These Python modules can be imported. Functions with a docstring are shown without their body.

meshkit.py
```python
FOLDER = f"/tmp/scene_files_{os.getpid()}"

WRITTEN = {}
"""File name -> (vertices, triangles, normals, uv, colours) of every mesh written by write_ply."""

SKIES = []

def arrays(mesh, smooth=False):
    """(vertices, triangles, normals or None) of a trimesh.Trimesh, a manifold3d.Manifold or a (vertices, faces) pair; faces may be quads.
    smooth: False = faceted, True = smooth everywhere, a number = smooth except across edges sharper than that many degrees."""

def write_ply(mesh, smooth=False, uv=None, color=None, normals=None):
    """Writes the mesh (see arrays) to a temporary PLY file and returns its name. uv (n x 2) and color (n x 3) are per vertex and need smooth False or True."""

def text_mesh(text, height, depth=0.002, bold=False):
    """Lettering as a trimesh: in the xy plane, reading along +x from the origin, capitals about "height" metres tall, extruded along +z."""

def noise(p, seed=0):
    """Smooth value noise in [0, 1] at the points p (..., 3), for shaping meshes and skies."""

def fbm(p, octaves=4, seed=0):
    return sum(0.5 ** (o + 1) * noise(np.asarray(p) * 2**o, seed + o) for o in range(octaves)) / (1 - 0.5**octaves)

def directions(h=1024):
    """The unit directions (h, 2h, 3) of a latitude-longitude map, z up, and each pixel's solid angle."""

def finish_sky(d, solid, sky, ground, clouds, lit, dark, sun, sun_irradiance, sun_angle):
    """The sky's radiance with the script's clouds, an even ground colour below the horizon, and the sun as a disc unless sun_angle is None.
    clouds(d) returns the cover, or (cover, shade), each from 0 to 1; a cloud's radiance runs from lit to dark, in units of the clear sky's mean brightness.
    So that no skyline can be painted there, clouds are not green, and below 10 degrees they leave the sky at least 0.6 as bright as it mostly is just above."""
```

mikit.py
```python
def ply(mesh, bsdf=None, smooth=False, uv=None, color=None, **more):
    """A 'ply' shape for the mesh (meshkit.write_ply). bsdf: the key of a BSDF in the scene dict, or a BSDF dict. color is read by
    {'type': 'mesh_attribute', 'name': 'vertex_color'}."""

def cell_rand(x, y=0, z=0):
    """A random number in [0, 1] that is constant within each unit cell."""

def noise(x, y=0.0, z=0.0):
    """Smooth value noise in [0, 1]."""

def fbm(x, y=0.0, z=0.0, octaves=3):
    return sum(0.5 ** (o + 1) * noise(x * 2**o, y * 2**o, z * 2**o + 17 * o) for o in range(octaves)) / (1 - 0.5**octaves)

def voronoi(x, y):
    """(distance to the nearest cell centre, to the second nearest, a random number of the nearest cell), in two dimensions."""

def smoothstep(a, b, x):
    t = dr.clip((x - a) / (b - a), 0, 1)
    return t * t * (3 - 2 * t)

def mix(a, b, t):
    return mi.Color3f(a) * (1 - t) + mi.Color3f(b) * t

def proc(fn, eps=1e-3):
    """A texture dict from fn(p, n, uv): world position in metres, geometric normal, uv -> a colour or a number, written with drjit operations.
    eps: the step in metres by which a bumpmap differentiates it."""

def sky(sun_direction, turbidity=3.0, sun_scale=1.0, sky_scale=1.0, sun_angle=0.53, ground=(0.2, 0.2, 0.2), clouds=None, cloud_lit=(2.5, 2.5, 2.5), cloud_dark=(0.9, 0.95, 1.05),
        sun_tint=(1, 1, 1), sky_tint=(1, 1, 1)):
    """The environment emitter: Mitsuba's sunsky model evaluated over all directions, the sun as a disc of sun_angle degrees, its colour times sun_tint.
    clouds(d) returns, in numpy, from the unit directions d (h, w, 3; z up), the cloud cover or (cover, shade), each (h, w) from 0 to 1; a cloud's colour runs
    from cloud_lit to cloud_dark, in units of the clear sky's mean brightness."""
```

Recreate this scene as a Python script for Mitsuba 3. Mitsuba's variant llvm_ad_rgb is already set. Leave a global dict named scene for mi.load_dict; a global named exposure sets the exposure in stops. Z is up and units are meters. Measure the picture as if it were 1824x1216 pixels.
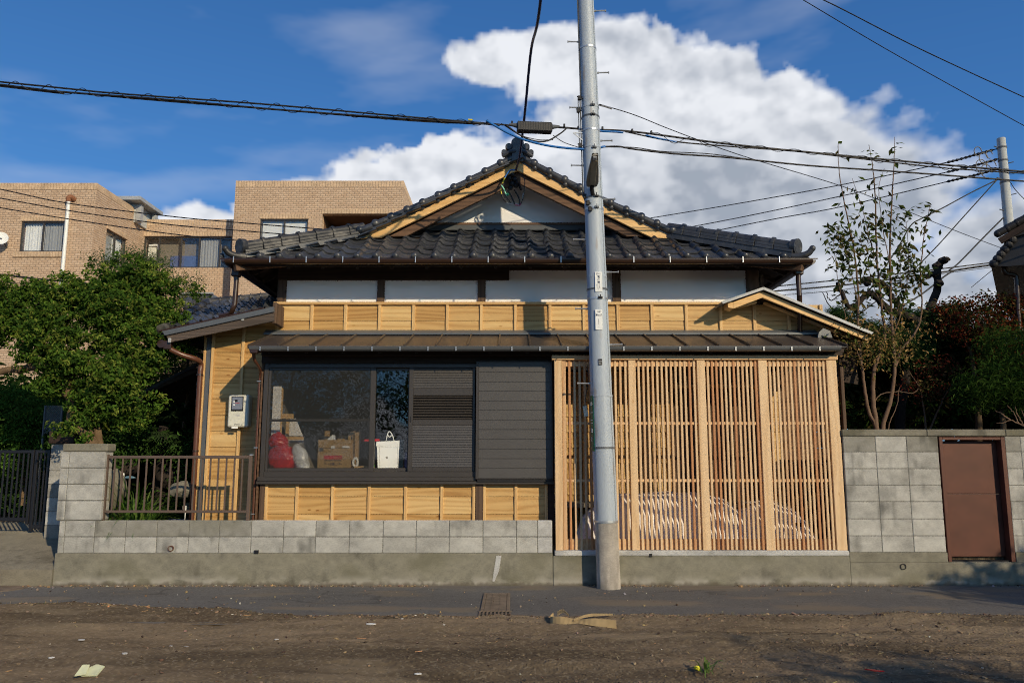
# A renovated Japanese timber house behind a block wall on a narrow lane, seen from an earth lot.
import math
import random
import numpy as np
import drjit as dr
import mitsuba as mi
import mikit
import meshkit
from mikit import noise, fbm, voronoi, cell_rand, smoothstep, mix

# ------------------------------------------------------------------ camera, sky, exposure
scene, labels = {}, {}
EYE, PITCH, FPX = 1.5, math.radians(8.5), 1400.0          # eye height, upward tilt, focal length in pixels of a 1824 wide frame
CP, SP = math.cos(PITCH), math.sin(PITCH)
scene['camera'] = {'type': 'perspective', 'fov_axis': 'x', 'fov': math.degrees(2 * math.atan(912 / FPX)), 'near_clip': 0.05, 'far_clip': 3000.0,
                   'to_world': mi.ScalarTransform4f().look_at(origin=[0, 0, EYE], target=[0, CP, EYE + SP], up=[0, 0, 1])}
SUN = (0.68, -1.0, 0.49)
exposure = 1.62


def cloud_cover(d):
    """Cumulus: one big bank to the north, scattered smaller ones elsewhere. Azimuth 0 = north (+y)."""
    az = np.degrees(np.arctan2(d[..., 0], d[..., 1]))
    el = np.degrees(np.arcsin(np.clip(d[..., 2], -1, 1)))
    q = np.stack([az * 0.16, el * 0.22, az * 0], -1)
    big = meshkit.fbm(q, 6, 3)
    fine = meshkit.fbm(q * 3.1 + 7.7, 5, 11)
    lobes = [(10, 21.5, 10.5, 6.8), (17, 19.5, 11, 7.0), (24, 17, 8.5, 6.8), (3.5, 27.8, 5.6, 2.7), (9, 27.5, 6, 3.3), (-3.5, 19.2, 6.5, 4.6), (-9, 17.8, 7.5, 4.6), (-14.5, 16.8, 6.5, 3.7), (-22, 15.5, 3.0, 1.8),
             (33, 13.5, 6, 3.2), (-1.2, 28.2, 4.2, 2.0), (20, 10, 22, 6), (-4, 9, 22, 8), (14.5, 25.5, 5, 3.2)]
    f = np.full(az.shape, -9.0)
    for a, e, ra, re in lobes:
        f = np.maximum(f, 1 - np.sqrt(((az - a) / ra) ** 2 + ((el - e) / re) ** 2))
    edge = f + 0.85 * (fine - 0.5) + 0.35 * (big - 0.5)
    soft = 0.07 + 0.36 * np.clip(meshkit.fbm(q * 0.9 + 31, 3, 71) - 0.35, 0, 1) + 0.30 * np.clip((az - 20) / 12, 0, 1)
    cover = np.clip((edge - 0.04) / soft, 0, 1) ** 0.85
    # the rest of the sky: fair-weather cumulus of the same kind
    t = np.stack([np.sin(np.radians(az)) * 9, np.cos(np.radians(az)) * 9, el * 0.16], -1)
    rest = meshkit.fbm(t, 5, 23)
    away = np.clip((np.abs(az) - 42) / 14, 0, 1)
    cum = np.clip((rest - 0.56) / 0.07, 0, 1) * np.clip((44 - el) / 14, 0, 1) * away
    # thin wisps
    w = np.stack([az * 0.07 + el * 0.06, el * 0.32 - az * 0.05, az * 0], -1)
    wisp = np.clip((meshkit.fbm(w, 6, 41) - 0.52) / 0.3, 0, 1) * 0.20
    cover = np.maximum(np.maximum(cover, cum), wisp)
    lumps = meshkit.fbm(np.stack([az * 0.20 + 3, el * 0.34, az * 0], -1), 5, 57)
    deep = np.clip(f * 2.4 - 0.25, 0, 1) * np.clip((27.5 - el) / 9.0, 0, 1) * np.clip((az - 1.0) / 8.0, 0, 1)
    shade = np.clip(0.05 + 0.75 * np.clip(lumps - 0.40, 0, 1) * np.clip(f * 3.0, 0, 1) + deep * (0.45 + 1.5 * np.clip(lumps - 0.30, 0, 1)) + 0.5 * np.clip(lumps - 0.5, 0, 1), 0, 1)
    qs = np.stack([az * 0.34 + 3, el * 0.46, az * 0], -1)
    relief = meshkit.fbm(qs + [0.22, 0.30, 0], 5, 91) - meshkit.fbm(qs, 5, 91)      # billows: the sides away from the sun are greyer
    shade = np.clip(0.80 * shade + 1.5 * np.clip(relief, -0.12, 0.3) * np.clip(f * 4 + 0.3, 0, 1) + 0.06, 0, 0.92)
    shade = np.where(cum > cover * 0.99, np.clip(lumps * 0.9, 0, 1), shade)
    return cover, shade


scene['sky'] = mikit.sky(SUN, turbidity=3.0, clouds=cloud_cover, cloud_lit=(3.75, 3.85, 4.05), cloud_dark=(1.35, 1.56, 1.92), sky_tint=(0.44, 0.91, 1.52), sun_tint=(0.93, 1.02, 1.15), ground=(0.12, 0.10, 0.08))

# ------------------------------------------------------------------ helpers
rng = np.random.default_rng(20)
T = mi.ScalarTransform4f
_count = {}


def at(u, v, y):
    """The point at depth y that stands on the sight line through a spot measured in the photograph (1824 x 1216)."""
    t = (608 - v) / FPX
    s = y / (CP - SP * t)
    return np.array([s * (u - 912) / FPX, y, EYE + s * (SP + CP * t)])


def X(u, v, y):
    return at(u, v, y)[0]


def Z(v, y):
    return at(912, v, y)[2]


def numbered(key):
    n = _count.get(key, -1) + 1
    _count[key] = n
    return key if n == 0 else f'{key}_{n:03d}'


def tag(key, label=None, cat=None, group=None, kind=None):
    d = {k: x for k, x in (('label', label), ('category', cat), ('group', group), ('kind', kind)) if x}
    if d:
        labels[key] = {**labels.get(key, {}), **d}
    return key


def thing(name, label, cat, group=None):
    return tag(numbered(name), label, cat, group)


def obj(name, mesh, bsdf, parent=None, smooth=False, color=None, label=None, cat=None, group=None, kind=None, place=None):
    """One entry of the scene. mesh: an MB, (vertices, faces), or a finished shape dict."""
    key = numbered((parent + '__' if parent else '') + name)
    if isinstance(mesh, dict):
        d = dict(mesh)
    else:
        if isinstance(mesh, MB):
            mesh = mesh.get()
        d = mikit.ply(mesh, bsdf, smooth=smooth, color=color)
    if place is not None:
        d['to_world'] = place
    scene[key] = d
    return tag(key, label, cat, group, kind)


def _chamfer_template():
    import trimesh
    v = []
    for sx in (-1, 1):
        for sy in (-1, 1):
            for sz in (-1, 1):
                for k in range(3):
                    v.append([sx, sy, sz, k])
    v = np.array(v, float)
    p = v[:, :3].copy()
    for k in range(3):
        m = v[:, 3] == k
        for j in range(3):
            if j != k:
                p[m, j] *= 0.7
    h = trimesh.convex.convex_hull(p)
    from scipy.spatial import cKDTree
    idx = cKDTree(p).query(h.vertices)[1]
    return v, idx[h.faces]


CH_V, CH_F = _chamfer_template()
BOXF = np.array([[0, 1, 3], [0, 3, 2], [4, 6, 7], [4, 7, 5], [0, 4, 5], [0, 5, 1], [2, 3, 7], [2, 7, 6], [0, 2, 6], [0, 6, 4], [1, 5, 7], [1, 7, 3]])
BOXV = np.array([[x, y, z] for x in (-1, 1) for y in (-1, 1) for z in (-1, 1)], float)


class MB:
    """Collects shapes into one mesh."""

    def __init__(self):
        self.v, self.f, self.n = [], [], 0

    def add(self, v, f):
        v, f = np.asarray(v, float), np.asarray(f, int)
        if f.shape[1] == 4:
            f = np.vstack([f[:, [0, 1, 2]], f[:, [0, 2, 3]]])
        self.v.append(v)
        self.f.append(f + self.n)
        self.n += len(v)
        return self

    def get(self):
        return np.vstack(self.v), np.vstack(self.f)

    def obox(self, c, half, R=None, bev=0.0):
        half = np.asarray(half, float)
        if bev > 0:
            b = min(bev, half.min() * 0.6)
            v = CH_V[:, :3] * half
            for k in range(3):
                m = CH_V[:, 3] == k
                for j in range(3):
                    if j != k:
                        v[m, j] -= CH_V[m, j] * b
            f = CH_F
        else:
            v, f = BOXV * half, BOXF
        if R is not None:
            v = v @ np.asarray(R).T
        return self.add(v + np.asarray(c, float), f)

    def box(self, x0, x1, y0, y1, z0, z1, bev=0.0):
        return self.obox([(x0 + x1) / 2, (y0 + y1) / 2, (z0 + z1) / 2], [abs(x1 - x0) / 2, abs(y1 - y0) / 2, abs(z1 - z0) / 2], None, bev)

    def beam(self, p0, p1, w, h, up=(0, 0, 1), bev=0.0):
        """A bar of width w (sideways) and height h (along up) from p0 to p1."""
        p0, p1 = np.asarray(p0, float), np.asarray(p1, float)
        a = p1 - p0
        n = np.linalg.norm(a)
        a = a / n
        s = np.cross(a, up)
        s /= np.linalg.norm(s)
        return self.obox((p0 + p1) / 2, [n / 2, w / 2, h / 2], np.stack([a, s, np.cross(s, a)], 1), bev)

    def prism(self, poly, axis, a0, a1):
        """A convex polygon extruded along an axis: axis 'y' takes (x, z), 'x' takes (y, z), 'z' takes (x, y)."""
        p = np.asarray(poly, float)
        n = len(p)
        area = 0.5 * np.sum(p[:, 0] * np.roll(p[:, 1], -1) - p[:, 1] * np.roll(p[:, 0], -1))
        if (area < 0) != (axis == 'y'):
            p = p[::-1]
        def lift(a):
            c = np.full(n, a)
            return {'x': np.stack([c, p[:, 0], p[:, 1]], 1), 'y': np.stack([p[:, 0], c, p[:, 1]], 1), 'z': np.stack([p[:, 0], p[:, 1], c], 1)}[axis]
        a0, a1 = min(a0, a1), max(a0, a1)
        v = np.vstack([lift(a0), lift(a1)])
        f = [[0, i + 1, i] for i in range(1, n - 1)] + [[n, n + i, n + i + 1] for i in range(1, n - 1)]
        for i in range(n):
            j = (i + 1) % n
            f += [[i, j, n + j], [i, n + j, n + i]]
        return self.add(v, f)

    def tube(self, pts, r, sides=8, caps=True, taper=None):
        p = np.asarray(pts, float)
        n = len(p)
        r = np.broadcast_to(np.asarray(r, float), (n,)) if taper is None else np.linspace(r, taper, n)
        t = np.gradient(p, axis=0)
        t /= np.linalg.norm(t, axis=1, keepdims=True) + 1e-12
        a = np.zeros_like(t)
        ref = np.array([0, 0, 1.0]) if abs(t[0, 2]) < 0.9 else np.array([1.0, 0, 0])
        a0 = np.cross(t[0], ref)
        a[0] = a0 / np.linalg.norm(a0)
        for i in range(1, n):
            q = a[i - 1] - t[i] * (a[i - 1] @ t[i])
            a[i] = q / (np.linalg.norm(q) + 1e-12)
        b = np.cross(t, a)
        ang = np.arange(sides) * 2 * np.pi / sides
        v = p[:, None] + r[:, None, None] * (np.cos(ang)[None, :, None] * a[:, None] + np.sin(ang)[None, :, None] * b[:, None])
        i, j = np.meshgrid(np.arange(n - 1), np.arange(sides), indexing='ij')
        q = np.stack([i * sides + j, i * sides + (j + 1) % sides, (i + 1) * sides + (j + 1) % sides, (i + 1) * sides + j], -1).reshape(-1, 4)
        f = np.vstack([q[:, [0, 1, 2]], q[:, [0, 2, 3]]])
        v = v.reshape(-1, 3)
        if caps:
            k = np.arange(sides)
            v = np.vstack([v, p[0], p[-1]])
            f = np.vstack([f, np.stack([np.full(sides, n * sides), (k + 1) % sides, k], 1), np.stack([np.full(sides, n * sides + 1), (n - 1) * sides + k, (n - 1) * sides + (k + 1) % sides], 1)])
        return self.add(v, f)

    def lathe(self, prof, c, axis='z', sides=20):
        """prof: (radius, height) pairs round an axis through c."""
        p = np.asarray(prof, float)
        ang = np.arange(sides) * 2 * np.pi / sides
        r, h = p[:, 0][:, None], p[:, 1][:, None]
        x, y, z = r * np.cos(ang), r * np.sin(ang), h + 0 * ang
        v = {'z': np.stack([x, y, z], -1), 'y': np.stack([x, -z, y], -1) * [1, -1, 1], 'x': np.stack([z, x, y], -1)}[axis].reshape(-1, 3)
        n = len(p)
        i, j = np.meshgrid(np.arange(n - 1), np.arange(sides), indexing='ij')
        q = np.stack([i * sides + j, i * sides + (j + 1) % sides, (i + 1) * sides + (j + 1) % sides, (i + 1) * sides + j], -1).reshape(-1, 4)
        if axis == 'y':
            q = q[:, ::-1]
        return self.add(v + np.asarray(c, float), q)

    def ball(self, c, r, n=8, squash=(1, 1, 1)):
        th = np.linspace(0, np.pi, n + 1)
        m = MB().lathe(np.stack([np.maximum(np.sin(th), 1e-4), -np.cos(th)], 1), (0, 0, 0), 'z', 2 * n)
        v, f = m.get()
        return self.add(v * np.asarray(squash) * r + np.asarray(c, float), f)


def spline(pts, n=24):
    """A smooth curve through the points (Catmull-Rom)."""
    p = np.asarray(pts, float)
    if len(p) == 2:
        return np.linspace(p[0], p[1], n)
    q = np.vstack([2 * p[0] - p[1], p, 2 * p[-1] - p[-2]])
    out = []
    m = len(p) - 1
    k = max(2, n // m)
    for i in range(m):
        a, b, c, d = q[i:i + 4]
        t = np.linspace(0, 1, k, endpoint=False)[:, None]
        out.append(0.5 * (2 * b + (c - a) * t + (2 * a - 5 * b + 4 * c - d) * t ** 2 + (3 * b - a - 3 * c + d) * t ** 3))
    return np.vstack(out + [p[-1:]])


def jitter_color(c, n, amount=0.2, hue=0.06):
    c = np.asarray(c, float)
    return np.clip(c * (1 + amount * rng.normal(0, 1, (n, 1))) * (1 + hue * rng.normal(0, 1, (n, 3))), 0.002, 0.95)


def leaf_cloud(clumps, twigs, per, size, palette, spread=0.09, up=0.35, shell=(0.45, 1.05), fold=0.35, aspect=0.45, droop=0.2, seed=0, rough=0.6):
    """Leaves on twig ends spread through ellipsoid clumps [(centre, radii, weight)]. Returns (vertices, faces, colours)."""
    g = np.random.default_rng(seed)
    w = np.array([c[2] for c in clumps], float)
    k = g.choice(len(clumps), twigs, p=w / w.sum())
    cen = np.array([c[0] for c in clumps], float)[k]
    rad = np.array([np.broadcast_to(c[1], 3) for c in clumps], float)[k]
    d = g.normal(0, 1, (twigs, 3))
    d /= np.linalg.norm(d, axis=1, keepdims=True)
    rr = shell[0] + (shell[1] - shell[0]) * g.random((twigs, 1)) ** 0.6
    rr *= 0.80 + 0.40 * meshkit.noise(d * 2.3 + k[:, None] * 3.7, seed)[:, None]
    tw = cen + d * rad * rr
    tone = np.clip(g.normal(1, 0.16, twigs), 0.55, 1.5)
    pal = np.asarray(palette, float)
    pk = g.integers(0, len(pal), twigs)
    n = twigs * per
    i = np.repeat(np.arange(twigs), per)
    pos = tw[i] + g.normal(0, spread, (n, 3)) * [1, 1, 0.7]
    out = d[i] + [0, 0, up] + g.normal(0, rough, (n, 3))
    nor = out / np.linalg.norm(out, axis=1, keepdims=True)
    ax = np.cross(nor, g.normal(0, 1, (n, 3)))
    ax += [0, 0, -droop]
    ax -= nor * np.sum(ax * nor, 1, keepdims=True)
    ax /= np.linalg.norm(ax, axis=1, keepdims=True)
    sd = np.cross(nor, ax)
    L = size * g.uniform(0.65, 1.25, (n, 1))
    W = L * aspect
    b, t = pos - ax * L / 2, pos + ax * L / 2 - nor * L * 0.12
    l, r = pos - sd * W / 2 + nor * W * fold, pos + sd * W / 2 + nor * W * fold
    v = np.stack([b, l, t, r], 1).reshape(-1, 3)
    q = np.arange(n)[:, None] * 4
    f = np.vstack([q + [0, 2, 1], q + [0, 3, 2]])
    mixk = np.where(g.random(n) < 0.7, pk[i], g.integers(0, len(pal), n))
    c = pal[mixk] * tone[i][:, None] * np.clip(g.normal(1, 0.18, (n, 1)), 0.5, 1.6)
    return v, f, np.repeat(np.clip(c, 0.003, 0.8), 4, 0)


# ------------------------------------------------------------------ materials
def mat(name, d, two=True):
    scene[name] = {'type': 'twosided', 'bsdf': d} if two else d
    return name


def rgb(*c):
    return {'type': 'rgb', 'value': list(c)}


def principled(base, rough=0.6, spec=0.5, metal=0.0, **more):
    return {'type': 'principled', 'base_color': base if isinstance(base, dict) else rgb(*base), 'roughness': rough, 'specular': spec, 'metallic': metal, **more}


def plain(name, c, rough=0.6, spec=0.4, metal=0.0, amount=0.18, scale=6.0, bump=0.0, **more):
    """A paint or plastic with slight mottling and grime of its own."""
    def fn(p, n, uv, c=c, a=amount, s=scale):
        k = fbm(p.x * s, p.y * s, p.z * s)
        return mi.Color3f(*c) * (1 + a * 2 * (k - 0.5))
    return mat(name, principled(mikit.proc(fn), rough, spec, metal, **more))


def wood(name, light, dark, axis, seed, rough=0.55, rings=85.0, knots=True):
    """Sawn softwood: grain along one axis, curved growth rings, fine streaks, a few knots."""
    def fn(p, n, uv):
        a, b, c = {'x': (p.x, p.z, p.y), 'z': (p.z, p.x, p.y), 'y': (p.y, p.x, p.z)}[axis]
        w = fbm(a * 0.55 + seed, b * 4.5 + seed, c * 4.5)
        ring = dr.sin(b * rings + w * 26 + c * 30) * 0.5 + 0.5
        streak = noise(a * 3.0, b * 190 + seed, c * 190)
        broad = noise(a * 0.6 + seed * 2.0, b * 7, c * 7 + seed)
        t = 0.50 * ring * ring + 0.24 * streak + 0.42 * broad - 0.1
        if knots:
            k1, k2, r = voronoi(a * 1.6 + seed, b * 4.0 + seed)
            t = t + 1.1 * smoothstep(0.055, 0.015, k1) * smoothstep(0.45, 0.55, r)
        return mix(light, dark, dr.clip(t, 0, 1.25))
    return mat(name, principled(mikit.proc(fn), rough, 0.3))


CEDAR_H = [wood('cedar_board_a', (0.56, 0.37, 0.155), (0.37, 0.195, 0.060), 'x', 1.3), wood('cedar_board_b', (0.50, 0.31, 0.115), (0.31, 0.155, 0.044), 'x', 7.9), wood('cedar_board_c', (0.63, 0.445, 0.205), (0.45, 0.26, 0.09), 'x', 13.1, rings=60)]
CEDAR_V = wood('cedar_batten', (0.66, 0.45, 0.21), (0.46, 0.26, 0.10), 'z', 3.1, rings=150, knots=False)
CEDAR_X = wood('cedar_rail', (0.66, 0.45, 0.21), (0.46, 0.26, 0.10), 'x', 5.1, rings=150, knots=False)
HINOKI = [wood('lattice_wood_a', (0.675, 0.485, 0.295), (0.53, 0.34, 0.18), 'z', 2.2, rings=120, knots=False), wood('lattice_wood_b', (0.615, 0.405, 0.225), (0.45, 0.255, 0.125), 'z', 9.4, rings=120, knots=False),
          wood('lattice_wood_c', (0.50, 0.255, 0.115), (0.35, 0.15, 0.062), 'z', 4.6, rings=140, knots=False)]
HINOKI_P = wood('lattice_post_wood', (0.685, 0.495, 0.30), (0.55, 0.36, 0.19), 'z', 6.2, rings=70)
HINOKI_X = wood('lattice_rail_wood', (0.66, 0.44, 0.24), (0.50, 0.29, 0.14), 'x', 8.3, rings=110, knots=False)
BARGE = wood('new_bargeboard_wood', (0.72, 0.47, 0.21), (0.58, 0.34, 0.13), 'x', 15.3, rings=55, knots=False)
OLDWOOD = wood('weathered_wood', (0.150, 0.085, 0.050), (0.060, 0.034, 0.021), 'x', 4.4, rough=0.75)
GREYWOOD = wood('grey_weathered_wood', (0.105, 0.080, 0.066), (0.048, 0.038, 0.033), 'x', 10.4, rough=0.8)
OLDPOST = wood('old_post_wood', (0.115, 0.072, 0.048), (0.045, 0.028, 0.020), 'z', 5.5, rough=0.75)
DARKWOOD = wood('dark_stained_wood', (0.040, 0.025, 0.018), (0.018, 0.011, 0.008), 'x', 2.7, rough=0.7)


def _plaster(p, n, uv):
    return mi.Color3f(0.80, 0.80, 0.81) * (0.95 + 0.07 * fbm(p.x * 3, p.y * 3, p.z * 3))


PLASTER = mat('white_plaster', principled(mikit.proc(_plaster), 0.85, 0.2))


def _tile(p, n, uv):
    k = fbm(p.x * 5, p.y * 5, p.z * 5)
    r = cell_rand(p.x * 4.0 + 0.37, p.y * 4.3, 0)
    d = noise(p.x * 45, p.y * 45, p.z * 45)
    c = mix((0.016, 0.018, 0.022), (0.054, 0.057, 0.066), dr.clip(0.5 * k + 0.40 * r + 0.2 * d, 0, 1))
    dust = smoothstep(0.60, 0.78, fbm(p.x * 17 + 3, p.y * 17, p.z * 17))
    return mix(c, (0.12, 0.115, 0.10), 0.45 * dust)


def _tile_rough(p, n, uv):
    return 0.26 + 0.22 * noise(p.x * 9, p.y * 9, p.z * 9)


TILE = mat('smoked_clay_tile', {'type': 'principled', 'base_color': mikit.proc(_tile), 'roughness': mikit.proc(_tile_rough), 'specular': 0.62, 'metallic': 0.0})


def _old_tile(p, n, uv):
    k = fbm(p.x * 8, p.y * 8, p.z * 8)
    return mix((0.022, 0.023, 0.026), (0.105, 0.10, 0.092), smoothstep(0.45, 0.78, k))


OLDTILE = mat('weathered_clay_tile', principled(mikit.proc(_old_tile), 0.5, 0.5))
ROOFMETAL = plain('brown_roof_metal', (0.046, 0.036, 0.031), 0.38, 0.6, 0.0, 0.12, 3.0)
GREYMETAL = plain('dark_grey_flashing', (0.085, 0.092, 0.10), 0.38, 0.6, 0.0, 0.12, 4.0)
PALEMETAL = plain('pale_flashing', (0.33, 0.34, 0.35), 0.4, 0.6, 0.0, 0.15, 6.0)
GUTTER = plain('brown_gutter_paint', (0.036, 0.018, 0.011), 0.3, 0.55, 0.0, 0.2, 8.0)
PIPE = plain('brown_pipe_plastic', (0.105, 0.042, 0.024), 0.32, 0.5, 0.0, 0.15, 8.0)
STEEL = plain('galvanised_steel', (0.52, 0.53, 0.53), 0.38, 0.5, 0.75, 0.2, 20.0)
ALU = plain('bronze_aluminium', (0.045, 0.040, 0.037), 0.36, 0.5, 0.0, 0.10, 5.0)
ALU2 = plain('bronze_shutter_sheet', (0.060, 0.056, 0.054), 0.42, 0.5, 0.0, 0.10, 5.0)
RAIL = plain('brown_railing_paint', (0.105, 0.074, 0.058), 0.4, 0.5, 0.0, 0.15, 9.0)
GATE = plain('black_gate_paint', (0.012, 0.012, 0.015), 0.35, 0.5, 0.0, 0.2, 9.0)
BLACK = plain('black_rubber', (0.010, 0.010, 0.012), 0.5, 0.4, 0.0, 0.2, 20.0)
BLUEC = plain('blue_cable_jacket', (0.012, 0.13, 0.42), 0.35, 0.5, 0.0, 0.15, 20.0)
NAVYC = plain('navy_cable_jacket', (0.010, 0.014, 0.055), 0.4, 0.5, 0.0, 0.15, 20.0)
YELLOW = plain('yellow_plastic', (0.62, 0.50, 0.03), 0.4)
GREEN = plain('green_plastic', (0.02, 0.22, 0.11), 0.4)
WHITEP = plain('white_plastic', (0.72, 0.73, 0.71), 0.42, 0.5, 0.0, 0.05, 9.0)
IVORY = plain('ivory_plastic', (0.60, 0.60, 0.52), 0.42, 0.5, 0.0, 0.06, 9.0)
REDP = plain('red_plastic', (0.50, 0.010, 0.012), 0.35, 0.5)
SILVERCLOTH = plain('pale_silver_cloth', (0.74, 0.71, 0.73), 0.5, 0.4, 0.0, 0.10, 5.0)
CARD = plain('corrugated_cardboard', (0.36, 0.235, 0.105), 0.85, 0.15, 0.0, 0.14, 8.0)
PAPER = plain('white_paper', (0.76, 0.78, 0.76), 0.75, 0.2, 0.0, 0.06, 9.0)
REDBAG = plain('red_bag_fabric', (0.42, 0.008, 0.014), 0.34, 0.5, 0.0, 0.2, 9.0)
GREYBAG = plain('grey_plastic_bag', (0.50, 0.50, 0.49), 0.35, 0.5, 0.0, 0.15, 9.0)
INK = plain('dark_print_ink', (0.015, 0.020, 0.06), 0.7, 0.2)
REDINK = plain('red_print_ink', (0.40, 0.012, 0.018), 0.7, 0.2)
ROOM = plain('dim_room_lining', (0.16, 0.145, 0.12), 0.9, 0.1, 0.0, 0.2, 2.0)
BROWNDOOR = plain('red_brown_door_paint', (0.092, 0.030, 0.018), 0.55, 0.35, 0.0, 0.28, 5.0)
CURTAIN = plain('pale_curtain', (0.60, 0.62, 0.62), 0.9, 0.1, 0.0, 0.06, 5.0)
GREYCUR = plain('grey_curtain', (0.27, 0.28, 0.28), 0.9, 0.1, 0.0, 0.06, 5.0)
POLE2 = plain('far_pole_concrete', (0.42, 0.44, 0.44), 0.8, 0.2, 0.0, 0.12, 3.0)
LAMPM = plain('grey_lamp_housing', (0.21, 0.195, 0.165), 0.5, 0.4, 0.0, 0.2, 9.0)
SCREEN = mat('fly_screen_mesh', {'type': 'mask', 'opacity': 0.42, 'bsdf': {'type': 'twosided', 'bsdf': principled((0.035, 0.037, 0.038), 0.8, 0.2)}}, two=False)
GLASS = mat('window_glass', {'type': 'thindielectric', 'int_ior': 1.52}, two=False)


def concrete(name, base, seed, rough=0.9, stain=0.5, vertical=True, moss=0.0, foot=False):
    def fn(p, n, uv):
        k = fbm(p.x * 2.1 + seed, p.y * 2.1, p.z * 2.1, 4)
        g = noise(p.x * 80, p.y * 80, p.z * 80)
        f = fbm(p.x * 14 + seed, p.y * 14, p.z * 14)
        s = 0.6 * fbm(p.x * 3.3 + seed, p.y * 3.3, p.z * (2.2 if vertical else 4), 4) + 0.4 * fbm(p.x * 13 + seed, p.y * 13, p.z * (1.1 if vertical else 9))
        t = 0.62 + 0.75 * (k - 0.32) + 0.34 * (f - 0.5) + 0.18 * (g - 0.5)
        t = t * (1 - stain * smoothstep(0.52, 0.74, s))
        c = mi.Color3f(*base) * dr.clip(t, 0.15, 1.3)
        if moss:
            c = mix(c, (0.075, 0.072, 0.040), moss * smoothstep(0.46, 0.70, k))
        if foot:      # efflorescence and grit along the foot of the wall
            e = smoothstep(0.16, 0.03, p.z) * smoothstep(0.38, 0.62, fbm(p.x * 5 + seed, p.z * 9, 1.0, 4))
            c = mix(c, (0.40, 0.38, 0.34), 0.6 * e)
            c = mix(c, (0.10, 0.085, 0.065), 0.8 * smoothstep(0.05, 0.0, p.z - 0.03 * noise(p.x * 30, 0.0, 0.0)))
        return c
    def hf(p, n, uv):
        return noise(p.x * 120, p.y * 120, p.z * 120) * 0.5 + fbm(p.x * 25, p.y * 25, p.z * 25)
    return mat(name, {'type': 'bumpmap', 'arbitrary': mikit.proc(hf, 0.004), 'scale': 0.0035, 'bsdf': principled(mikit.proc(fn), rough, 0.2)})


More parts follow.
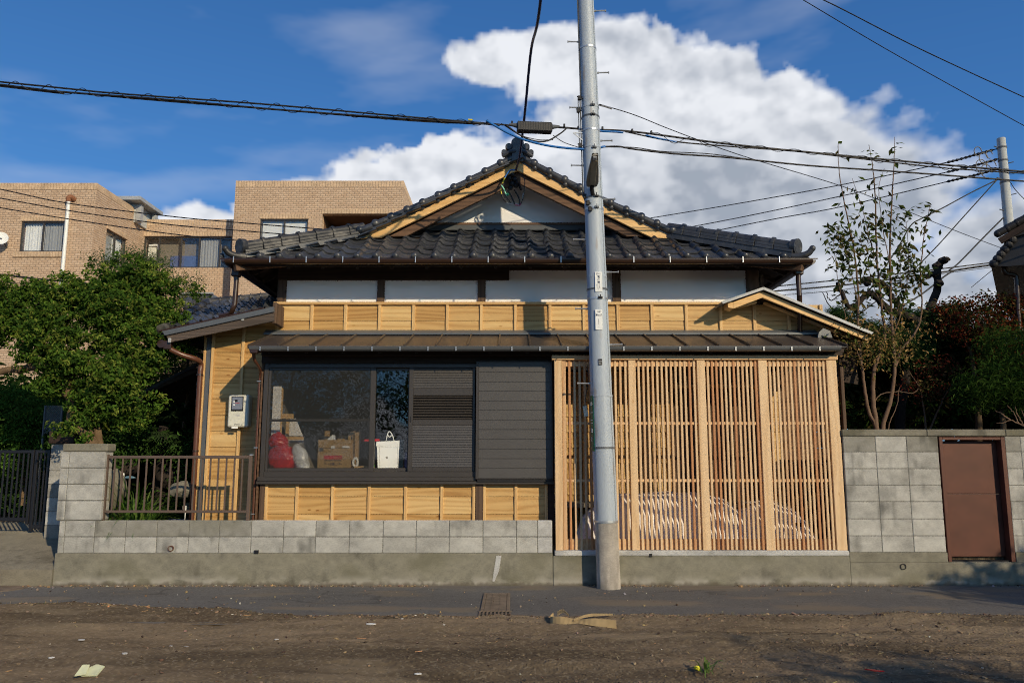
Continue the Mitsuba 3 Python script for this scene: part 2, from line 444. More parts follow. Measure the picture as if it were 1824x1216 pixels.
BLOCK = [concrete('block_concrete_a', (0.48, 0.475, 0.445), 1.0, stain=0.36), concrete('block_concrete_b', (0.465, 0.46, 0.43), 6.0, stain=0.50), concrete('block_concrete_c', (0.325, 0.317, 0.285), 11.0, stain=0.6, moss=0.4)]
MORTAR = concrete('mortar_joint', (0.20, 0.195, 0.175), 3.0, stain=0.3)
BASECON = concrete('base_concrete', (0.285, 0.27, 0.215), 4.0, stain=0.38, moss=0.55, foot=True)
PATCH = concrete('fresh_mortar', (0.56, 0.56, 0.55), 8.0, stain=0.15)
CAPCON = concrete('mossy_cap_concrete', (0.27, 0.255, 0.205), 14.0, stain=0.4, moss=0.6)
APRON = concrete('apron_concrete', (0.25, 0.225, 0.175), 21.0, stain=0.35, vertical=False, moss=0.2)
POLECON = concrete('pole_concrete', (0.46, 0.42, 0.37), 17.0, stain=0.45)


def _pole(p, n, uv):
    k = fbm(p.x * 9, p.y * 9, p.z * 0.8)
    s = noise(p.x * 60, p.y * 60, p.z * 3)
    rust = smoothstep(0.66, 0.80, fbm(p.x * 12 + 4, p.y * 12, p.z * 2.2 + 3))
    return mix(mi.Color3f(0.345, 0.395, 0.455) * (0.86 + 0.24 * k + 0.06 * s), (0.27, 0.22, 0.17), 0.55 * rust)


POLEPAINT = mat('grey_pole_sheath', principled(mikit.proc(_pole), 0.5, 0.4))


def _asphalt(p, n, uv):
    k = fbm(p.x * 0.9, p.y * 2.2, 0.0, 4)
    g = noise(p.x * 90, p.y * 70, 0.0)
    g2 = noise(p.x * 45 + 9, p.y * 40, 0.0)
    sand = smoothstep(0.50, 0.72, fbm(p.x * 1.3 + 3.7, p.y * 3.4, 2.0, 4)) + smoothstep(9.45, 9.70, p.y) * 0.55 + smoothstep(8.05, 7.80, p.y) * 0.5
    c = mi.Color3f(0.083, 0.080, 0.078) * (0.58 + 0.44 * k + 0.36 * g + 0.26 * g2)
    wob = 0.10 * fbm(p.x * 2.0, p.y * 2.0, 5.0, 4)
    crack = smoothstep(0.012, 0.003, dr.abs(fbm(p.x * 0.55 + 2, p.y * 1.1, 7.0, 4) - 0.5)) * smoothstep(0.5, 0.6, noise(p.x * 0.4, p.y * 0.8, 1.0))
    seam = smoothstep(0.012, 0.004, dr.abs(p.y - 8.92 - wob)) * 0.5
    c = c * (1 - 0.30 * dr.maximum(crack, seam))
    return mix(c, (0.16, 0.125, 0.085), 0.55 * dr.clip(sand, 0, 1))


def _asphalt_h(p, n, uv):
    return noise(p.x * 150, p.y * 150, 0.0) + 0.6 * noise(p.x * 60, p.y * 60, 0.0)


ASPHALT = mat('worn_asphalt', {'type': 'bumpmap', 'arbitrary': mikit.proc(_asphalt_h, 0.003), 'scale': 0.004, 'bsdf': principled(mikit.proc(_asphalt), 0.85, 0.3)})


def _earth(p, n, uv):
    k = fbm(p.x * 0.8, p.y * 1.6, 0.0, 4)
    s = fbm(p.x * 1.1 + 5, p.y * 7.0, 0.0, 4)
    g = noise(p.x * 48, p.y * 60, 0.0)
    f = fbm(p.x * 18, p.y * 18, 0.0, 3)
    s2 = fbm(p.x * 0.35 + 9, p.y * 4.2 + 0.5 * noise(p.x * 0.5, 0.0, 0.0), 0.0, 4)
    t = dr.clip(0.45 * k + 0.65 * (s - 0.28) + 0.75 * (s2 - 0.38) + 0.36 * (f - 0.4) + 0.34 * (g - 0.5), 0, 1)
    c = mix((0.075, 0.056, 0.038), (0.205, 0.156, 0.104), t)
    damp = smoothstep(0.50, 0.70, fbm(p.x * 0.45 + 13, p.y * 1.5, 3.0, 5))
    pale = smoothstep(0.55, 0.75, fbm(p.x * 0.9 + 27, p.y * 3.3, 6.0, 5))
    speck = smoothstep(0.70, 0.80, noise(p.x * 55, p.y * 70, 2.0))
    c = c * (1 - 0.38 * damp)
    c = mix(c, (0.21, 0.165, 0.11), 0.40 * pale)
    return mix(c, (0.26, 0.215, 0.15), 0.30 * speck)


def _earth_h(p, n, uv):
    return fbm(p.x * 16, p.y * 22, 0.0, 4) + 0.6 * noise(p.x * 90, p.y * 90, 0.0)


EARTH = mat('bare_earth', {'type': 'bumpmap', 'arbitrary': mikit.proc(_earth_h, 0.004), 'scale': 0.016, 'bsdf': principled(mikit.proc(_earth), 0.95, 0.15)})


def _brick_parts(p, n):
    """Position along the wall and up it, for walls that face along x or y."""
    a = dr.select(dr.abs(n.x) > 0.5, p.y, p.x)
    return a, p.z


BW, BH = 0.215, 0.086


def _brick(p, n, uv):
    a, z = _brick_parts(p, n)
    row = dr.floor(z / BH)
    sh = dr.select(dr.floor(row / 2) * 2 == row, 0.0, 0.5)
    u = a / BW + sh
    fu, fz = u - dr.floor(u), z / BH - row
    joint = dr.maximum(smoothstep(0.06, 0.02, dr.minimum(fu, 1 - fu)), smoothstep(0.13, 0.05, dr.minimum(fz, 1 - fz)))
    r = cell_rand(dr.floor(u), row, 3)
    c = mix((0.475, 0.335, 0.228), (0.56, 0.415, 0.295), r) * (0.90 + 0.2 * fbm(p.x * 0.7, p.y * 0.7, p.z * 0.7))
    return mix(c, (0.24, 0.175, 0.125), 0.8 * joint)


def _brick_h(p, n, uv):
    a, z = _brick_parts(p, n)
    row = dr.floor(z / BH)
    sh = dr.select(dr.floor(row / 2) * 2 == row, 0.0, 0.5)
    u = a / BW + sh
    fu, fz = u - dr.floor(u), z / BH - row
    return smoothstep(0.02, 0.09, dr.minimum(fu, 1 - fu)) * smoothstep(0.04, 0.15, dr.minimum(fz, 1 - fz))


BRICK = mat('tan_facing_brick', {'type': 'bumpmap', 'arbitrary': mikit.proc(_brick_h, 0.01), 'scale': 0.012, 'bsdf': principled(mikit.proc(_brick), 0.8, 0.25)})
SOLDIER = plain('soldier_course_brick', (0.52, 0.38, 0.255), 0.8, 0.25, 0.0, 0.3, 5.0)


def bark(name, a, b, s):
    def fn(p, n, uv):
        k = fbm(p.x * s, p.y * s, p.z * s * 0.35, 4)
        return mix(a, b, k)
    return mat(name, principled(mikit.proc(fn), 0.9, 0.15))


BARK = bark('brown_bark', (0.07, 0.045, 0.028), (0.21, 0.145, 0.085), 24.0)
PINEBARK = bark('dark_pine_bark', (0.012, 0.010, 0.009), (0.045, 0.036, 0.031), 30.0)
TWIG = bark('pale_twig_bark', (0.10, 0.062, 0.042), (0.21, 0.14, 0.095), 30.0)
VC = {'type': 'mesh_attribute', 'name': 'vertex_color'}
mat('leaf', {'type': 'principledthin', 'base_color': VC, 'roughness': 0.42, 'diff_trans': 0.55, 'spec_trans': 0.0, 'eta': 1.4}, two=False)
LEAF = 'leaf'
mat('debris', principled(VC, 0.85, 0.2))
DEBRIS = 'debris'

# ------------------------------------------------------------------ the setting: earth lot, lane, garden soil, apron
def grid_mesh(xs, ys, zf):
    gx, gy = np.meshgrid(xs, ys)
    v = np.stack([gx, gy, zf(gx, gy)], -1).reshape(-1, 3)
    n, m = len(ys), len(xs)
    i, j = np.meshgrid(np.arange(n - 1), np.arange(m - 1), indexing='ij')
    q = np.stack([i * m + j, i * m + j + 1, (i + 1) * m + j + 1, (i + 1) * m + j], -1).reshape(-1, 4)
    return v, np.vstack([q[:, [0, 1, 2]], q[:, [0, 2, 3]]])


def sm(a, b, x):
    t = np.clip((x - a) / (b - a), 0, 1)
    return t * t * (3 - 2 * t)


def lot_edge(x):
    return 7.72 + 0.62 * sm(-1.6, -4.6, x) + 0.09 * (meshkit.noise(np.stack([x * 1.1, x * 0, x * 0], -1), 3) - 0.5) + 0.07 * (meshkit.noise(np.stack([x * 6, x * 0, x * 0], -1), 9) - 0.5)


def lot_height(x, y):
    p = np.stack([x * 0.7, y * 1.8, x * 0], -1)
    h = 0.075 * (meshkit.fbm(np.stack([x * 0.22 + 0.4 * y, y * 4.0, x * 0], -1), 3, 19) - 0.5) + 0.10 * (meshkit.fbm(p, 4, 5) - 0.5) + 0.050 * (meshkit.fbm(np.stack([x * 2.6, y * 9, x * 0], -1), 4, 8) - 0.5) + 0.016 * (meshkit.fbm(np.stack([x * 18, y * 30, x * 0], -1), 3, 12) - 0.5)
    e = sm(0.10, -0.05, y - lot_edge(x))
    lip = 0.025 * sm(-0.5, -0.05, y - lot_edge(x)) * meshkit.noise(np.stack([x * 2.5, y * 0, y * 0], -1), 31)
    near = sm(60, 20, np.hypot(x, y))
    return -0.05 + e * (0.092 + lip + h * near * sm(0.0, 0.35, lot_edge(x) - y + 0.08))


xs = np.concatenate([[-900, -300, -100, -50, -25, -15, -10, -7.5], np.arange(-6.2, 6.21, 0.035), [7.5, 10, 15, 25, 50, 100, 300, 900]])
ys = np.concatenate([[-900, -300, -100, -40, -20, -10, -4, 0, 2.5, 3.8], np.arange(4.6, 8.75, 0.022), [9.9, 30, 100, 300, 900]])
obj('earth_lot', grid_mesh(xs, ys, lot_height), EARTH, smooth=True, kind='structure', label='bare brown earth lot in front of the lane')
road = MB()
road.add([[-80, 7.45, 0.012], [80, 7.45, 0.012], [80, 9.74, 0.012], [-80, 9.74, 0.012]], [[0, 1, 2], [0, 2, 3]])
obj('road', road, ASPHALT, kind='structure', label='narrow asphalt lane in front of the wall')
obj('garden_soil', MB().box(-60, -5.42, 12.95, 60, -0.2, 0.44), EARTH, kind='structure', label='garden soil behind the black gate')
obj('garden_soil', MB().box(-5.41, 60, 9.845, 60, -0.2, 0.45), EARTH, kind='structure', label='raised garden soil behind the walls')
obj('concrete_apron', MB().prism([(9.66, -0.05), (9.66, 0.20), (9.74, 0.235), (11.0, 0.50), (13, 0.50), (13, -0.05)], 'x', -14, -5.476), APRON, kind='structure', label='sloping concrete apron in front of the gate')

# loose stones, chips of plaster, twigs and straw on the lot
g = np.random.default_rng(5)
deb_v, deb_f, deb_c, nn = [], [], [], 0
pal = [(0.50, 0.47, 0.42), (0.22, 0.165, 0.115), (0.29, 0.21, 0.125), (0.10, 0.07, 0.05), (0.62, 0.61, 0.58), (0.42, 0.25, 0.12), (0.05, 0.035, 0.025)]
for i in range(3200):
    y = 4.9 + 3.0 * g.random() ** 1.15
    x = g.uniform(-0.72, 0.72) * y
    if g.random() < 0.45:
        y = lot_edge(np.array(x)) - abs(g.normal(0, 0.14))
    elif g.random() < 0.4:
        x = g.normal(3.4, 1.1)
        y = g.uniform(5.0, 7.6)
    if y > lot_edge(np.array(x)) + 0.03:
        continue
    k = g.choice(7, p=[0.02, 0.30, 0.18, 0.30, 0.01, 0.05, 0.14])
    s = g.lognormal(-5.15, 0.42)
    s = min(s, 0.016) * (0.8 if k in (0, 4) else 1.0)
    hx, hy, hz = s * g.uniform(0.7, 1.6), s * g.uniform(0.6, 1.1), s * g.uniform(0.25, 0.7)
    if k in (2, 5) and g.random() < 0.5:
        hx, hy, hz = s * 3.4, s * 0.22, s * 0.22
    a, b = g.uniform(0, math.pi), g.normal(0, 0.25)
    R = np.array([[math.cos(a), -math.sin(a), 0], [math.sin(a), math.cos(a), 0], [0, 0, 1]]) @ np.array([[math.cos(b), 0, math.sin(b)], [0, 1, 0], [-math.sin(b), 0, math.cos(b)]])
    z = float(lot_height(np.array(x), np.array(y))) + hz * 0.5
    v = BOXV * [hx, hy, hz] * g.uniform(0.65, 1.0, (8, 1)) @ R.T + [x, y, z]
    deb_v.append(v)
    deb_f.append(BOXF + nn)
    nn += 8
    deb_c.append(np.repeat(jitter_color(pal[k], 1, 0.15), 8, 0))
obj('gravel', (np.vstack(deb_v), np.vstack(deb_f)), DEBRIS, color=np.vstack(deb_c), kind='stuff', label='small stones, chips and straw scattered over the bare earth')

# grit and leaf litter swept against the foot of the wall and over the edges of the asphalt
deb_v, deb_f, deb_c, nn = [], [], [], 0
for i in range(2200):
    x = g.uniform(-6.5, 6.5)
    y = 9.672 - abs(g.normal(0, 0.05)) if i % 3 else 9.66 - g.random() ** 2 * 1.7
    if meshkit.noise(np.array([x * 1.3, y * 0.5, 0.0]), 66) < 0.40:
        continue
    s = min(g.lognormal(-5.1, 0.45), 0.016)
    R = np.linalg.qr(g.normal(0, 1, (3, 3)))[0]
    v = BOXV * [s, s * g.uniform(0.4, 1), s * g.uniform(0.15, 0.5)] * g.uniform(0.6, 1.0, (8, 1)) @ R.T + [x, y, 0.012 + s * 0.35]
    deb_v.append(v)
    deb_f.append(BOXF + nn)
    nn += 8
    deb_c.append(np.repeat(jitter_color(pal[int(g.choice([1, 2, 3, 5, 6, 0], p=[0.3, 0.2, 0.2, 0.15, 0.1, 0.05]))], 1, 0.2), 8, 0))
obj('grit', (np.vstack(deb_v), np.vstack(deb_f)), DEBRIS, color=np.vstack(deb_c), kind='stuff', label='grit and leaf litter along the foot of the wall')

# dry grass and weeds along the edge of the lot
gv, gf, gc, nn = [], [], [], 0
for i in range(900):
    x = g.uniform(-5.4, 5.4)
    y = float(lot_edge(np.array(x))) - abs(g.normal(0.02, 0.10))
    if meshkit.noise(np.array([x * 1.9, 0.3, 0.0]), 77) < 0.52:
        continue
    z = float(lot_height(np.array(x), np.array(y)))
    L, a, ln = g.uniform(0.02, 0.06), g.uniform(0, 6.28), g.uniform(0.2, 0.9)
    d = np.array([math.cos(a), math.sin(a), 0])
    s = np.array([-math.sin(a), math.cos(a), 0]) * 0.0022
    b0 = np.array([x, y, z - 0.004])
    tip = b0 + d * L * ln + [0, 0, L * 0.8]
    gv.append([b0 - s, b0 + s, tip])
    gf.append([[nn, nn + 1, nn + 2]])
    nn += 3
    gc.append(np.repeat(jitter_color((0.20, 0.155, 0.07) if g.random() < 0.75 else (0.08, 0.10, 0.03), 1, 0.2), 3, 0))
obj('dry_grass', (np.vstack(gv), np.vstack(gf)), DEBRIS, color=np.vstack(gc), kind='stuff', label='dry grass blades along the edge of the asphalt')


def blade_patch(n, cx, cy, cz, r, L, seed, colors, width=0.012, arch=0.9, segs=5, lift=1.0):
    """Long arching leaves from one spot."""
    g = np.random.default_rng(seed)
    vs, fs, cs, k = [], [], [], 0
    for i in range(n):
        a = g.uniform(0, 2 * math.pi)
        d = np.array([math.cos(a), math.sin(a), 0])
        s = np.array([-math.sin(a), math.cos(a), 0])
        b = np.array([cx, cy, cz]) + d * r * g.random() ** 0.5
        ln, ar, up = L * g.uniform(0.6, 1.15), arch * g.uniform(0.5, 1.3), g.uniform(0.55, 1.0)
        t = np.linspace(0, 1, segs + 1)
        c = b + np.outer(t * ln * (0.25 + 0.5 * ar * t), d) + np.outer(ln * (lift * up * t - 0.75 * ar * t ** 2.4), [0, 0, 1])
        w = width * (1 - t ** 2.2) * g.uniform(0.7, 1.2)
        v = np.stack([c - s * w[:, None], c + s * w[:, None]], 1).reshape(-1, 3)
        q = np.arange(segs)[:, None] * 2 + k
        fs.append(np.vstack([q + [0, 1, 3], q + [0, 3, 2]]))
        vs.append(v)
        cs.append(np.repeat(jitter_color(colors[g.integers(0, len(colors))], 1, 0.18), len(v), 0))
        k += len(v)
    return np.vstack(vs), np.vstack(fs), np.vstack(cs)


# ------------------------------------------------------------------ street wall, left of the lattice
YF = 9.70
low = thing('block_wall', 'low stained concrete block wall under the window of the house', 'wall')
bx0, bx1 = X(98, 1000, YF), 9.2
ZB = 0.385
base_l = MB().box(bx0, X(984, 960, YF), 9.68, 9.85, -0.06, ZB, 0.006)
obj('base', base_l, BASECON, low)
ju = [114.5, 167.8, 223, 279, 335.6, 390, 447, 504.5, 562, 622, 682, 741, 800, 860, 920, 957.5]
jx = [bx0 + 0.012] + [X(u, 955, YF) for u in ju] + [X(984, 960, YF)]
zt = 0.765
core = MB().box(jx[0], jx[-1], YF + 0.008, YF + 0.118, ZB, zt - 0.004)
obj('mortar_core', core, MORTAR, low)
for r, (z0, z1) in enumerate([(ZB + 0.004, 0.572), (0.580, zt)]):
    for i in range(len(jx) - 1):
        last = i == len(jx) - 2
        dark = r == 1 and jx[i] < X(446, 955, YF)
        m = PATCH if last else BLOCK[2] if dark and i > 1 else BLOCK[int(rng.integers(0, 2))]
        d = rng.uniform(-0.0015, 0.0015)
        obj('block', MB().box(jx[i] + 0.004, jx[i + 1] - 0.004, YF + d, YF + 0.125 + d, z0, z1 - 0.002, 0.004), m, low)
dp = obj('drain_pipe', MB().lathe([(0.026, -0.02), (0.034, -0.02), (0.034, 0.12), (0.026, 0.12)], (X(305, 975, YF), 9.70, Z(976, YF)), 'y', 16), PIPE, low, label='reddish drain pipe stub poking out of the block wall')
obj('drain_hole', MB().box(X(454, 983, YF), X(461, 983, YF), 9.672, 9.70, Z(985.5, YF), Z(979, YF)), BLACK, low)
obj('mortar_run', MB().prism([(X(884, 990, 9.68), Z(989, 9.68)), (X(893, 990, 9.68), Z(989, 9.68)), (X(889, 1020, 9.68), Z(1016, 9.68)), (X(880, 1034, 9.68), Z(1036, 9.68)), (X(877, 1034, 9.68), Z(1034, 9.68))], 'y', 9.674, 9.70), PATCH, low, label='pale run of mortar down the base of the low wall')

pil = thing('gate_pillar', 'grey concrete block gate pillar with a flat cap at the left end of the low wall', 'pillar')
px0, px1 = X(103, 880, YF), X(183, 880, YF)
rows = [(0.773, Z(891.5, YF)), (Z(891, YF), Z(862.5, YF)), (Z(862, YF), Z(833.5, YF)), (Z(833, YF), Z(804, YF))]
obj('mortar_core', MB().box(px0 + 0.01, px1 - 0.01, YF + 0.006, YF + 0.185, zt, rows[-1][1]), MORTAR, pil)
pj = X(118, 880, YF)
for z0, z1 in rows:
    for a, b in ((px0, pj), (pj, px1)):
        obj('block', MB().box(a + 0.003, b - 0.003, YF - 0.002, YF + 0.19, z0 + 0.004, z1 - 0.003, 0.005), BLOCK[int(rng.integers(0, 2))], pil)
obj('cap', MB().box(px0 + 0.015, px1 + 0.02, YF - 0.012, YF + 0.205, rows[-1][1] + 0.002, Z(790, YF), 0.012), CAPCON, pil)

pil2 = thing('gate_pillar', 'shaded block pillar with a dark cap set back beside the black gate', 'pillar')
qx0, qx1 = X(84, 880, 10.75), X(112, 880, 10.75)
zz = np.linspace(0.45, Z(790, 10.75), 8)
obj('mortar_core', MB().box(qx0 + 0.01, qx1, 10.757, 10.95, 0.3, zz[-1]), MORTAR, pil2)
for i in range(7):
    obj('block', MB().box(qx0, qx1 - 0.01, 10.75, 10.955, zz[i] + 0.003, zz[i + 1] - 0.003, 0.005), BLOCK[int(rng.integers(0, 3))], pil2)
obj('cap', MB().box(qx0 - 0.02, qx1 + 0.12, 10.70, 10.99, zz[-1] + 0.002, Z(768, 10.75), 0.01), DARKWOOD, pil2)
# return wall from the street pillar back to the gate pillar
ret = thing('return_wall', 'dim block return wall between the two gate pillars', 'wall')
for r in range(6):
    z0 = 0.42 + r * 0.2
    for s in range(1):
        y0 = 10.30
        obj('block', MB().box(px0 - 0.19, px0 - 0.07, y0, y0 + 0.424, z0, z0 + 0.194, 0.004), BLOCK[(r + s) % 3], ret)

gate = thing('metal_gate', 'black folding metal gate of thin vertical bars at the left edge', 'gate')
YG = 11.05
for name, a, b, zb in (('left_leaf', -60, 55, Z(928, YG)), ('right_leaf', 57, 84, Z(941, YG))):
    lx0, lx1 = X(a, 870, YG), X(b, 870, YG)
    ztop = Z(801, YG)
    fr = MB()
    for x in (lx0, lx1 - 0.04):
        fr.box(x, x + 0.04, YG, YG + 0.04, zb - 0.04, ztop, 0.004)
    fr.box(lx0, lx1, YG + 0.002, YG + 0.038, ztop - 0.045, ztop - 0.003, 0.004)
    fr.box(lx0, lx1, YG + 0.002, YG + 0.038, zb, zb + 0.05, 0.004)
    leaf = obj('gate_leaf', fr, GATE, gate)
    n = int(round((lx1 - lx0 - 0.06) / 0.068))
    for i in range(n):
        x = lx0 + 0.05 + (lx1 - lx0 - 0.1) * (i + 0.5) / n
        obj('bar', MB().box(x - 0.011, x + 0.011, YG + 0.012, YG + 0.030, zb - 0.02, ztop - 0.02, 0.003), GATE, leaf)

rail = thing('railing', 'brown metal railing standing on the low block wall', 'railing')
YR = 9.765
rx0, rx1 = X(188, 860, YR), X(444.5, 860, YR)
zr0, zr1 = Z(911, YR), Z(811, YR)
for x in (rx0, rx1):
    obj('post', MB().box(x - 0.019, x + 0.019, YR - 0.02, YR + 0.02, zt - 0.01, zr1 + 0.012, 0.003), RAIL, rail)
obj('top_rail', MB().box(rx0 + 0.02, rx1 - 0.02, YR - 0.018, YR + 0.018, zr1 - 0.036, zr1, 0.004), RAIL, rail)
obj('bottom_rail', MB().box(rx0 + 0.02, rx1 - 0.02, YR - 0.015, YR + 0.015, zr0 - 0.012, zr0 + 0.018, 0.004), RAIL, rail)
for i in range(17):
    x = rx0 + (rx1 - rx0) * (i + 1) / 18
    obj('baluster', MB().box(x - 0.009, x + 0.009, YR - 0.009, YR + 0.009, zr0 + 0.016, zr1 - 0.034, 0.002), RAIL, rail)
obj('end_clip', MB().box(rx1 - 0.01, rx1 + 0.035, YR - 0.024, YR + 0.005, zr1 - 0.002, zr1 + 0.016, 0.003), STEEL, rail)

# ------------------------------------------------------------------ street wall, under and right of the lattice
lb = thing('low_wall', 'stained low concrete wall with a fresh mortar top under the lattice screen', 'wall')
lx0, lx1 = X(985, 980, YF), X(1512, 985, YF)
obj('base', MB().box(lx0, lx1, 9.68, 9.86, -0.06, 0.355, 0.006), BASECON, lb)
obj('mortar_top', MB().box(lx0 + 0.02, lx1 - 0.003, 9.674, 9.90, 0.356, 0.415, 0.008), PATCH, lb)
obj('drain_hole', MB().box(X(1156, 987, YF), X(1161, 987, YF), 9.668, 9.70, Z(991, YF), Z(985, YF)), BLACK, lb)

rw = thing('block_wall', 'tall concrete block wall with a mossy cap right of the lattice', 'wall')
wx = [X(1508, 890, YF), X(1566, 890, YF), X(1622, 890, YF), X(1679, 890, YF)]
wv = [776.5, 804.6, 834.5, 863.7, 893, 924, 954, 983]
wz = [Z(v, YF) for v in wv][::-1]
dx1 = X(1797, 880, YF)
obj('base', MB().box(lx1, bx1, 9.68, 9.86, -0.06, Z(1000, YF) - 0.005, 0.006), BASECON, rw)
obj('base', MB().box(lx1 + 0.002, wx[3], 9.682, 9.858, Z(1000, YF) - 0.004, wz[0], 0.004), BASECON, rw)
obj('base', MB().box(dx1 + 0.01, bx1, 9.682, 9.858, Z(1000, YF) - 0.004, wz[0], 0.004), BASECON, rw)
rx = [dx1 + 0.01, dx1 + 0.20, dx1 + 0.60, dx1 + 1.0, dx1 + 1.4, dx1 + 1.8]
for xl in (wx, rx):
    obj('mortar_core', MB().box(xl[0] + 0.006, xl[-1] - 0.006, YF + 0.006, YF + 0.115, wz[0], wz[-1]), MORTAR, rw)
    for r in range(7):
        for i in range(len(xl) - 1):
            m = BLOCK[2] if r == 6 and i != 1 else BLOCK[1] if r >= 5 else BLOCK[int(rng.integers(0, 2))]
            d = rng.uniform(-0.0015, 0.0015)
            obj('block', MB().box(xl[i] + 0.0035, xl[i + 1] - 0.0035, YF + d, YF + 0.12 + d, wz[r] + 0.004, wz[r + 1] - 0.003, 0.004), m, rw)
capx = [wx[0] - 0.01, X(1650, 770, YF), X(1790, 770, YF), bx1]
for i in range(3):
    obj('cap', MB().box(capx[i] + 0.002, capx[i + 1] - 0.002, YF - 0.014, YF + 0.15, wz[-1] + 0.002, Z(764.5, YF), 0.008), CAPCON, rw)
obj('drain_pipe', MB().lathe([(0.0, 0.05), (0.028, 0.05), (0.028, -0.012), (0.036, -0.012), (0.036, 0.05)], (X(1607, 1008, YF), 9.68, Z(1008, YF)), 'y', 18), BLACK, rw)

door = thing('wall_door', 'red brown metal service door set back in the tall block wall', 'door')
ex0, ex1 = X(1677.5, 880, YF) + 0.014, dx1
zd0, zd1 = Z(1000, YF), Z(778, YF)
fr = MB().box(ex0, ex0 + 0.042, YF - 0.012, YF + 0.13, zd0, zd1, 0.003)
fr.box(ex1 - 0.045, ex1 + 0.004, YF - 0.012, YF + 0.13, zd0, zd1, 0.003)
fr.box(ex0 + 0.043, ex1 - 0.046, YF - 0.010, YF + 0.13, zd1 - 0.035, zd1 - 0.001, 0.003)
obj('frame', fr, BROWNDOOR, door)
zm = Z(879, YF + 0.1)
for z0, z1 in ((zd0 + 0.05, zm - 0.003), (zm + 0.003, zd1 - 0.045)):
    obj('panel', MB().box(ex0 + 0.046, ex1 - 0.049, YF + 0.085, YF + 0.115, z0, z1, 0.004), BROWNDOOR, door)
obj('threshold', MB().box(ex0 + 0.043, ex1 - 0.046, YF + 0.02, YF + 0.13, zd0 - 0.03, zd0 + 0.012), BLACK, door)

# ------------------------------------------------------------------ things on the lane and on the lot
gr = thing('drain_grate', 'rusty steel drain cover with a slotted grating set in the lane', 'drain')
ga, gb = at(868, 1056, 0), 0
def on_road(u, v, z=0.016):
    t = (608 - v) / FPX
    s = (z - EYE) / (SP + CP * t)
    return np.array([s * (u - 912) / FPX, s * (CP - SP * t), z])
c0, c1 = on_road(870, 1056), on_road(856, 1094)
gx0, gx1, gy1, gy0, gyb = -0.300, -0.035, c0[1], on_road(862, 1088)[1], on_road(856, 1099)[1]
rust = plain('rusty_drain_steel', (0.16, 0.125, 0.095), 0.7, 0.3, 0.2, 0.5, 14.0)
obj('cover', MB().box(gx0 + 0.02, gx1 - 0.02, gy0 + 0.01, gy1 - 0.01, 0.005, 0.020, 0.003), rust, gr)
fr = MB()
fr.box(gx0 - 0.014, gx0 + 0.018, gy0, gy1, 0.005, 0.024, 0.002).box(gx1 - 0.018, gx1 + 0.014, gy0, gy1, 0.005, 0.024, 0.002)
fr.box(gx0 + 0.085, gx0 + 0.095, gy0 + 0.01, gy1 - 0.01, 0.02, 0.0235).box(gx1 - 0.095, gx1 - 0.085, gy0 + 0.01, gy1 - 0.01, 0.02, 0.0235)
obj('frame', fr, rust, gr)
fr = MB().box(gx0 - 0.03, gx1 + 0.03, gyb, gyb + 0.02, 0.005, 0.023).box(gx0 - 0.03, gx1 + 0.03, gy0 - 0.016, gy0 - 0.002, 0.005, 0.023)
for i in range(9):
    x = gx0 - 0.015 + (gx1 - gx0 + 0.03) * i / 8
    fr.box(x - 0.008, x + 0.008, gyb + 0.02, gy0 - 0.016, 0.008, 0.021)
obj('grating', fr, rust, gr)
obj('grating_pit', MB().box(gx0 - 0.02, gx1 + 0.02, gyb + 0.01, gy0 - 0.01, 0.0125, 0.0145), BLACK, gr)
mp = on_road(0, 1047)
mh = thing('manhole_cover', 'round rusty manhole cover in the lane at the left edge', 'manhole cover')
obj('cover', MB().lathe([(0.0001, 0.017), (0.22, 0.017), (0.235, 0.010)], (mp[0], mp[1], 0), 'z', 36), rust, mh)
obj('ring', MB().lathe([(0.243, 0.010), (0.25, 0.019), (0.275, 0.019), (0.285, 0.008)], (mp[0], mp[1], 0), 'z', 36), rust, mh)


def ribbon(path, width_vec, z_twist, name, bsdf, **kw):
    p = spline(path, 60)
    n = len(p)
    tw = np.interp(np.linspace(0, 1, n), np.linspace(0, 1, len(z_twist)), z_twist)
    w = np.stack([0 * tw, np.cos(tw), np.sin(tw)], 1) * width_vec
    cr = 0.006 * np.sin(np.arange(n) * 1.7)[:, None] * [0, 0.3, 1]
    v = np.stack([p - w, p + cr, p + w], 1).reshape(-1, 3)
    q = np.arange(n - 1)[:, None] * 3
    f = np.vstack([q + [0, 3, 4], q + [0, 4, 1], q + [1, 4, 5], q + [1, 5, 2]])
    return obj(name, (v, f), bsdf, smooth=True, **kw)


CANVAS = plain('tan_canvas', (0.33, 0.24, 0.125), 0.85, 0.2, 0.0, 0.2, 14.0)
def ground(u, v, dz=0.03):
    q = on_road(u, v, 0.0)
    return np.array([q[0], q[1], float(lot_height(np.array(q[0]), np.array(q[1]))) + dz])
ribbon([ground(986, 1110, 0.03), ground(981, 1118, 0.035), ground(1000, 1122, 0.03), ground(1030, 1122, 0.02), ground(1060, 1124, 0.03), ground(1098, 1126, 0.03)], 0.038, [0.5, 0.9, 0.9, 0.25, 0.8, 1.0], 'canvas_strap', CANVAS,
       label='crumpled tan canvas strap lying on the earth by the lane', cat='strap')
ribbon([ground(1092, 1112, 0.03), ground(1050, 1116, 0.05), ground(1022, 1122, 0.035)], 0.018, [0.2, 0.6, 0.3], 'canvas_strap', CANVAS,
       label='narrow end of canvas lying behind the crumpled strap', cat='strap')
ribbon([ground(993, 1106, 0.03), ground(1003, 1107, 0.05), ground(1014, 1112, 0.03)], 0.026, [0.7, 0.5, 0.2], 'canvas_strap', CANVAS,
       label='small folded flap of canvas standing up behind the strap', cat='strap')
cup = ground(160, 1222, 0.012)
m = MB().prism([(-0.055, -0.004), (0.035, 0.0), (0.045, 0.075), (-0.01, 0.09), (-0.06, 0.045)], 'y', -0.004, 0.004)
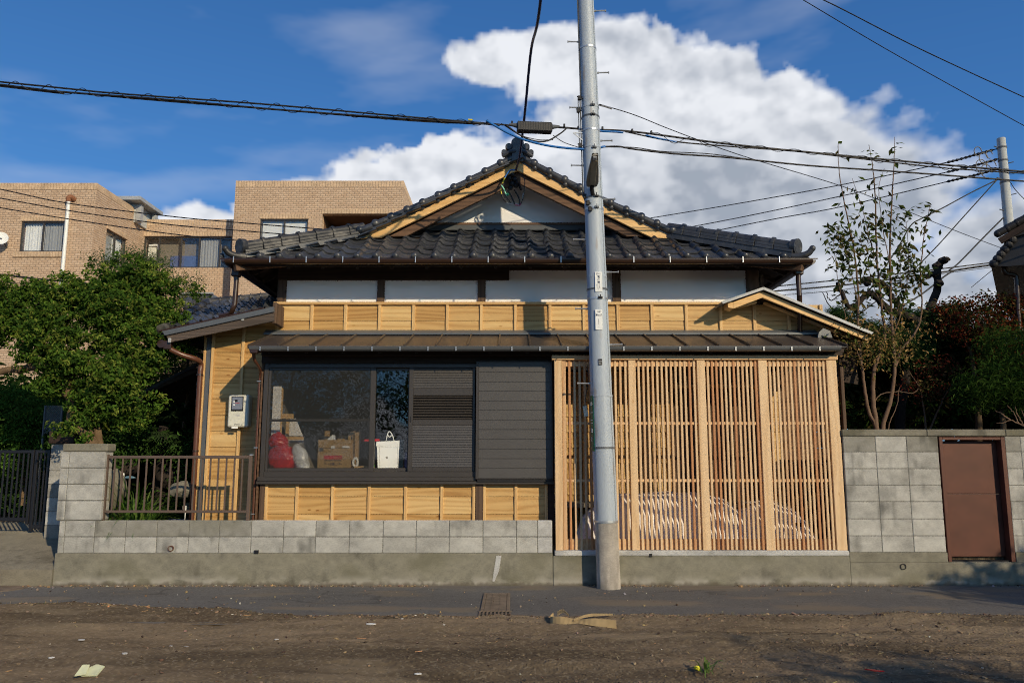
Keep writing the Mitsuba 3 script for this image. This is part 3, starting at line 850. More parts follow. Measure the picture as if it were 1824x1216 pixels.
v, f = m.get()
Rx = np.array([[1, 0, 0], [0, math.cos(-1.1), -math.sin(-1.1)], [0, math.sin(-1.1), math.cos(-1.1)]])
PALEGREEN = plain('pale_green_card', (0.58, 0.60, 0.40), 0.7, 0.2, 0.0, 0.2, 20.0)
crd = thing('paper_scrap', 'pale green folded card scrap at the bottom left of the lot', 'paper')
obj('sheet', (v @ Rx.T * 1.15 + cup + [0, 0.0, 0.0], f), PALEGREEN, crd)
m = MB().prism([(-0.05, 0.0), (0.01, 0.004), (0.03, 0.085), (-0.01, 0.09)], 'y', -0.003, 0.003)
v, f = m.get()
Rz = np.array([[math.cos(0.5), -math.sin(0.5), 0], [math.sin(0.5), math.cos(0.5), 0], [0, 0, 1]])
obj('fold', (v @ Rx.T @ Rz.T * 1.1 + cup + [-0.03, -0.03, 0.012], f), PALEGREEN, crd)
fl = ground(1243, 1207, 0.0)
wd = thing('yellow_flower', 'cut yellow flower with long green leaves lying at the bottom edge', 'flower')
m = MB()
for i in range(26):
    a, b = rng.uniform(0, 6.28), rng.uniform(0.1, 1.3)
    m.ball(fl + np.array([math.cos(a) * math.sin(b), math.sin(a) * math.sin(b), math.cos(b)]) * 0.022 + [0, 0, 0.012], 0.0095, 4)
obj('bloom', m, plain('yellow_petal', (0.72, 0.66, 0.03), 0.6), wd)
v, f, c = blade_patch(14, fl[0] + 0.05, fl[1] - 0.03, fl[2] + 0.008, 0.04, 0.22, 3, [(0.10, 0.19, 0.04), (0.16, 0.24, 0.07)], 0.009, 0.9)
obj('leaves', (v, f), LEAF, wd, color=c)
rp = ground(1560, 1213, 0.015)
rb = thing('red_plastic_scrap', 'red plastic scrap lying in the shade at the bottom right', 'scrap')
obj('sheet', MB().prism([(-0.06, 0.03), (0.0, 0.005), (0.05, -0.03), (-0.02, -0.02)], 'z', 0, 0.006), REDP, rb, place=T().translate(rp.tolist()))
for k, (u, v, s) in enumerate([(145, 1146, 0.042), (90, 1188, 0.026), (221, 1186, 0.03), (330, 1170, 0.022), (745, 1209, 0.032), (492, 1148, 0.02), (303, 1172, 0.016), (716, 1113, 0.016), (660, 1126, 0.055)]):
    q = ground(u, v, 0.004)
    m = MB().prism([(math.cos(a) * s * rng.uniform(0.6, 1), math.sin(a) * s * 0.7 * rng.uniform(0.6, 1)) for a in np.linspace(0, 6.28, 8)[:-1]], 'z', 0, 0.006)
    names = ['largest pale plaster chip on the left part of the lot', 'pale plaster chip near the lower left corner of the lot', 'pale plaster chip above the folded green card', 'small pale chip left of centre on the lot', 'pale flat chip at the bottom edge left of centre',
             'small white chip on the dry earth under the window', 'tiny pale chip left of the small chips', 'tiny chip by the edge of the asphalt', 'long thin pale wood chip on the earth left of the drain']
    o = thing('chip', names[k], 'chip', 'pale chips lying on the lot')
    obj('piece', m, PATCH, o, place=T().translate(q.tolist()))

# ------------------------------------------------------------------ glyph outlines for the lettering
GLYPHS = {'ア':[[[11,74,90,72,94,69,94,65,80,46,67,35,64,35,58,40,58,42,63,45,75,56,77,62,11,63]],[[18,0,19,4,30,9,40,22,44,41,43,54,54,55,54,31,46,10,35,-1,26,-6]]],'ー':[[[9,44,91,44,91,33,9,33]]],'ト':[[[31,-4,31,77,44,77,44,50,62,45,86,34,82,24,80,24,63,32,44,39,44,-5]]],'引':[[[78,-10,78,84,85,85,88,84,87,-9]],[[8,26,14,57,46,58,46,71,10,71,10,81,55,81,55,48,22,47,20,41,21,35,56,35,54,5,50,-5,42,-10,24,-10,20,-2,21,1,39,0,41,2,44,8,45,25]]],'越':[[[1,-5,7,12,10,40,17,39,18,24,21,15,24,15,24,43,4,44,4,52,22,53,22,63,8,64,6,71,22,73,23,85,31,85,32,73,46,72,46,64,31,63,31,54,33,53,48,53,49,67,67,68,68,85,77,85,78,82,86,84,95,72,94,68,97,67,97,59,78,59,79,43,82,42,88,55,95,52,91,39,82,23,85,17,88,15,90,29,96,26,96,11,91,5,84,5,76,14,65,3,97,2,95,-7,36,-6,24,-1,16,6,9,-10,6,-10],[79,78,78,68,86,68,84,73],[34,6,43,3,59,3,55,10,62,14,72,26,55,17,50,13,48,13,45,18,46,24,34,24],[70,29,72,31,71,31],[59,31,66,34,71,33,68,59,59,58],[34,44,34,33,49,33,48,44]]],'セ':[[[8,36,5,47,29,52,29,79,40,79,41,54,85,62,90,56,76,34,66,23,60,25,58,29,67,39,72,50,40,43,40,11,43,8,67,6,85,9,85,-1,74,-4,41,-4,35,-1,30,4,29,11,29,41]]],'ン':[[[13,5,14,7,26,9,52,20,72,36,86,57,90,56,94,48,87,38,70,19,57,10,40,1,22,-4,19,-4]],[[16,65,16,69,21,74,24,74,44,59,49,54,49,50,44,45,40,45,32,54]]],'タ':[[[9,36,9,40,17,45,30,58,39,70,44,82,55,79,50,69,82,69,89,65,82,46,71,28,81,20,81,16,76,10,64,18,51,6,29,-6,24,-6,18,0,18,2,37,10,55,24,50,30,36,38,35,41,40,46,44,46,59,35,63,35,74,54,73,59,43,59,35,48,20,34,14,33]]],'0':[[[4,26,4,47,10,67,16,74,23,76,32,76,42,71,49,61,51,51,51,23,46,8,39,0,32,-2,19,-1,9,9],[15,47,19,13,23,9,31,8,35,10,40,23,40,51,37,60,31,66,24,66,18,58]]],'1':[[[8,9,24,9,24,61,11,61,11,70,16,70,26,75,35,75,35,9,50,9,50,-1,8,-1]]],'2':[[[3,65,13,74,20,76,35,75,45,67,49,53,45,38,36,24,24,9,51,9,51,-1,4,-1,4,7,22,24,31,35,36,47,36,58,34,64,28,66,20,66,10,57]]],'3':[[[1,9,6,16,22,8,33,9,37,13,39,26,31,32,16,35,18,44,27,44,36,50,36,61,30,66,22,66,12,60,9,60,5,64,5,67,20,76,32,76,41,72,46,67,49,61,47,49,45,44,39,39,47,32,51,24,51,15,47,6,40,0,32,-2,20,-2,11,0]]],'西':[[[5,69,5,79,95,79,95,69,65,68,65,58,89,57,91,55,91,-9,81,-10,81,-4,21,-4,20,-10,10,-10,10,56,33,58,34,68],[21,18,21,6,81,7,81,21,61,21,56,25,54,47,44,47,41,35,36,26,25,18],[65,32,81,31,81,47,65,47],[44,69,44,58,55,58,55,69],[20,28,25,29,30,34,34,42,33,47,20,47]]],'電':[[[6,69,45,69,44,72,13,73,13,81,86,81,87,73,56,72,55,69,94,69,94,46,84,46,84,40,58,40,58,47,83,48,84,61,56,61,54,37,85,36,85,4,54,4,54,1,56,-1,86,-1,90,11,97,7,94,-7,89,-10,53,-10,45,-5,44,4,26,4,25,-1,15,-1,15,36,45,36,45,59,43,61,17,61,17,48,42,46,41,40,18,40,16,46,6,46],[55,16,54,13,56,11,75,12,74,16],[55,29,54,24,75,24,74,29],[25,12,43,11,45,16,26,16],[25,24,44,24,45,28,26,29]],[[58,50,58,57,81,57,81,50]],[[19,57,41,57,42,51,19,50]]],'山':[[[10,-2,10,64,20,64,21,8,45,8,45,84,55,84,55,8,80,8,80,64,90,64,90,-10,81,-10,79,-3]]],'野':[[[2,4,24,7,23,19,6,19,6,27,24,28,23,37,6,38,6,80,92,80,96,77,94,70,81,56,88,48,97,46,96,36,90,20,86,20,81,21,85,37,78,37,77,-4,74,-9,55,-10,52,0,4,-6],[52,71,51,48,72,48,70,52,56,60,56,62,60,66,73,63,80,71],[34,8,54,10,54,0,67,0,67,37,34,37,34,28,51,27,51,19,34,18],[34,54,34,46,42,46,42,54],[34,71,34,63,42,63,42,71],[15,63,23,63,24,71,15,71],[24,53,15,54,15,47,23,46]]],'大':[[[4,-5,5,0,20,8,29,17,41,42,41,46,5,46,5,56,43,56,45,85,55,85,54,56,95,56,95,46,59,46,68,24,76,13,89,3,97,-1,91,-10,76,-2,66,8,58,20,51,35,42,18,26,-1,11,-10,9,-10,7,-6]]],'岩':[[[6,3,1,11,11,16,29,36,28,39,5,39,5,49,96,47,95,39,42,39,36,28,89,27,89,-10,79,-10,78,-6,34,-6,32,-11,25,-11,23,13,20,12,9,3],[34,3,78,3,79,18,34,19]],[[11,81,21,81,22,66,44,66,45,85,55,85,55,66,78,66,79,80,89,81,89,58,13,56]]],'支':[[[3,-4,4,0,21,3,36,8,39,11,28,23,20,36,11,36,11,46,45,47,45,60,6,60,8,70,44,70,45,85,55,85,55,70,94,69,92,60,55,59,55,46,80,46,85,44,85,40,79,29,62,11,76,4,97,0,92,-10,73,-6,51,4,35,-4,12,-10,6,-10],[32,35,35,29,45,19,52,16,66,29,69,36]]],'の':[[[8,24,9,42,14,52,26,65,40,71,60,72,76,66,86,56,91,45,92,30,87,14,80,5,62,-4,53,-5,48,5,59,6,70,11,77,19,81,29,81,41,79,48,67,60,59,62,56,61,50,29,42,13,34,4,23,3,18,5,13,10],[19,39,19,22,24,15,30,15,34,19,41,37,45,52,45,61,40,61,26,52]]],'一':[[[4,44,97,44,97,34,4,33]]],'二':[[[5,0,5,11,96,10,95,0]],[[12,70,87,70,87,60,14,60]]],'5':[[[1,8,5,15,9,15,21,8,32,9,37,14,40,21,39,31,33,37,21,39,13,35,8,39,10,75,47,75,47,65,21,65,19,55,19,48,34,49,42,45,47,40,51,31,51,18,46,6,36,-1,20,-2,11,0]]],'6':[[[4,34,8,59,16,71,28,76,39,76,51,69,51,66,46,61,43,61,36,66,24,64,19,57,16,49,17,42,25,46,39,46,49,39,52,29,52,18,49,8,41,0,35,-2,25,-2,16,1,8,14],[18,32,19,14,25,8,33,8,40,14,41,27,36,36,27,37]]],'7':[[[4,65,4,75,52,74,52,68,43,55,35,37,30,-1,19,-1,19,11,25,41,37,65]]],'E':[[[9,-1,9,75,54,75,54,65,22,65,20,63,21,44,49,44,49,35,20,34,20,11,22,9,55,9,55,0]]],'N':[[[9,75,20,75,22,72,52,21,53,75,64,74,62,-1,51,-1,24,50,21,51,20,-1,9,-1]]]}


def lettering(text, height, depth=0.002, vertical=False, gap=1.1):
    """Flat characters in the xz plane (facing -y), built from their outlines."""
    from shapely.geometry import Polygon
    import trimesh
    m = MB()
    for i, ch in enumerate(text):
        for rings in GLYPHS.get(ch, []):
            pts = [np.array(r, float).reshape(-1, 2) / 100.0 for r in rings]
            poly = Polygon(pts[0], pts[1:]).buffer(0)
            for gm in getattr(poly, 'geoms', [poly]):
                if gm.is_empty:
                    continue
                e = trimesh.creation.extrude_polygon(gm, depth, engine='earcut')
                v = np.array(e.vertices)
                off = np.array([0, -i * gap]) if vertical else np.array([i * gap, 0])
                m.add(np.stack([(v[:, 0] + off[0]) * height, -v[:, 2], (v[:, 1] + off[1]) * height], 1), np.array(e.faces))
    return m


# ------------------------------------------------------------------ the utility pole in front of the lattice
pole = thing('utility_pole', 'grey concrete utility pole standing in the lane in front of the lattice', 'utility pole')
YP = 9.50
pb, pt = np.array([X(1084.5, 1046, YP), YP, -0.02]), at(1043.5, 0, YP)
pdir = (pt - pb) / (pt[2] - pb[2])
PTOP = 9.6
def pole_at(z):
    return pb + pdir * (z - pb[2])
def pole_r(z):
    return 0.139 + (0.098 - 0.139) * (z / 7.45)
zs = Z(930, YP)
obj('shaft', MB().tube([pole_at(z) for z in np.linspace(-0.05, PTOP, 14)], [pole_r(z) for z in np.linspace(-0.05, PTOP, 14)], 28), POLECON, pole, smooth=50)
obj('sheath', MB().tube([pole_at(z) for z in np.linspace(zs, PTOP - 0.02, 14)], [pole_r(z) + 0.004 for z in np.linspace(zs, PTOP - 0.02, 14)], 28), POLEPAINT, pole, smooth=50)
seam = MB().tube([pole_at(z) + np.array([0.75, -0.66, 0]) * (pole_r(z) + 0.005) for z in np.linspace(zs, 7.6, 10)], 0.0025, 5)
obj('sheath_seam', seam, GREYMETAL, pole)
for k, v in enumerate([80, 186, 203, 228, 258, 349, 369, 490, 513, 530, 704, 797, 929]):
    z = Z(v, YP - 0.12)
    c = pole_at(z)
    r = pole_r(z) + 0.005
    obj('band', MB().lathe([(r, -0.011), (r + 0.004, -0.011), (r + 0.004, 0.011), (r, 0.011)], c, 'z', 28), [STEEL, POLEPAINT, GREYMETAL][k % 3], pole)
for k, v in enumerate([186, 203, 262, 349, 369, 530]):
    z = Z(v, YP - 0.12)
    c = pole_at(z) + np.array([0.02, -pole_r(z) - 0.012, 0])
    m = MB().box(c[0] - 0.03, c[0] + 0.03, c[1] - 0.010, c[1] + 0.012, c[2] - 0.012, c[2] + 0.012, 0.003).tube([c + [0, -0.02, -0.01], c + [0, -0.02, 0.035]], 0.006, 6)
    obj('band_clasp', m, [GREYMETAL, BLACK][k % 2], pole)
bolt_px = [(1, 20), (-1, 75), (1, 130), (-1, 192), (1, 251), (-1, 295), (1, 355), (-1, 427), (1, 485), (-1, 550), (1, 614), (-1, 683)]
for s, v in bolt_px:
    z = Z(v, YP)
    c = pole_at(z)
    r = pole_r(z)
    m = MB().tube([c + [s * (r - 0.01), 0, 0], c + [s * (r + 0.15), 0, 0.004]], 0.009, 8).lathe([(0.0001, -0.006), (0.015, -0.006), (0.015, 0.006), (0.0001, 0.006)], c + np.array([s * (r + 0.153), 0, 0.004]), 'x', 10)
    m.tube([c + [s * (r - 0.01), 0, 0], c + [s * (r + 0.03), 0, 0]], 0.014, 8)
    obj('step_bolt', m, STEEL, pole)
# cable conduit and clamps down the left side
m = MB()
for dx, v0, v1, r in ((-0.012, -200, 175, 0.010), (-0.02, 178, 352, 0.009), (-0.045, 178, 262, 0.007)):
    m.tube([pole_at(z) + [-pole_r(z) + dx, -0.02, 0] for z in np.linspace(Z(v0, YP), Z(v1, YP), 8)], r, 6)
obj('conduit', m, GREYMETAL, pole)
m = MB()
for v, du in ((178, -0.03), (200, -0.05), (262, -0.04), (352, 0.0), (366, 0.03), (378, 0.05)):
    c = pole_at(Z(v, YP)) + [-pole_r(Z(v, YP)) + du, -0.05 - max(0, du) * 1.6, 0]
    m.obox(c, (0.022, 0.018, 0.03), None, 0.006).tube([c + [-0.03, 0, 0.02], c + [0.04, -0.01, -0.01]], 0.007, 6)
obj('clamp', m, BLACK, pole)
c = pole_at(Z(243, YP))
obj('bracket', MB().beam(c + [-pole_r(5) - 0.12, -0.03, 0.035], c + [-pole_r(5) + 0.01, -0.03, 0.03], 0.012, 0.012).beam(c + [-pole_r(5) - 0.12, -0.03, 0.035], c + [-pole_r(5) + 0.01, -0.03, -0.075], 0.012, 0.012), STEEL, pole)
# plates
def plate(v0, v1, uc, hw, bsdf, name, text, ink, hgt, label):
    z0, z1 = Z(v1, YP - 0.13), Z(v0, YP - 0.13)
    c = pole_at((z0 + z1) / 2)
    r = pole_r((z0 + z1) / 2)
    xc = X(uc, (v0 + v1) / 2, YP - r)
    key = obj(name, MB().box(xc - hw, xc + hw, c[1] - r - 0.012, c[1] - r - 0.004, z0, z1, 0.002), bsdf, pole, label=label)
    y = c[1] - r - 0.0125
    for i, (t, z, h) in enumerate(text):
        w = len(t) * 1.0 * h
        mm = lettering(t, h, 0.0015, gap=1.0)
        if mm.n:
            vv, ff = mm.get()
            obj('print', (vv + [xc - w / 2 + 0.05 * h, y, z1 + z], ff), ink, key)
    return key
plate(484, 519, 1066, 0.044, WHITEP, 'number_plate', [('西31', -0.034, 0.022), ('電', -0.075, 0.032), ('山', -0.110, 0.030), ('野', -0.145, 0.030), ('62', -0.176, 0.028), ('25', -0.206, 0.028), ('7', -0.232, 0.024)], INK, 0.03, 'upper white number plate with vertical writing on the pole')
plate(551, 587, 1066.5, 0.043, WHITEP, 'number_plate', [('大岩', -0.036, 0.022), ('電山支', -0.078, 0.027), ('1', -0.13, 0.022), ('3', -0.155, 0.022), ('2', -0.18, 0.022), ('3', -0.222, 0.018)], INK, 0.03, 'lower white number plate with a dark stamp on the pole')
plate(639, 650, 1069, 0.022, BLACK, 'number_plate', [('EN', -0.036, 0.020), ('35', -0.066, 0.020)], WHITEP, 0.02, 'small black plate on the pole above the lattice')
# green sign sheet wrapped round the left flank of the pole
z0, z1 = Z(803, YP), Z(705, YP)
v, f = [], []
A = np.radians(np.linspace(176, 216, 9))
for z in (z0, z1):
    c, r = pole_at(z), pole_r(z) + 0.010
    v += [c + [math.cos(a) * r, math.sin(a) * r, 0] for a in A]
    v += [c + [math.cos(a) * (r - 0.005), math.sin(a) * (r - 0.005), 0] for a in A]
n = 9
f = [[i, i + 1, 2 * n + i + 1, 2 * n + i] for i in range(n - 1)] + [[n + i + 1, n + i, 3 * n + i, 3 * n + i + 1] for i in range(n - 1)] + [[n + i, n + i + 1, i + 1, i] for i in range(n - 1)] + [[0, 2 * n, 3 * n, n], [n - 1, 2 * n - 1, 4 * n - 1, 3 * n - 1]]
gs = obj('green_sign', (v, f), plain('green_sign_enamel', (0.010, 0.11, 0.065), 0.35, 0.5), pole, smooth=30, label='green enamel sign with white characters on the left flank of the pole')
for i, ch in enumerate('の一二山2'):
    mm = lettering(ch, 0.06, 0.002)
    if mm.n:
        vv, ff = mm.get()
        a = math.radians(198)
        z = z1 - 0.12 - i * 0.105
        c, r = pole_at(z), pole_r(z) + 0.0115
        th = a + (vv[:, 0] - 0.03) / r
        rr = r + (-vv[:, 1])
        obj('print', (np.stack([c[0] + np.cos(th) * rr, c[1] + np.sin(th) * rr, z + vv[:, 2]], 1), ff), WHITEP, gs)
# paper tag on a string
tg = thing('paper_tag', 'pale paper tag hanging on a string left of the pole', 'tag')
ta = at(1047, 650, 9.62)
ta2, tb = at(1043.5, 705, 9.62), at(1042, 722, 9.62)
obj('string', MB().tube([ta, at(1048, 680, 9.62), ta2, tb], 0.005, 6), BLACK, tg)
q = at(1043, 732, 9.62)
R = np.array([[math.cos(0.16), 0, math.sin(0.16)], [0, 1, 0], [-math.sin(0.16), 0, math.cos(0.16)]])
obj('card', MB().obox(q, (0.025, 0.003, 0.065), R.T, 0.002), plain('cream_card', (0.66, 0.63, 0.50), 0.8), tg)

# street lamp reaching out over the lane
lamp = thing('street_lamp', 'grey tapered street lamp fixed to the pole below the cables', 'street lamp')
la, lbm = pole_at(Z(343, YP)) + [-0.035, -pole_r(4.8) - 0.06, 0.02], np.array([X(1060, 276, 8.72), 8.72, Z(276, 8.72)])
d = lbm - la
s = np.cross(d, [0, 0, 1.0])
s /= np.linalg.norm(s)
upv = np.cross(s, d)
upv /= np.linalg.norm(upv)
tt = [0, 0.03, 0.15, 0.5, 0.85, 1.0]
hw = [0.045, 0.066, 0.076, 0.064, 0.044, 0.038]
hh = [0.03, 0.05, 0.06, 0.055, 0.04, 0.028]
v, f = [], []
K = 12
for t, w, h in zip(tt, hw, hh):
    for k in range(K):
        a = 2 * math.pi * k / K
        ca, sa = math.cos(a), math.sin(a)
        v.append(la + d * t + s * w * np.sign(ca) * abs(ca) ** 0.5 + upv * (h * abs(sa) ** 0.6 if sa > 0 else -0.012))
for i in range(len(tt) - 1):
    for k in range(K):
        f.append([i * K + k, (i + 1) * K + k, (i + 1) * K + (k + 1) % K, i * K + (k + 1) % K])
f += [[0, 3, 6, 9], [5 * K + 9, 5 * K + 6, 5 * K + 3, 5 * K]]
obj('housing', (v, f), LAMPM, lamp, smooth=40)
obj('diffuser', MB().beam(la + d * 0.1 - upv * 0.018, la + d * 0.86 - upv * 0.018, 0.07, 0.012, upv, 0.004), plain('dusty_lamp_cover', (0.26, 0.23, 0.17), 0.45, 0.5, 0.0, 0.2, 12.0), lamp)
obj('tip_fitting', MB().beam(la + d * 0.88 - upv * 0.018, la + d * 0.98 - upv * 0.018, 0.045, 0.02, upv, 0.004), PALEMETAL, lamp)
obj('arm', MB().tube([pole_at(Z(352, YP)) + [-0.02, -pole_r(4.7), 0], la + [0, 0.02, -0.03], la + d * 0.05], 0.026, 10), BLACK, lamp)

# ------------------------------------------------------------------ overhead cables
def cable(pts, r, bsdf, label, n=40, name='cable', group=None, parent=None, sides=6):
    return obj(name, MB().tube(spline(pts, n), r, sides), bsdf, parent, smooth=True, label=label, cat=None if parent else 'cable', group=group)


def yrun(u, a=8.75, b=10.1):
    return a + (b - a) * u / 1824


def along(pxs, y):
    return [at(u, v, y(u) if callable(y) else y) for u, v in pxs]


def extend(p, e0=0.6, e1=0.6):
    p = list(p)
    return [p[0] + (p[0] - p[1]) * e0] + p + [p[-1] + (p[-1] - p[-2]) * e1]


bun = thing('cable_bundle', 'thick black cable pair with a spiral hanger crossing the sky left of the pole', 'cable')
Lm = extend(along([(0, 146), (200, 166), (460, 185), (700, 206), (880, 221), (925, 225)], yrun), 7, 0)
Lc = extend(along([(0, 151), (100, 163), (300, 178), (500, 196), (740, 213), (880, 222)], yrun), 12, 0)
cable(Lm, 0.0105, BLACK, None, 60, 'messenger', parent=bun)
cable(Lc, 0.012, BLACK, None, 60, 'line', parent=bun)
cable([q + [0, 0.012, 0.010 * (-1) ** i - 0.006] for i, q in enumerate(Lc)], 0.008, BLACK, None, 60, 'line', parent=bun)
def interp_curve(c, x):
    o = np.argsort(c[:, 0])
    return np.stack([x, np.interp(x, c[o, 0], c[o, 1]), np.interp(x, c[o, 0], c[o, 2])], 1)
A, B = spline(Lm, 300), spline(Lc, 300)
xx = np.linspace(max(A[0, 0], B[0, 0], -12), B[-1, 0] - 0.05, 620)
a_, b_ = interp_curve(A, xx), interp_curve(B, xx)
ph = xx / 0.375 * 2 * math.pi
half = np.linalg.norm(a_ - b_, axis=1) / 2 + 0.024
obj('spiral_hanger', MB().tube((a_ + b_) / 2 + np.stack([0 * ph, np.cos(ph) * half * 0.8, np.sin(ph) * half], 1), 0.0042, 5), BLACK, bun, smooth=True)
bun2 = thing('cable_bundle', 'thick black cable pair with a spiral hanger crossing the sky right of the pole', 'cable')
Rm = extend(along([(984, 226), (1052, 231), (1130, 235), (1300, 257), (1500, 277), (1650, 291), (1824, 306)], yrun), 0, 8)
Rc = extend(along([(1120, 236), (1200, 252), (1300, 261), (1420, 270), (1560, 286), (1690, 300), (1824, 309)], yrun), 0, 8)
cable(Rm, 0.0125, BLACK, None, 60, 'messenger', parent=bun2)
cable(Rc, 0.009, BLACK, None, 60, 'line', parent=bun2)
A, B = spline(Rm[1:], 300), spline(Rc, 300)
xx = np.linspace(X(1150, 240, yrun(1150)), 9.0, 300)
a_, b_ = interp_curve(A, xx), interp_curve(B, xx)
ph = (xx - xx[0]) / 0.46 * 2 * math.pi
half = np.linalg.norm(a_ - b_, axis=1) / 2 + 0.022
obj('spiral_hanger', MB().tube((a_ + b_) / 2 + np.stack([0 * ph, np.cos(ph) * half * 0.8, np.sin(ph) * half], 1), 0.004, 5), BLACK, bun2, smooth=True)
obj('blue_sleeve', MB().tube(spline(along([(1030, 230), (1060, 233), (1110, 236)], lambda u: yrun(u) - 0.02), 12), 0.0135, 8), BLUEC, bun2, smooth=True)
obj('blue_sleeve', MB().tube(spline(along([(1150, 241), (1175, 247), (1205, 253)], lambda u: yrun(u) - 0.01), 10), 0.011, 8), BLUEC, bun2, smooth=True)
for i, (u, v) in enumerate([(912, 219), (1005, 224), (1030, 228), (1073, 229), (1126, 233), (1160, 236), (868, 217)]):
    obj('tie', MB().obox(at(u, v, yrun(u) - 0.01), (0.012, 0.018, 0.022), None, 0.004), BLACK, bun2 if u > 985 else bun)
bl = thing('blue_cable', 'bright blue sleeved cable sagging from the bundle to the pole', 'cable')
cable(along([(866, 215), (905, 237), (940, 251), (985, 261), (1030, 265.5), (1056, 265), (1078, 261)], lambda u: yrun(u) - 0.06), 0.0145, BLUEC, None, 40, 'sleeve', parent=bl)
sc = cable(extend(along([(1072, 262), (1100, 261), (1130, 266), (1200, 274), (1300, 281), (1440, 295), (1600, 306), (1824, 323)], lambda u: yrun(u) - 0.04), 0, 1.0), 0.011, BLACK, 'second black cable below the thick bundle right of the pole', 50)
cable(along([(1085, 262), (1130, 263), (1180, 270), (1260, 274), (1330, 283)], lambda u: yrun(u) - 0.02), 0.006, BLACK, 'thin black wire twisted over the second cable right of the pole', 30)
cable(along([(900, 222), (925, 240), (950, 251), (975, 251), (998, 238), (1010, 228)], lambda u: yrun(u) - 0.05), 0.010, BLACK, 'black cable loop hanging under the splice box', 30)
cable(along([(893, 220), (925, 240), (958, 249), (985, 249)], lambda u: yrun(u) - 0.03), 0.005, BLACK, 'thin wire loop beside the black loop under the splice box', 24)
cable(along([(985, 241), (1005, 254), (1035, 264)], lambda u: yrun(u)), 0.005, BLACK, 'thin wire from the splice box down to the pole', 16)
sb = thing('splice_box', 'long black cable splice box hanging on the cables left of the pole', 'splice box')
a, b = at(921, 226.5, yrun(921) - 0.04), at(983, 229, yrun(983) - 0.04)
obj('body', MB().beam(a, b, 0.11, 0.125, (0, 0, 1), 0.012), BLACK, sb)
m = MB()
for i in range(14):
    c = a + (b - a) * (i + 0.5) / 14
    m.obox(c, (0.004, 0.0585, 0.058), None)
obj('rib', m, plain('black_rib_plastic', (0.020, 0.020, 0.021), 0.5), sb, kind='stuff')
e = (b - a) / np.linalg.norm(b - a)
obj('end_cone', MB().tube([a - e * 0.10 + [0, 0, 0.03], a + [0, 0, 0.02]], [0.013, 0.032], 10), GREYMETAL, sb)
obj('end_cone', MB().tube([b + e * 0.10 + [0, 0, 0.03], b + [0, 0, 0.02]], [0.013, 0.032], 10), GREYMETAL, sb)
obj('yellow_mark', MB().tube(along([(834, 213.5), (842, 214.2)], lambda u: yrun(u) - 0.012), 0.012, 8), YELLOW, bun)

sd = cable([at(1000, -420, 6.0), at(963, 0, 7.6), at(946, 90, 8.7), at(935, 200, 9.6), at(926, 275, 10.3), at(919, 303, 10.72)], 0.0165, NAVYC, 'thick dark service cable coming down from above to the gable', 50)
GW = 'thin grey wires on the right'
cable([at(1068, 186, 9.42), at(1130, 205, 9.7), at(1200, 233, 10.2), at(1320, 277, 11), at(1500, 332, 12), at(1620, 378, 13), at(1720, 418, 14), at(1860, 470, 15)], 0.006, BLACK, 'thin twisted stay wire running from the pole down to the right edge', 50)
m = MB().tube(along([(1066, 187), (1078, 190), (1090, 194)], 9.44), 0.011, 6)
obj('wire_grip', m, STEEL, pole)
cable([at(1400, -20, 9), at(1466, 0, 9.3), at(1640, 88, 10), at(1860, 190, 11)], 0.0075, BLACK, 'upper black wire across the top right corner of the sky', 24)
cable([at(1390, -22, 9), at(1430, 0, 9.2), at(1600, 100, 10), at(1860, 244, 11)], 0.006, BLACK, 'lower black wire across the top right corner of the sky', 24)
# wires to the brick building, passing behind the house
LW = [([(-60, 326), (0, 337), (120, 362), (300, 385), (430, 397), (700, 418)], 'uppermost thin wire in front of the brick building'), ([(-60, 342), (0, 353), (140, 378), (300, 400), (430, 411), (660, 430)], 'second thin wire in front of the brick building'),
      ([(-60, 358), (0, 370), (140, 393), (300, 416), (420, 428), (640, 445)], 'third thin wire in front of the brick building')]
for p, lab in LW:
    cable(along(p, 15.0), 0.011, BLACK, lab, 30)
cable(along([(-60, 482), (0, 489), (70, 497), (145, 504), (300, 520)], 15.0), 0.020, BLACK, 'thick wire low across the brick building above the tree', 20)
cable(along([(-60, 499), (0, 502), (145, 513), (300, 528)], 15.0), 0.008, BLACK, 'faint wire under the thick low wire by the brick building', 20)

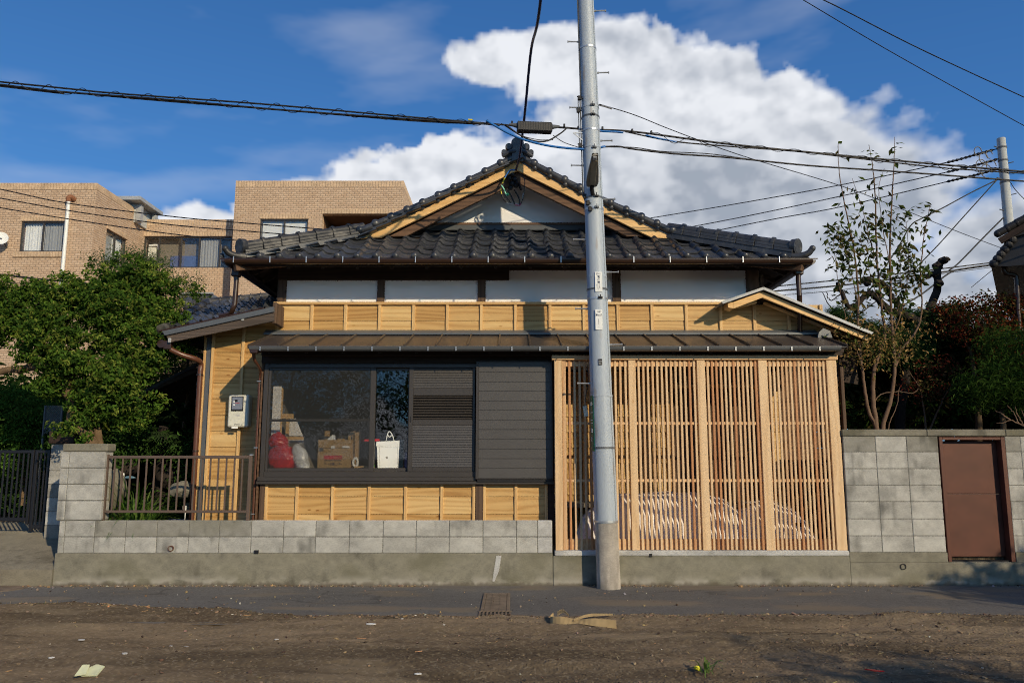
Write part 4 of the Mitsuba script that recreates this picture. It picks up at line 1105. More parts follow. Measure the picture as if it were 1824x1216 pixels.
# far pole and its wires
fp = thing('utility_pole', 'second utility pole far behind the garden at the right edge', 'utility pole')
Y2 = 20.0
f0, f1 = at(1818, 640, Y2), at(1783, 247, Y2)
fd = (f1 - f0) / (f1[2] - f0[2])
f0 = f0 - fd * (f0[2] - 0.3)
obj('shaft', MB().tube([f0, f1], [0.155, 0.105], 20), POLE2, fp, smooth=50)
for i in range(11):
    c = f1 + (f0 - f1) * (0.03 + 0.045 * i)
    sgn = 1 if i % 2 else -1
    obj('step_bolt', MB().tube([c, c + [sgn * 0.24, -0.06, 0.05]], 0.014, 6), GREYMETAL, fp)
for i, v in enumerate([262, 283, 299, 318]):
    c = f1 + (f0 - f1) * ((v - 247) / 560)
    obj('band', MB().tube([c - fd * 0.02, c + fd * 0.02], 0.125, 16), GREYMETAL, fp)
for k, (p, beads, lab) in enumerate([([(1777, 265), (1740, 275), (1680, 291), (1500, 329), (1330, 360), (1150, 390)], (1690, 1772), 'upper power wire with insulator beads running left from the far pole'),
                                     ([(1779, 283), (1740, 294), (1690, 306), (1500, 349), (1330, 385), (1200, 410)], (1690, 1774), 'middle power wire with insulator beads running left from the far pole'),
                                     ([(1781, 299), (1745, 310), (1690, 323), (1500, 368), (1380, 390), (1270, 412)], (1690, 1776), 'lower power wire with insulator beads running left from the far pole')]):
    o = thing('power_wire', lab, 'cable')
    pts = along(p, lambda u: Y2 + (1780 - u) * 0.008)
    cable(pts, 0.014, BLACK, None, 40, 'strand', parent=o)
    sp = spline(pts, 400)
    us = np.array([(q[0] / (q[1] * CP + (q[2] - EYE) * SP)) * FPX + 912 for q in sp])
    m = MB()
    for u in np.arange(beads[0], beads[1], 7.5):
        i = int(np.argmin(abs(us - u)))
        e = sp[min(i + 2, len(sp) - 1)] - sp[i]
        e /= np.linalg.norm(e)
        m.tube([sp[i] - e * 0.06, sp[i], sp[i] + e * 0.05], [0.02, 0.042, 0.02], 7)
    obj('insulator', m, BLACK, o, kind='stuff')
m = MB()
for u, v, r in ((1752, 282, 8), (1748, 296, 10), (1766, 296, 9), (1757, 305, 10), (1742, 270, 7), (1762, 275, 6)):
    c = at(u, v, Y2)
    t = np.linspace(0, 5.0, 18)
    m.tube(c + np.stack([np.cos(t) * r, 0 * t, np.sin(t) * r * 1.3], 1) * Y2 / FPX, 0.012, 5)
obj('jumper_loop', m, BLACK, fp, kind='stuff')
cable([at(1777, 320, 20), at(1730, 343, 20), at(1680, 370, 20), at(1642, 389, 20), at(1622, 402, 20), at(1600, 440, 20), at(1560, 500, 20), at(1500, 590, 20)], 0.018, BLACK, 'thick black cable running down from the far pole behind the young tree', 40)
cable([at(1778, 318, 20), at(1720, 382, 20), at(1660, 448, 20), at(1600, 505, 20), at(1530, 560, 20)], 0.016, BLACK, 'straight thin wire slanting down left from the far pole', 24)
cable([at(1787, 388, 20), at(1750, 425, 20), at(1708, 468, 20), at(1690, 482, 20)], 0.020, BLACK, 'thick cable slanting from the far pole to the low wires', 24)
cable([at(1780, 470, 20), at(1720, 478, 20), at(1690, 487, 20), at(1640, 525, 20), at(1580, 560, 20)], 0.022, BLACK, 'sagging cable going down into the garden trees at right', 24)
for k, (p, r, lab) in enumerate([([(1360, 512), (1500, 498), (1640, 483), (1780, 466)], 0.018, 'upper line of the low wires behind the young tree'), ([(1360, 520), (1500, 508), (1640, 490), (1780, 470)], 0.024, 'thick middle line of the low wires behind the young tree'),
                                 ([(1360, 528), (1500, 516), (1640, 493), (1780, 474)], 0.010, 'faint lowest line of the low wires behind the young tree')]):
    cable(along(p, 22.0), r, BLACK, lab, 24)
cable(along([(1730, 512), (1760, 487), (1780, 472)], 22.0), 0.010, BLACK, 'short thin wire slanting up to the neighbour eaves', 12)
cable(along([(1800, 325), (1812, 342), (1850, 380)], 20.0), 0.010, BLACK, 'thin wire going right from the far pole', 12)

# ------------------------------------------------------------------ the house
H = thing('wooden_house', 'renovated timber house with dark tiled roof, white plaster and yellow cedar boards', 'house')
YW = 10.60                 # face of the cedar boards on the main wall
YB = 10.00                 # front of the projecting window bay
XC = 0.08                  # centre line of the gable

# rooms: lining that keeps the inside dark
zc0 = 3.70
sh = MB()
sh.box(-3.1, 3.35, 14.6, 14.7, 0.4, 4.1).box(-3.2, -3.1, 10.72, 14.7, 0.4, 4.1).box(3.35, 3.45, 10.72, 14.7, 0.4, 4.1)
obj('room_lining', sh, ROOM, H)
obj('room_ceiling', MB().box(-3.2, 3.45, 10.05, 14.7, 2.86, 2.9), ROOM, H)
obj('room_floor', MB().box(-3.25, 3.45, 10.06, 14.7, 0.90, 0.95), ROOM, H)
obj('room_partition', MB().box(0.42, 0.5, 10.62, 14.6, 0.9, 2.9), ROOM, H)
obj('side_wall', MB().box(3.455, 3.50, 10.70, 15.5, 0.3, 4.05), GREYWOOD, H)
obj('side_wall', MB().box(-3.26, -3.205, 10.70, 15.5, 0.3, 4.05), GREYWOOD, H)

# white plaster band with posts
zp0, zp1 = Z(541, YW), Z(470, 10.64)
pb_ = obj('plaster_wall', MB().box(X(497, 515, 10.64), X(1350, 515, 10.64), 10.645, 10.71, 2.7, zp1), PLASTER, H)
for i, (a, b) in enumerate([(495, 510), (672, 685), (851, 865), (1091, 1106), (1330, 1352)]):
    obj('post', MB().box(X(a, 515, 10.62), X(b, 515, 10.62), 10.612, 10.70, zp0, zp1, 0.004), OLDPOST, H)
obj('wall_beam', MB().box(X(495, 490, 10.62), X(907, 490, 10.62), 10.605, 10.70, Z(499, 10.62), zp1, 0.004), DARKWOOD, H)
obj('wall_beam', MB().box(X(907, 490, 10.62) + 0.002, X(1352, 490, 10.62), 10.607, 10.70, Z(481, 10.62), zp1, 0.004), DARKWOOD, H)
m = MB()
for u in (568, 628, 747, 808, 879, 930, 987, 1175, 1270):
    m.box(X(u, 538, 10.64) - 0.018, X(u, 538, 10.64) + 0.018, 10.637, 10.645, Z(539, 10.64), Z(536, 10.64), 0.002)
obj('plaster_clip', m, STEEL, H, kind='stuff')


def lap_board(x0, x1, z0, z1, y, t=0.016, lean=0.010):
    """A clapboard: its lower edge stands proud of the one below."""
    m = MB()
    m.prism([(y - lean, z0), (y, z1), (y + t, z1), (y + t, z0)], 'x', x0, x1)
    return m


# cedar band under the plaster
cb = thing('wooden_house__cedar_band', None, None)
zb0, zb1, zbm = Z(593, YW), Z(543, YW), Z(571, YW)
bat_u = [494.5, 556, 616, 676.5, 737, 797, 857.5, 918, 979.5, 1040, 1100.5, 1161, 1222, 1283, 1343, 1404, 1462]
bat_x = [X(u, 565, YW) for u in bat_u]
for i in range(len(bat_x) - 1):
    for z0, z1 in ((zb0, zbm - 0.002), (zbm + 0.002, zb1)):
        m = CEDAR_H[int(rng.choice(3, p=[0.45, 0.3, 0.25]))]
        obj('board', lap_board(bat_x[i] + 0.004, bat_x[i + 1] - 0.004, z0, z1, YW + rng.uniform(-0.001, 0.001)), m, cb)
for x in bat_x:
    obj('batten', MB().box(x - 0.021, x + 0.021, YW - 0.032, YW + 0.012, zb0, zb1 - 0.002, 0.003), CEDAR_V, cb)
obj('top_rail', MB().box(X(489, 540, YW), X(1300, 540, YW), YW - 0.045, YW + 0.045, zb1, Z(538.5, YW), 0.003), CEDAR_X, cb)

# left wing wall
lwk = thing('wooden_house__left_wall', None, None)
xl, xr, xb = X(371, 760, YW), X(466, 760, YW), X(427, 760, YW)
joints = [925.0, 908, 880, 851.9, 823.2, 795.3, 767.3, 738.7, 710.7, 682.4, 654.8, 627.5, 600, 573, 546]
zj = [Z(v, YW) for v in joints]
zj[0] = 0.42
def wing_top(x):
    """Underside of the left verge at x (metres on the wall plane)."""
    xa, xz, za, zz_ = X(300, 600, YW), X(487, 560, YW), Z(604, YW), Z(555, YW)
    return za + (zz_ - za) * (x - xa) / (xz - xa)
for i in range(len(zj) - 1):
    z0, z1 = zj[i] + 0.0015, zj[i + 1] - 0.0015
    for a, b in ((xl + 0.03, xb - 0.018), (xb + 0.018, X(492, 700, YW))):
        if z0 > wing_top(b):
            continue
        mt = CEDAR_H[int(rng.choice(3, p=[0.4, 0.45, 0.15]))]
        if z1 > wing_top(a):
            pts = [(a, z0), (b, z0)]
            pts += [(b, min(z1, wing_top(b)))]
            if wing_top(b) > z1:
                pts += [(a + (b - a) * (z1 - wing_top(a)) / (wing_top(b) - wing_top(a)), z1)]
            if wing_top(a) > z0 + 0.003:
                pts += [(a, wing_top(a))]
            else:
                pts[0] = (a + (b - a) * max(0, (z0 - wing_top(a)) / (wing_top(b) - wing_top(a))), z0)
            obj('board', MB().prism(pts, 'y', YW - 0.004, YW + 0.012), mt, lwk)
        else:
            obj('board', lap_board(a, b, z0, z1, YW + rng.uniform(-0.001, 0.001), 0.016, 0.012), mt, lwk)
obj('batten', MB().box(xb - 0.02, xb + 0.02, YW - 0.035, YW + 0.01, 0.42, wing_top(xb) - 0.01, 0.003), CEDAR_V, lwk)
obj('corner_board', MB().box(xl - 0.004, xl + 0.034, YW - 0.04, YW + 0.03, 0.42, wing_top(xl) - 0.05, 0.003), CEDAR_V, lwk)
obj('corner_board', MB().box(xl - 0.115, xl - 0.085, YW - 0.02, YW + 0.03, 0.42, wing_top(xl) - 0.12, 0.003), CEDAR_V, lwk)
obj('corner_flashing', MB().box(xl - 0.083, xl - 0.006, YW - 0.005, YW + 0.03, 0.42, wing_top(xl) - 0.06, 0.003), GREYMETAL, lwk)
obj('corner_post', MB().box(xl - 0.10, xl + 0.02, YW - 0.03, YW + 0.06, wing_top(xl) - 0.14, wing_top(xl) - 0.02, 0.004), GREYWOOD, lwk)
obj('wing_shell', MB().box(xl - 0.06, -3.27, YW + 0.035, 14.5, 0.3, 2.9), GREYWOOD, lwk)
dpx = X(359, 760, YW)
m = MB().tube(spline([at(303, 622, 10.3), at(325, 632, 10.35), at(350, 640, 10.45), [dpx - 0.045, YW - 0.04, Z(648, YW)], [dpx - 0.045, YW - 0.04, Z(665, YW)]], 16), 0.036, 12)
m.tube([[dpx - 0.045, YW - 0.04, Z(660, YW)], [dpx - 0.045, YW - 0.04, 0.4]], 0.036, 14)
dpk = obj('downpipe', m, PIPE, lwk, smooth=50)
for v in (668, 803):
    obj('pipe_clip', MB().lathe([(0.038, -0.012), (0.041, -0.012), (0.041, 0.012), (0.038, 0.012)], (dpx - 0.045, YW - 0.04, Z(v, YW)), 'z', 14), GUTTER, dpk)

# ---------------- window bay
bay = thing('wooden_house__window_bay', None, None)
bx_l, bx_r = X(465, 750, YB), X(985, 750, YB)
ys_ = YB
zsill = Z(857, YB)
# low cedar skirt
sk = []
jz = [0.42, Z(915, YB), Z(884, YB), Z(857, YB)]
skx = [X(u, 890, YB) for u in (474.5, 529, 592.5, 657.5, 722.5, 787, 844)]
skx2 = [X(u, 890, YB) for u in (863, 919, 973)]
for xs_ in (skx, skx2):
    for i in range(len(xs_) - 1):
        for r in range(3):
            mt = CEDAR_H[[1, 0, 0][r]] if not (r == 1 and i in (4, 5) and xs_ is skx) else CEDAR_H[2]
            if rng.random() < 0.2:
                mt = CEDAR_H[int(rng.integers(0, 3))]
            obj('skirt_board', lap_board(xs_[i] + 0.004, xs_[i + 1] - 0.004, jz[r] + 0.002, jz[r + 1] - 0.002, YB + 0.012, 0.016, 0.012), mt, bay)
    for x in xs_:
        obj('skirt_batten', MB().box(x - 0.018, x + 0.018, YB - 0.022, YB + 0.025, 0.42, jz[3] - 0.002, 0.003), CEDAR_V, bay)
obj('bay_post', MB().box(X(463, 890, YB), X(472, 890, YB), YB - 0.03, YB + 0.10, 0.42, jz[3] - 0.003, 0.004), OLDPOST, bay)
obj('bay_post', MB().box(X(847, 890, YB), X(860.5, 890, YB), YB - 0.03, YB + 0.09, 0.42, jz[3] - 0.003, 0.004), OLDPOST, bay)
obj('bay_post', MB().box(X(976, 890, YB), X(988, 890, YB), YB - 0.02, YB + 0.10, 0.42, 2.8, 0.004), DARKWOOD, bay)
obj('skirt_backing', MB().box(bx_l + 0.02, bx_r, YB + 0.03, YB + 0.05, 0.42, jz[3]), DARKWOOD, bay)
obj('bay_side', MB().box(bx_l - 0.012, bx_l + 0.01, YB - 0.03, YW - 0.0, 0.42, 2.83), OLDWOOD, bay)
obj('bay_side', MB().box(bx_r - 0.02, bx_r + 0.005, YB + 0.10, YW, 0.42, 2.83), OLDWOOD, bay)
obj('bay_corner_batten', MB().box(X(455, 760, 10.1), X(460, 760, 10.1), 10.35, 10.40, 0.42, Z(675, 10.1), 0.003), CEDAR_V, bay)
# head beam, fascia under the pent roof
obj('head_beam', MB().box(bx_l - 0.01, bx_r + 0.02, YB - 0.06, YB + 0.05, Z(647, YB - 0.06), 2.875, 0.003), DARKWOOD, bay)
# aluminium frame
fy0, fy1 = YB - 0.06, YB + 0.05
zt_, zs_ = Z(647.5, fy0), Z(838, fy0)
wl, wr = X(466.5, 750, fy0), X(848, 750, fy0)
fr = MB()
fr.box(wl, wl + 0.055, fy0, fy1, zs_ - 0.09, zt_, 0.004)
fr.box(wl + 0.056, wr, fy0 + 0.003, fy1, zt_ - 0.05, zt_ - 0.001, 0.004)
fr.box(wl - 0.02, wr, fy0 - 0.025, fy1, zs_ - 0.125, zs_ - 0.075, 0.004)
fr.box(wl + 0.056, wr, fy0 - 0.005, fy1, zs_ - 0.074, zs_ - 0.012, 0.003)
win = obj('window_frame', fr, ALU, bay)
obj('sill_drip', MB().box(wl - 0.03, bx_r + 0.005, fy0 - 0.03, fy1, zs_ - 0.165, zs_ - 0.128, 0.004), ALU, bay)
def sash(x0, x1, z0, z1, y, name, lw=0.034, rw_=0.034, mid=None):
    m = MB()
    m.box(x0, x0 + lw, y - 0.014, y + 0.014, z0, z1, 0.003).box(x1 - rw_, x1, y - 0.014, y + 0.014, z0, z1, 0.003)
    m.box(x0 + lw, x1 - rw_, y - 0.012, y + 0.012, z1 - 0.03, z1 - 0.001, 0.003).box(x0 + lw, x1 - rw_, y - 0.012, y + 0.012, z0 + 0.001, z0 + 0.045, 0.003)
    if mid is not None:
        m.box(x0 + lw, x1 - rw_, y - 0.010, y + 0.010, mid - 0.016, mid + 0.016, 0.003)
    k = obj(name, m, ALU, bay)
    obj('pane', ([[x0 + lw - 0.005, y, z0 + 0.04], [x1 - rw_ + 0.005, y, z0 + 0.04], [x1 - rw_ + 0.005, y, z1 - 0.025], [x0 + lw - 0.005, y, z1 - 0.025]], [[0, 1, 2], [0, 2, 3]]), GLASS, k)
    return k
s0, s1 = wl + 0.057, X(667, 750, fy0)
sash(s0, s1, zs_ - 0.010, zt_ - 0.052, fy0 + 0.030, 'sash', 0.030, 0.066, Z(748, fy0))
obj('fly_screen', ([[s0 + 0.03, fy0 + 0.014, zs_ + 0.03], [s1 - 0.06, fy0 + 0.014, zs_ + 0.03], [s1 - 0.06, fy0 + 0.014, zt_ - 0.08], [s0 + 0.03, fy0 + 0.014, zt_ - 0.08]], [[0, 1, 2], [0, 2, 3]]), SCREEN, win)
sash(X(664, 750, fy0 + 0.06), X(729, 750, fy0 + 0.06), zs_ - 0.010, zt_ - 0.052, fy0 + 0.066, 'sash', 0.03, 0.02)
# louvred shutter
lx0_, lx1_ = X(727.5, 750, fy0), X(846, 750, fy0)
yl = fy0 + 0.012
zA, zBv = zt_ - 0.052, zs_ - 0.011
zones = [(Z(691, fy0), zA - 0.004), (Z(747, fy0), Z(704, fy0)), (zBv + 0.055, Z(757, fy0))]
m = MB().box(lx0_, lx0_ + 0.055, yl - 0.012, yl + 0.014, zBv, zA, 0.003).box(lx1_ - 0.03, lx1_, yl - 0.012, yl + 0.014, zBv, zA, 0.003)
m.box(lx0_ + 0.056, lx1_ - 0.031, yl - 0.010, yl + 0.012, zones[1][1], zones[0][0], 0.003).box(lx0_ + 0.056, lx1_ - 0.031, yl - 0.010, yl + 0.012, zones[2][1], zones[1][0], 0.003)
m.box(lx0_ + 0.056, lx1_ - 0.031, yl - 0.010, yl + 0.012, zBv, zones[2][0], 0.003)
lv = obj('louvred_shutter', m, ALU, bay)
for zi in (0, 2):
    z0, z1 = zones[zi]
    n = int(round((z1 - z0) / 0.0305))
    m = MB()
    for i in range(n):
        a, b = z0 + (z1 - z0) * i / n, z0 + (z1 - z0) * (i + 1) / n
        m.prism([(yl - 0.008, a + 0.004), (yl - 0.001, b - 0.002), (yl + 0.010, b - 0.002), (yl + 0.010, a + 0.004)], 'x', lx0_ + 0.055, lx1_ - 0.03)
    m.box(lx0_ + 0.055, lx1_ - 0.03, yl + 0.009, yl + 0.011, z0, z1)
    obj('ribbed_panel', m, ALU2, lv, kind='stuff')
z0, z1 = zones[1]
for i in range(9):
    z = z0 + (z1 - z0) * (i + 0.5) / 9
    obj('louvre_blade', MB().obox([(lx0_ + lx1_ + 0.025) / 2, yl + 0.004, z], [(lx1_ - lx0_ - 0.09) / 2, 0.014, 0.0025], [[1, 0, 0], [0, 0.75, -0.66], [0, 0.66, 0.75]]), ALU, lv)
obj('louvre_backing', MB().box(lx0_ + 0.055, lx1_ - 0.03, yl + 0.03, yl + 0.034, z0, z1), BLACK, lv)
obj('pull', MB().box(lx0_ + 0.018, lx0_ + 0.034, yl - 0.0145, yl - 0.010, Z(752, fy0), Z(741, fy0), 0.001), BLACK, lv)
# shutter box of flat boards
tbx0, tbx1 = X(847.5, 750, 9.87), X(984.5, 750, 9.87)
ztb1, ztb0 = Z(643, 9.87), Z(853, 9.87)
tk = obj('shutter_box', MB().box(tbx0 + 0.004, tbx1 - 0.004, 9.886, YB + 0.05, ztb0 + 0.004, ztb1 - 0.004), ALU, bay, label='dark shutter box of horizontal metal boards right of the window')
zsq = np.linspace(ztb0 + 0.012, ztb1 - 0.02, 13)
zsq[-1] = ztb1 - 0.012
for i in range(12):
    obj('panel', MB().prism([(9.876, zsq[i] + 0.002), (9.880, zsq[i + 1] - 0.003), (9.89, zsq[i + 1] - 0.003), (9.89, zsq[i] + 0.002)], 'x', tbx0 + 0.036, tbx1 - 0.018), ALU2, tk)
m = MB().box(tbx0, tbx0 + 0.034, 9.870, 9.90, ztb0, ztb1, 0.003).box(tbx1 - 0.016, tbx1, 9.872, 9.90, ztb0, ztb1, 0.003)
m.box(tbx0 + 0.035, tbx1 - 0.017, 9.873, 9.90, ztb1 - 0.012, ztb1, 0.002).box(tbx0 + 0.035, tbx1 - 0.017, 9.871, 9.90, ztb0, ztb0 + 0.012, 0.002)
obj('edge_frame', m, ALU, tk)
obj('shutter_box_base', MB().box(tbx0 + 0.02, tbx1, 9.89, YB + 0.03, ztb0 - 0.03, ztb0 - 0.002), BLACK, bay)
# thin brown rain pipe beside the bay
m = MB().tube(spline([at(452, 623, 9.66), at(453, 640, 9.72), at(462, 655, 9.9), [bx_l - 0.04, YB + 0.02, Z(668, YB)], [bx_l - 0.045, YB + 0.02, Z(690, YB)]], 16), 0.021, 10)
m.tube([[bx_l - 0.045, YB + 0.02, Z(685, YB)], [bx_l - 0.045, YB + 0.02, 0.42]], 0.021, 10)
rp_ = obj('rain_pipe', m, PIPE, bay, smooth=50)
for v in (679, 797, 915):
    obj('pipe_clip', MB().box(bx_l - 0.075, bx_l - 0.02, YB - 0.012, YB - 0.002, Z(v, YB) - 0.006, Z(v, YB) + 0.006, 0.002), STEEL, rp_)
# boarded back of the bay interior
obj('bay_shelf', MB().box(bx_l + 0.02, bx_r - 0.03, YB + 0.055, YW + 0.3, zs_ - 0.04, zs_ - 0.012), ROOM, bay)
obj('white_board', MB().box(X(485, 740, 10.25), X(500, 740, 10.25), 10.24, 10.25, zs_, Z(688, 10.25), 0.0), PLASTER, bay)
obj('inner_panel', MB().prism([(X(513, 745, 10.5), Z(745, 10.5)), (X(527, 745, 10.5), Z(745, 10.5)), (X(541, 780, 10.5), Z(780, 10.5)), (X(541, 790, 10.5), Z(790, 10.5)), (X(513, 790, 10.5), Z(790, 10.5))], 'y', 10.50, 10.51), PLASTER, bay)

# ---------------- pent roof of brown sheet metal
pr = thing('wooden_house__pent_roof', None, None)
ye, yt = 9.60, YW - 0.005
pxl, pxr = X(443, 616, ye), X(1508, 614, ye)
ze, zt2 = Z(616, ye), Z(596, yt)
def pent(y):
    return ze + (zt2 - ze) * (y - ye) / (yt - ye)
obj('deck', MB().prism([(ye + 0.01, ze - 0.035), (yt, zt2 - 0.035), (yt, zt2 - 0.006), (ye + 0.01, ze - 0.006)], 'x', pxl + 0.01, pxr - 0.01), DARKWOOD, pr)
n = int(round((pxr - pxl) / 0.388))
sx = np.linspace(pxl, pxr, n + 1)
sx[1:-1] += -0.02
for i in range(n):
    obj('metal_sheet', MB().prism([(ye - 0.012, ze - 0.012 - 0.004), (yt - 0.02, pent(yt - 0.02) - 0.004), (yt - 0.02, pent(yt - 0.02)), (ye - 0.012, ze - 0.012 + 0.002)], 'x', sx[i] + 0.003, sx[i + 1] - 0.003), ROOFMETAL, pr)
for i in range(n + 1):
    p0, p1 = np.array([sx[i], ye - 0.014, ze + 0.004]), np.array([sx[i], yt - 0.03, pent(yt - 0.03) + 0.013])
    obj('standing_seam', MB().beam(p0, p1, 0.017, 0.030, (0, 0, 1), 0.003), ROOFMETAL, pr)
obj('top_flashing', MB().prism([(yt - 0.10, pent(yt - 0.10) + 0.016), (yt - 0.10, pent(yt - 0.10) + 0.042), (yt - 0.02, zt2 + 0.062), (yt, zt2 + 0.062), (yt, zt2 + 0.0)], 'x', X(474, 592, YW), X(1452, 592, YW)), GREYMETAL, pr)
obj('end_trim', MB().beam([pxl - 0.006, ye - 0.014, ze - 0.016], [pxl - 0.006, yt - 0.02, zt2 - 0.01], 0.010, 0.045), ROOFMETAL, pr)
obj('end_trim', MB().beam([pxr + 0.006, ye - 0.014, ze - 0.016], [pxr + 0.006, yt - 0.02, zt2 - 0.01], 0.010, 0.045), ROOFMETAL, pr)


def half_round(x0, x1, yc, zc, r, axis='x'):
    a = np.linspace(math.pi, 2 * math.pi, 9)
    poly = [(yc + r * math.cos(t), zc + r * math.sin(t)) for t in a]
    return MB().prism(poly, axis, x0, x1)


obj('gutter', half_round(pxl + 0.03, pxr - 0.10, ye - 0.035, ze - 0.018, 0.052), GREYMETAL, pr)
obj('gutter_lip', MB().box(pxl + 0.03, pxr - 0.10, ye - 0.092, ye - 0.084, ze - 0.026, ze - 0.014, 0.002), GREYMETAL, pr)
hx = np.arange(pxl + 0.17, pxr - 0.12, 0.342)
for x in hx:
    m = MB().box(x - 0.006, x + 0.006, ye - 0.094, ye - 0.088, ze - 0.072, ze - 0.024, 0.001).box(x - 0.011, x + 0.011, ye - 0.098, ye - 0.090, ze - 0.032, ze - 0.022, 0.002)
    obj('gutter_hook', m, STEEL, pr)
for x in np.arange(pxl + 0.25, pxr - 0.1, 0.455):
    obj('rafter', MB().beam([x, ye + 0.03, ze - 0.062], [x, yt, zt2 - 0.062], 0.04, 0.052), DARKWOOD, pr)
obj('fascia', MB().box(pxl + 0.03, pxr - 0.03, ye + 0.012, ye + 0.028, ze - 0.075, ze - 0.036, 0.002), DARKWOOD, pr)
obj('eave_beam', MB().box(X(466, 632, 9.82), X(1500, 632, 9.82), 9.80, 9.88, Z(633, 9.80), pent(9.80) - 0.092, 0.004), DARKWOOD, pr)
obj('gutter_outlet', MB().box(pxl + 0.04, pxl + 0.13, ye - 0.075, ye + 0.0, ze - 0.10, ze - 0.045, 0.008), GUTTER, pr)

# wall behind the lattice, cedar boards like the band
bw = thing('wooden_house__porch_wall', None, None)
wz0, wz1 = 0.42, 2.80
wjz = np.arange(wz0, wz1 + 0.05, 0.205)
wxs = [bx_r + 0.03] + [X(u, 800, YW) for u in (1040, 1095, 1150, 1190)]
for r in range(len(wjz) - 1):
    for i in range(len(wxs) - 1):
        obj('board', lap_board(wxs[i] + 0.004, wxs[i + 1] - 0.004, wjz[r] + 0.002, wjz[r + 1] - 0.002, YW, 0.016, 0.012), CEDAR_H[int(rng.integers(0, 3))], bw)
for x in wxs[1:]:
    obj('batten', MB().box(x - 0.018, x + 0.018, YW - 0.032, YW + 0.012, wz0, wz1, 0.003), CEDAR_V, bw)
xd0, xd1 = wxs[-1] + 0.02, X(1375, 800, YW)
obj('entrance_door', MB().box(xd0 + 0.03, (xd0 + xd1) / 2 - 0.005, YW + 0.03, YW + 0.06, 0.55, 2.45, 0.004), OLDPOST, bw)
obj('entrance_door', MB().box((xd0 + xd1) / 2 + 0.005, xd1 - 0.03, YW + 0.04, YW + 0.07, 0.55, 2.45, 0.004), OLDPOST, bw)
obj('door_frame', MB().box(xd0, xd0 + 0.03, YW - 0.01, YW + 0.08, 0.45, 2.5, 0.003).box(xd1 - 0.03, xd1, YW - 0.01, YW + 0.08, 0.45, 2.5, 0.003).box(xd0 + 0.03, xd1 - 0.03, YW - 0.008, YW + 0.08, 2.45, 2.5, 0.003), CEDAR_V, bw)
obj('door_step', MB().box(xd0, xd1, YW - 0.3, YW + 0.02, 0.42, 0.54, 0.008), APRON, bw)
obj('upper_wall', MB().box(xd0, xd1, YW + 0.005, YW + 0.05, 2.50, 2.82), ROOM, bw)
ex = [xd1 + 0.005, X(1395, 800, YW), X(1450, 800, YW), X(1500, 800, YW)]
for r in range(len(wjz) - 1):
    for i in range(3):
        obj('board', lap_board(ex[i] + 0.004, ex[i + 1] - 0.004, wjz[r] + 0.002, wjz[r + 1] - 0.002, YW, 0.016, 0.012), CEDAR_H[int(rng.integers(0, 3))] if i == 0 else OLDWOOD, bw)
obj('porch_floor', MB().box(bx_r + 0.02, X(1505, 980, 9.9), 9.87, YW + 0.02, 0.36, 0.428), APRON, bw)

# ---------------- main tiled roof
mr = thing('wooden_house__main_roof', None, None)
YE, ZE = 10.03, Z(457, 10.03)
XL, XR = X(424, 455, YE), X(1424, 455, YE)
YV = 10.95                       # plane of the bargeboards
YGW = 11.40                      # gable wall
FL, FR = X(640, 418, YV), X(1198, 418, YV)
SF = (Z(410, YGW) - ZE) / (YGW - YE)
AF = math.atan(SF)
ZV = ZE + SF * (YV - YE)
ZA = Z(286, YV)                  # top of the bargeboards at the apex
def front_z(y):
    return ZE + SF * (y - YE)
obj('deck', MB().prism([(YE + 0.02, ZE - 0.075), (YGW, front_z(YGW) - 0.075), (YGW, front_z(YGW) - 0.05), (YE + 0.02, ZE - 0.05)], 'x', FL, FR), DARKWOOD, mr)


def solid_tri(m, pts, th=0.025):
    """A flat polygon with thickness downwards."""
    p = np.array(pts, float)
    q = p - [0, 0, th]
    n = len(p)
    v = np.vstack([p, q])
    f = [[0, i, i + 1] for i in range(1, n - 1)] + [[n, n + i + 1, n + i] for i in range(1, n - 1)]
    for i in range(n):
        j = (i + 1) % n
        f += [[i, n + i, n + j], [i, n + j, j]]
    return m.add(v, f)


m = MB()
dz = np.array([0, 0, -0.05])
CL, CR = np.array([XL, YE, ZE]), np.array([XR, YE, ZE])
VL, VR = np.array([FL, YV, ZV]), np.array([FR, YV, ZV])
AP = np.array([XC, YV, ZA])
YBK = 16.0
solid_tri(m, [CL + dz + [0.01, 0.02, 0], [FL, YE + 0.02, ZE - 0.05], VL + dz])
solid_tri(m, [[FR, YE + 0.02, ZE - 0.05], CR + dz + [-0.01, 0.02, 0], VR + dz])
solid_tri(m, [CL + dz, VL + dz, [FL, YBK, ZV - 0.05], [XL, YBK, ZE - 0.05]])
solid_tri(m, [CR + dz, [XR, YBK, ZE - 0.05], [FR, YBK, ZV - 0.05], VR + dz])
solid_tri(m, [VL + dz, AP + dz, [XC, YBK, ZA - 0.05], [FL, YBK, ZV - 0.05]])
solid_tri(m, [AP + dz, VR + dz, [FR, YBK, ZV - 0.05], [XC, YBK, ZA - 0.05]])
obj('deck', m, DARKWOOD, mr)

PITCHX = (XR - XL) / 29.0
EXPO = (YGW - YE) / math.cos(AF) / 6.35


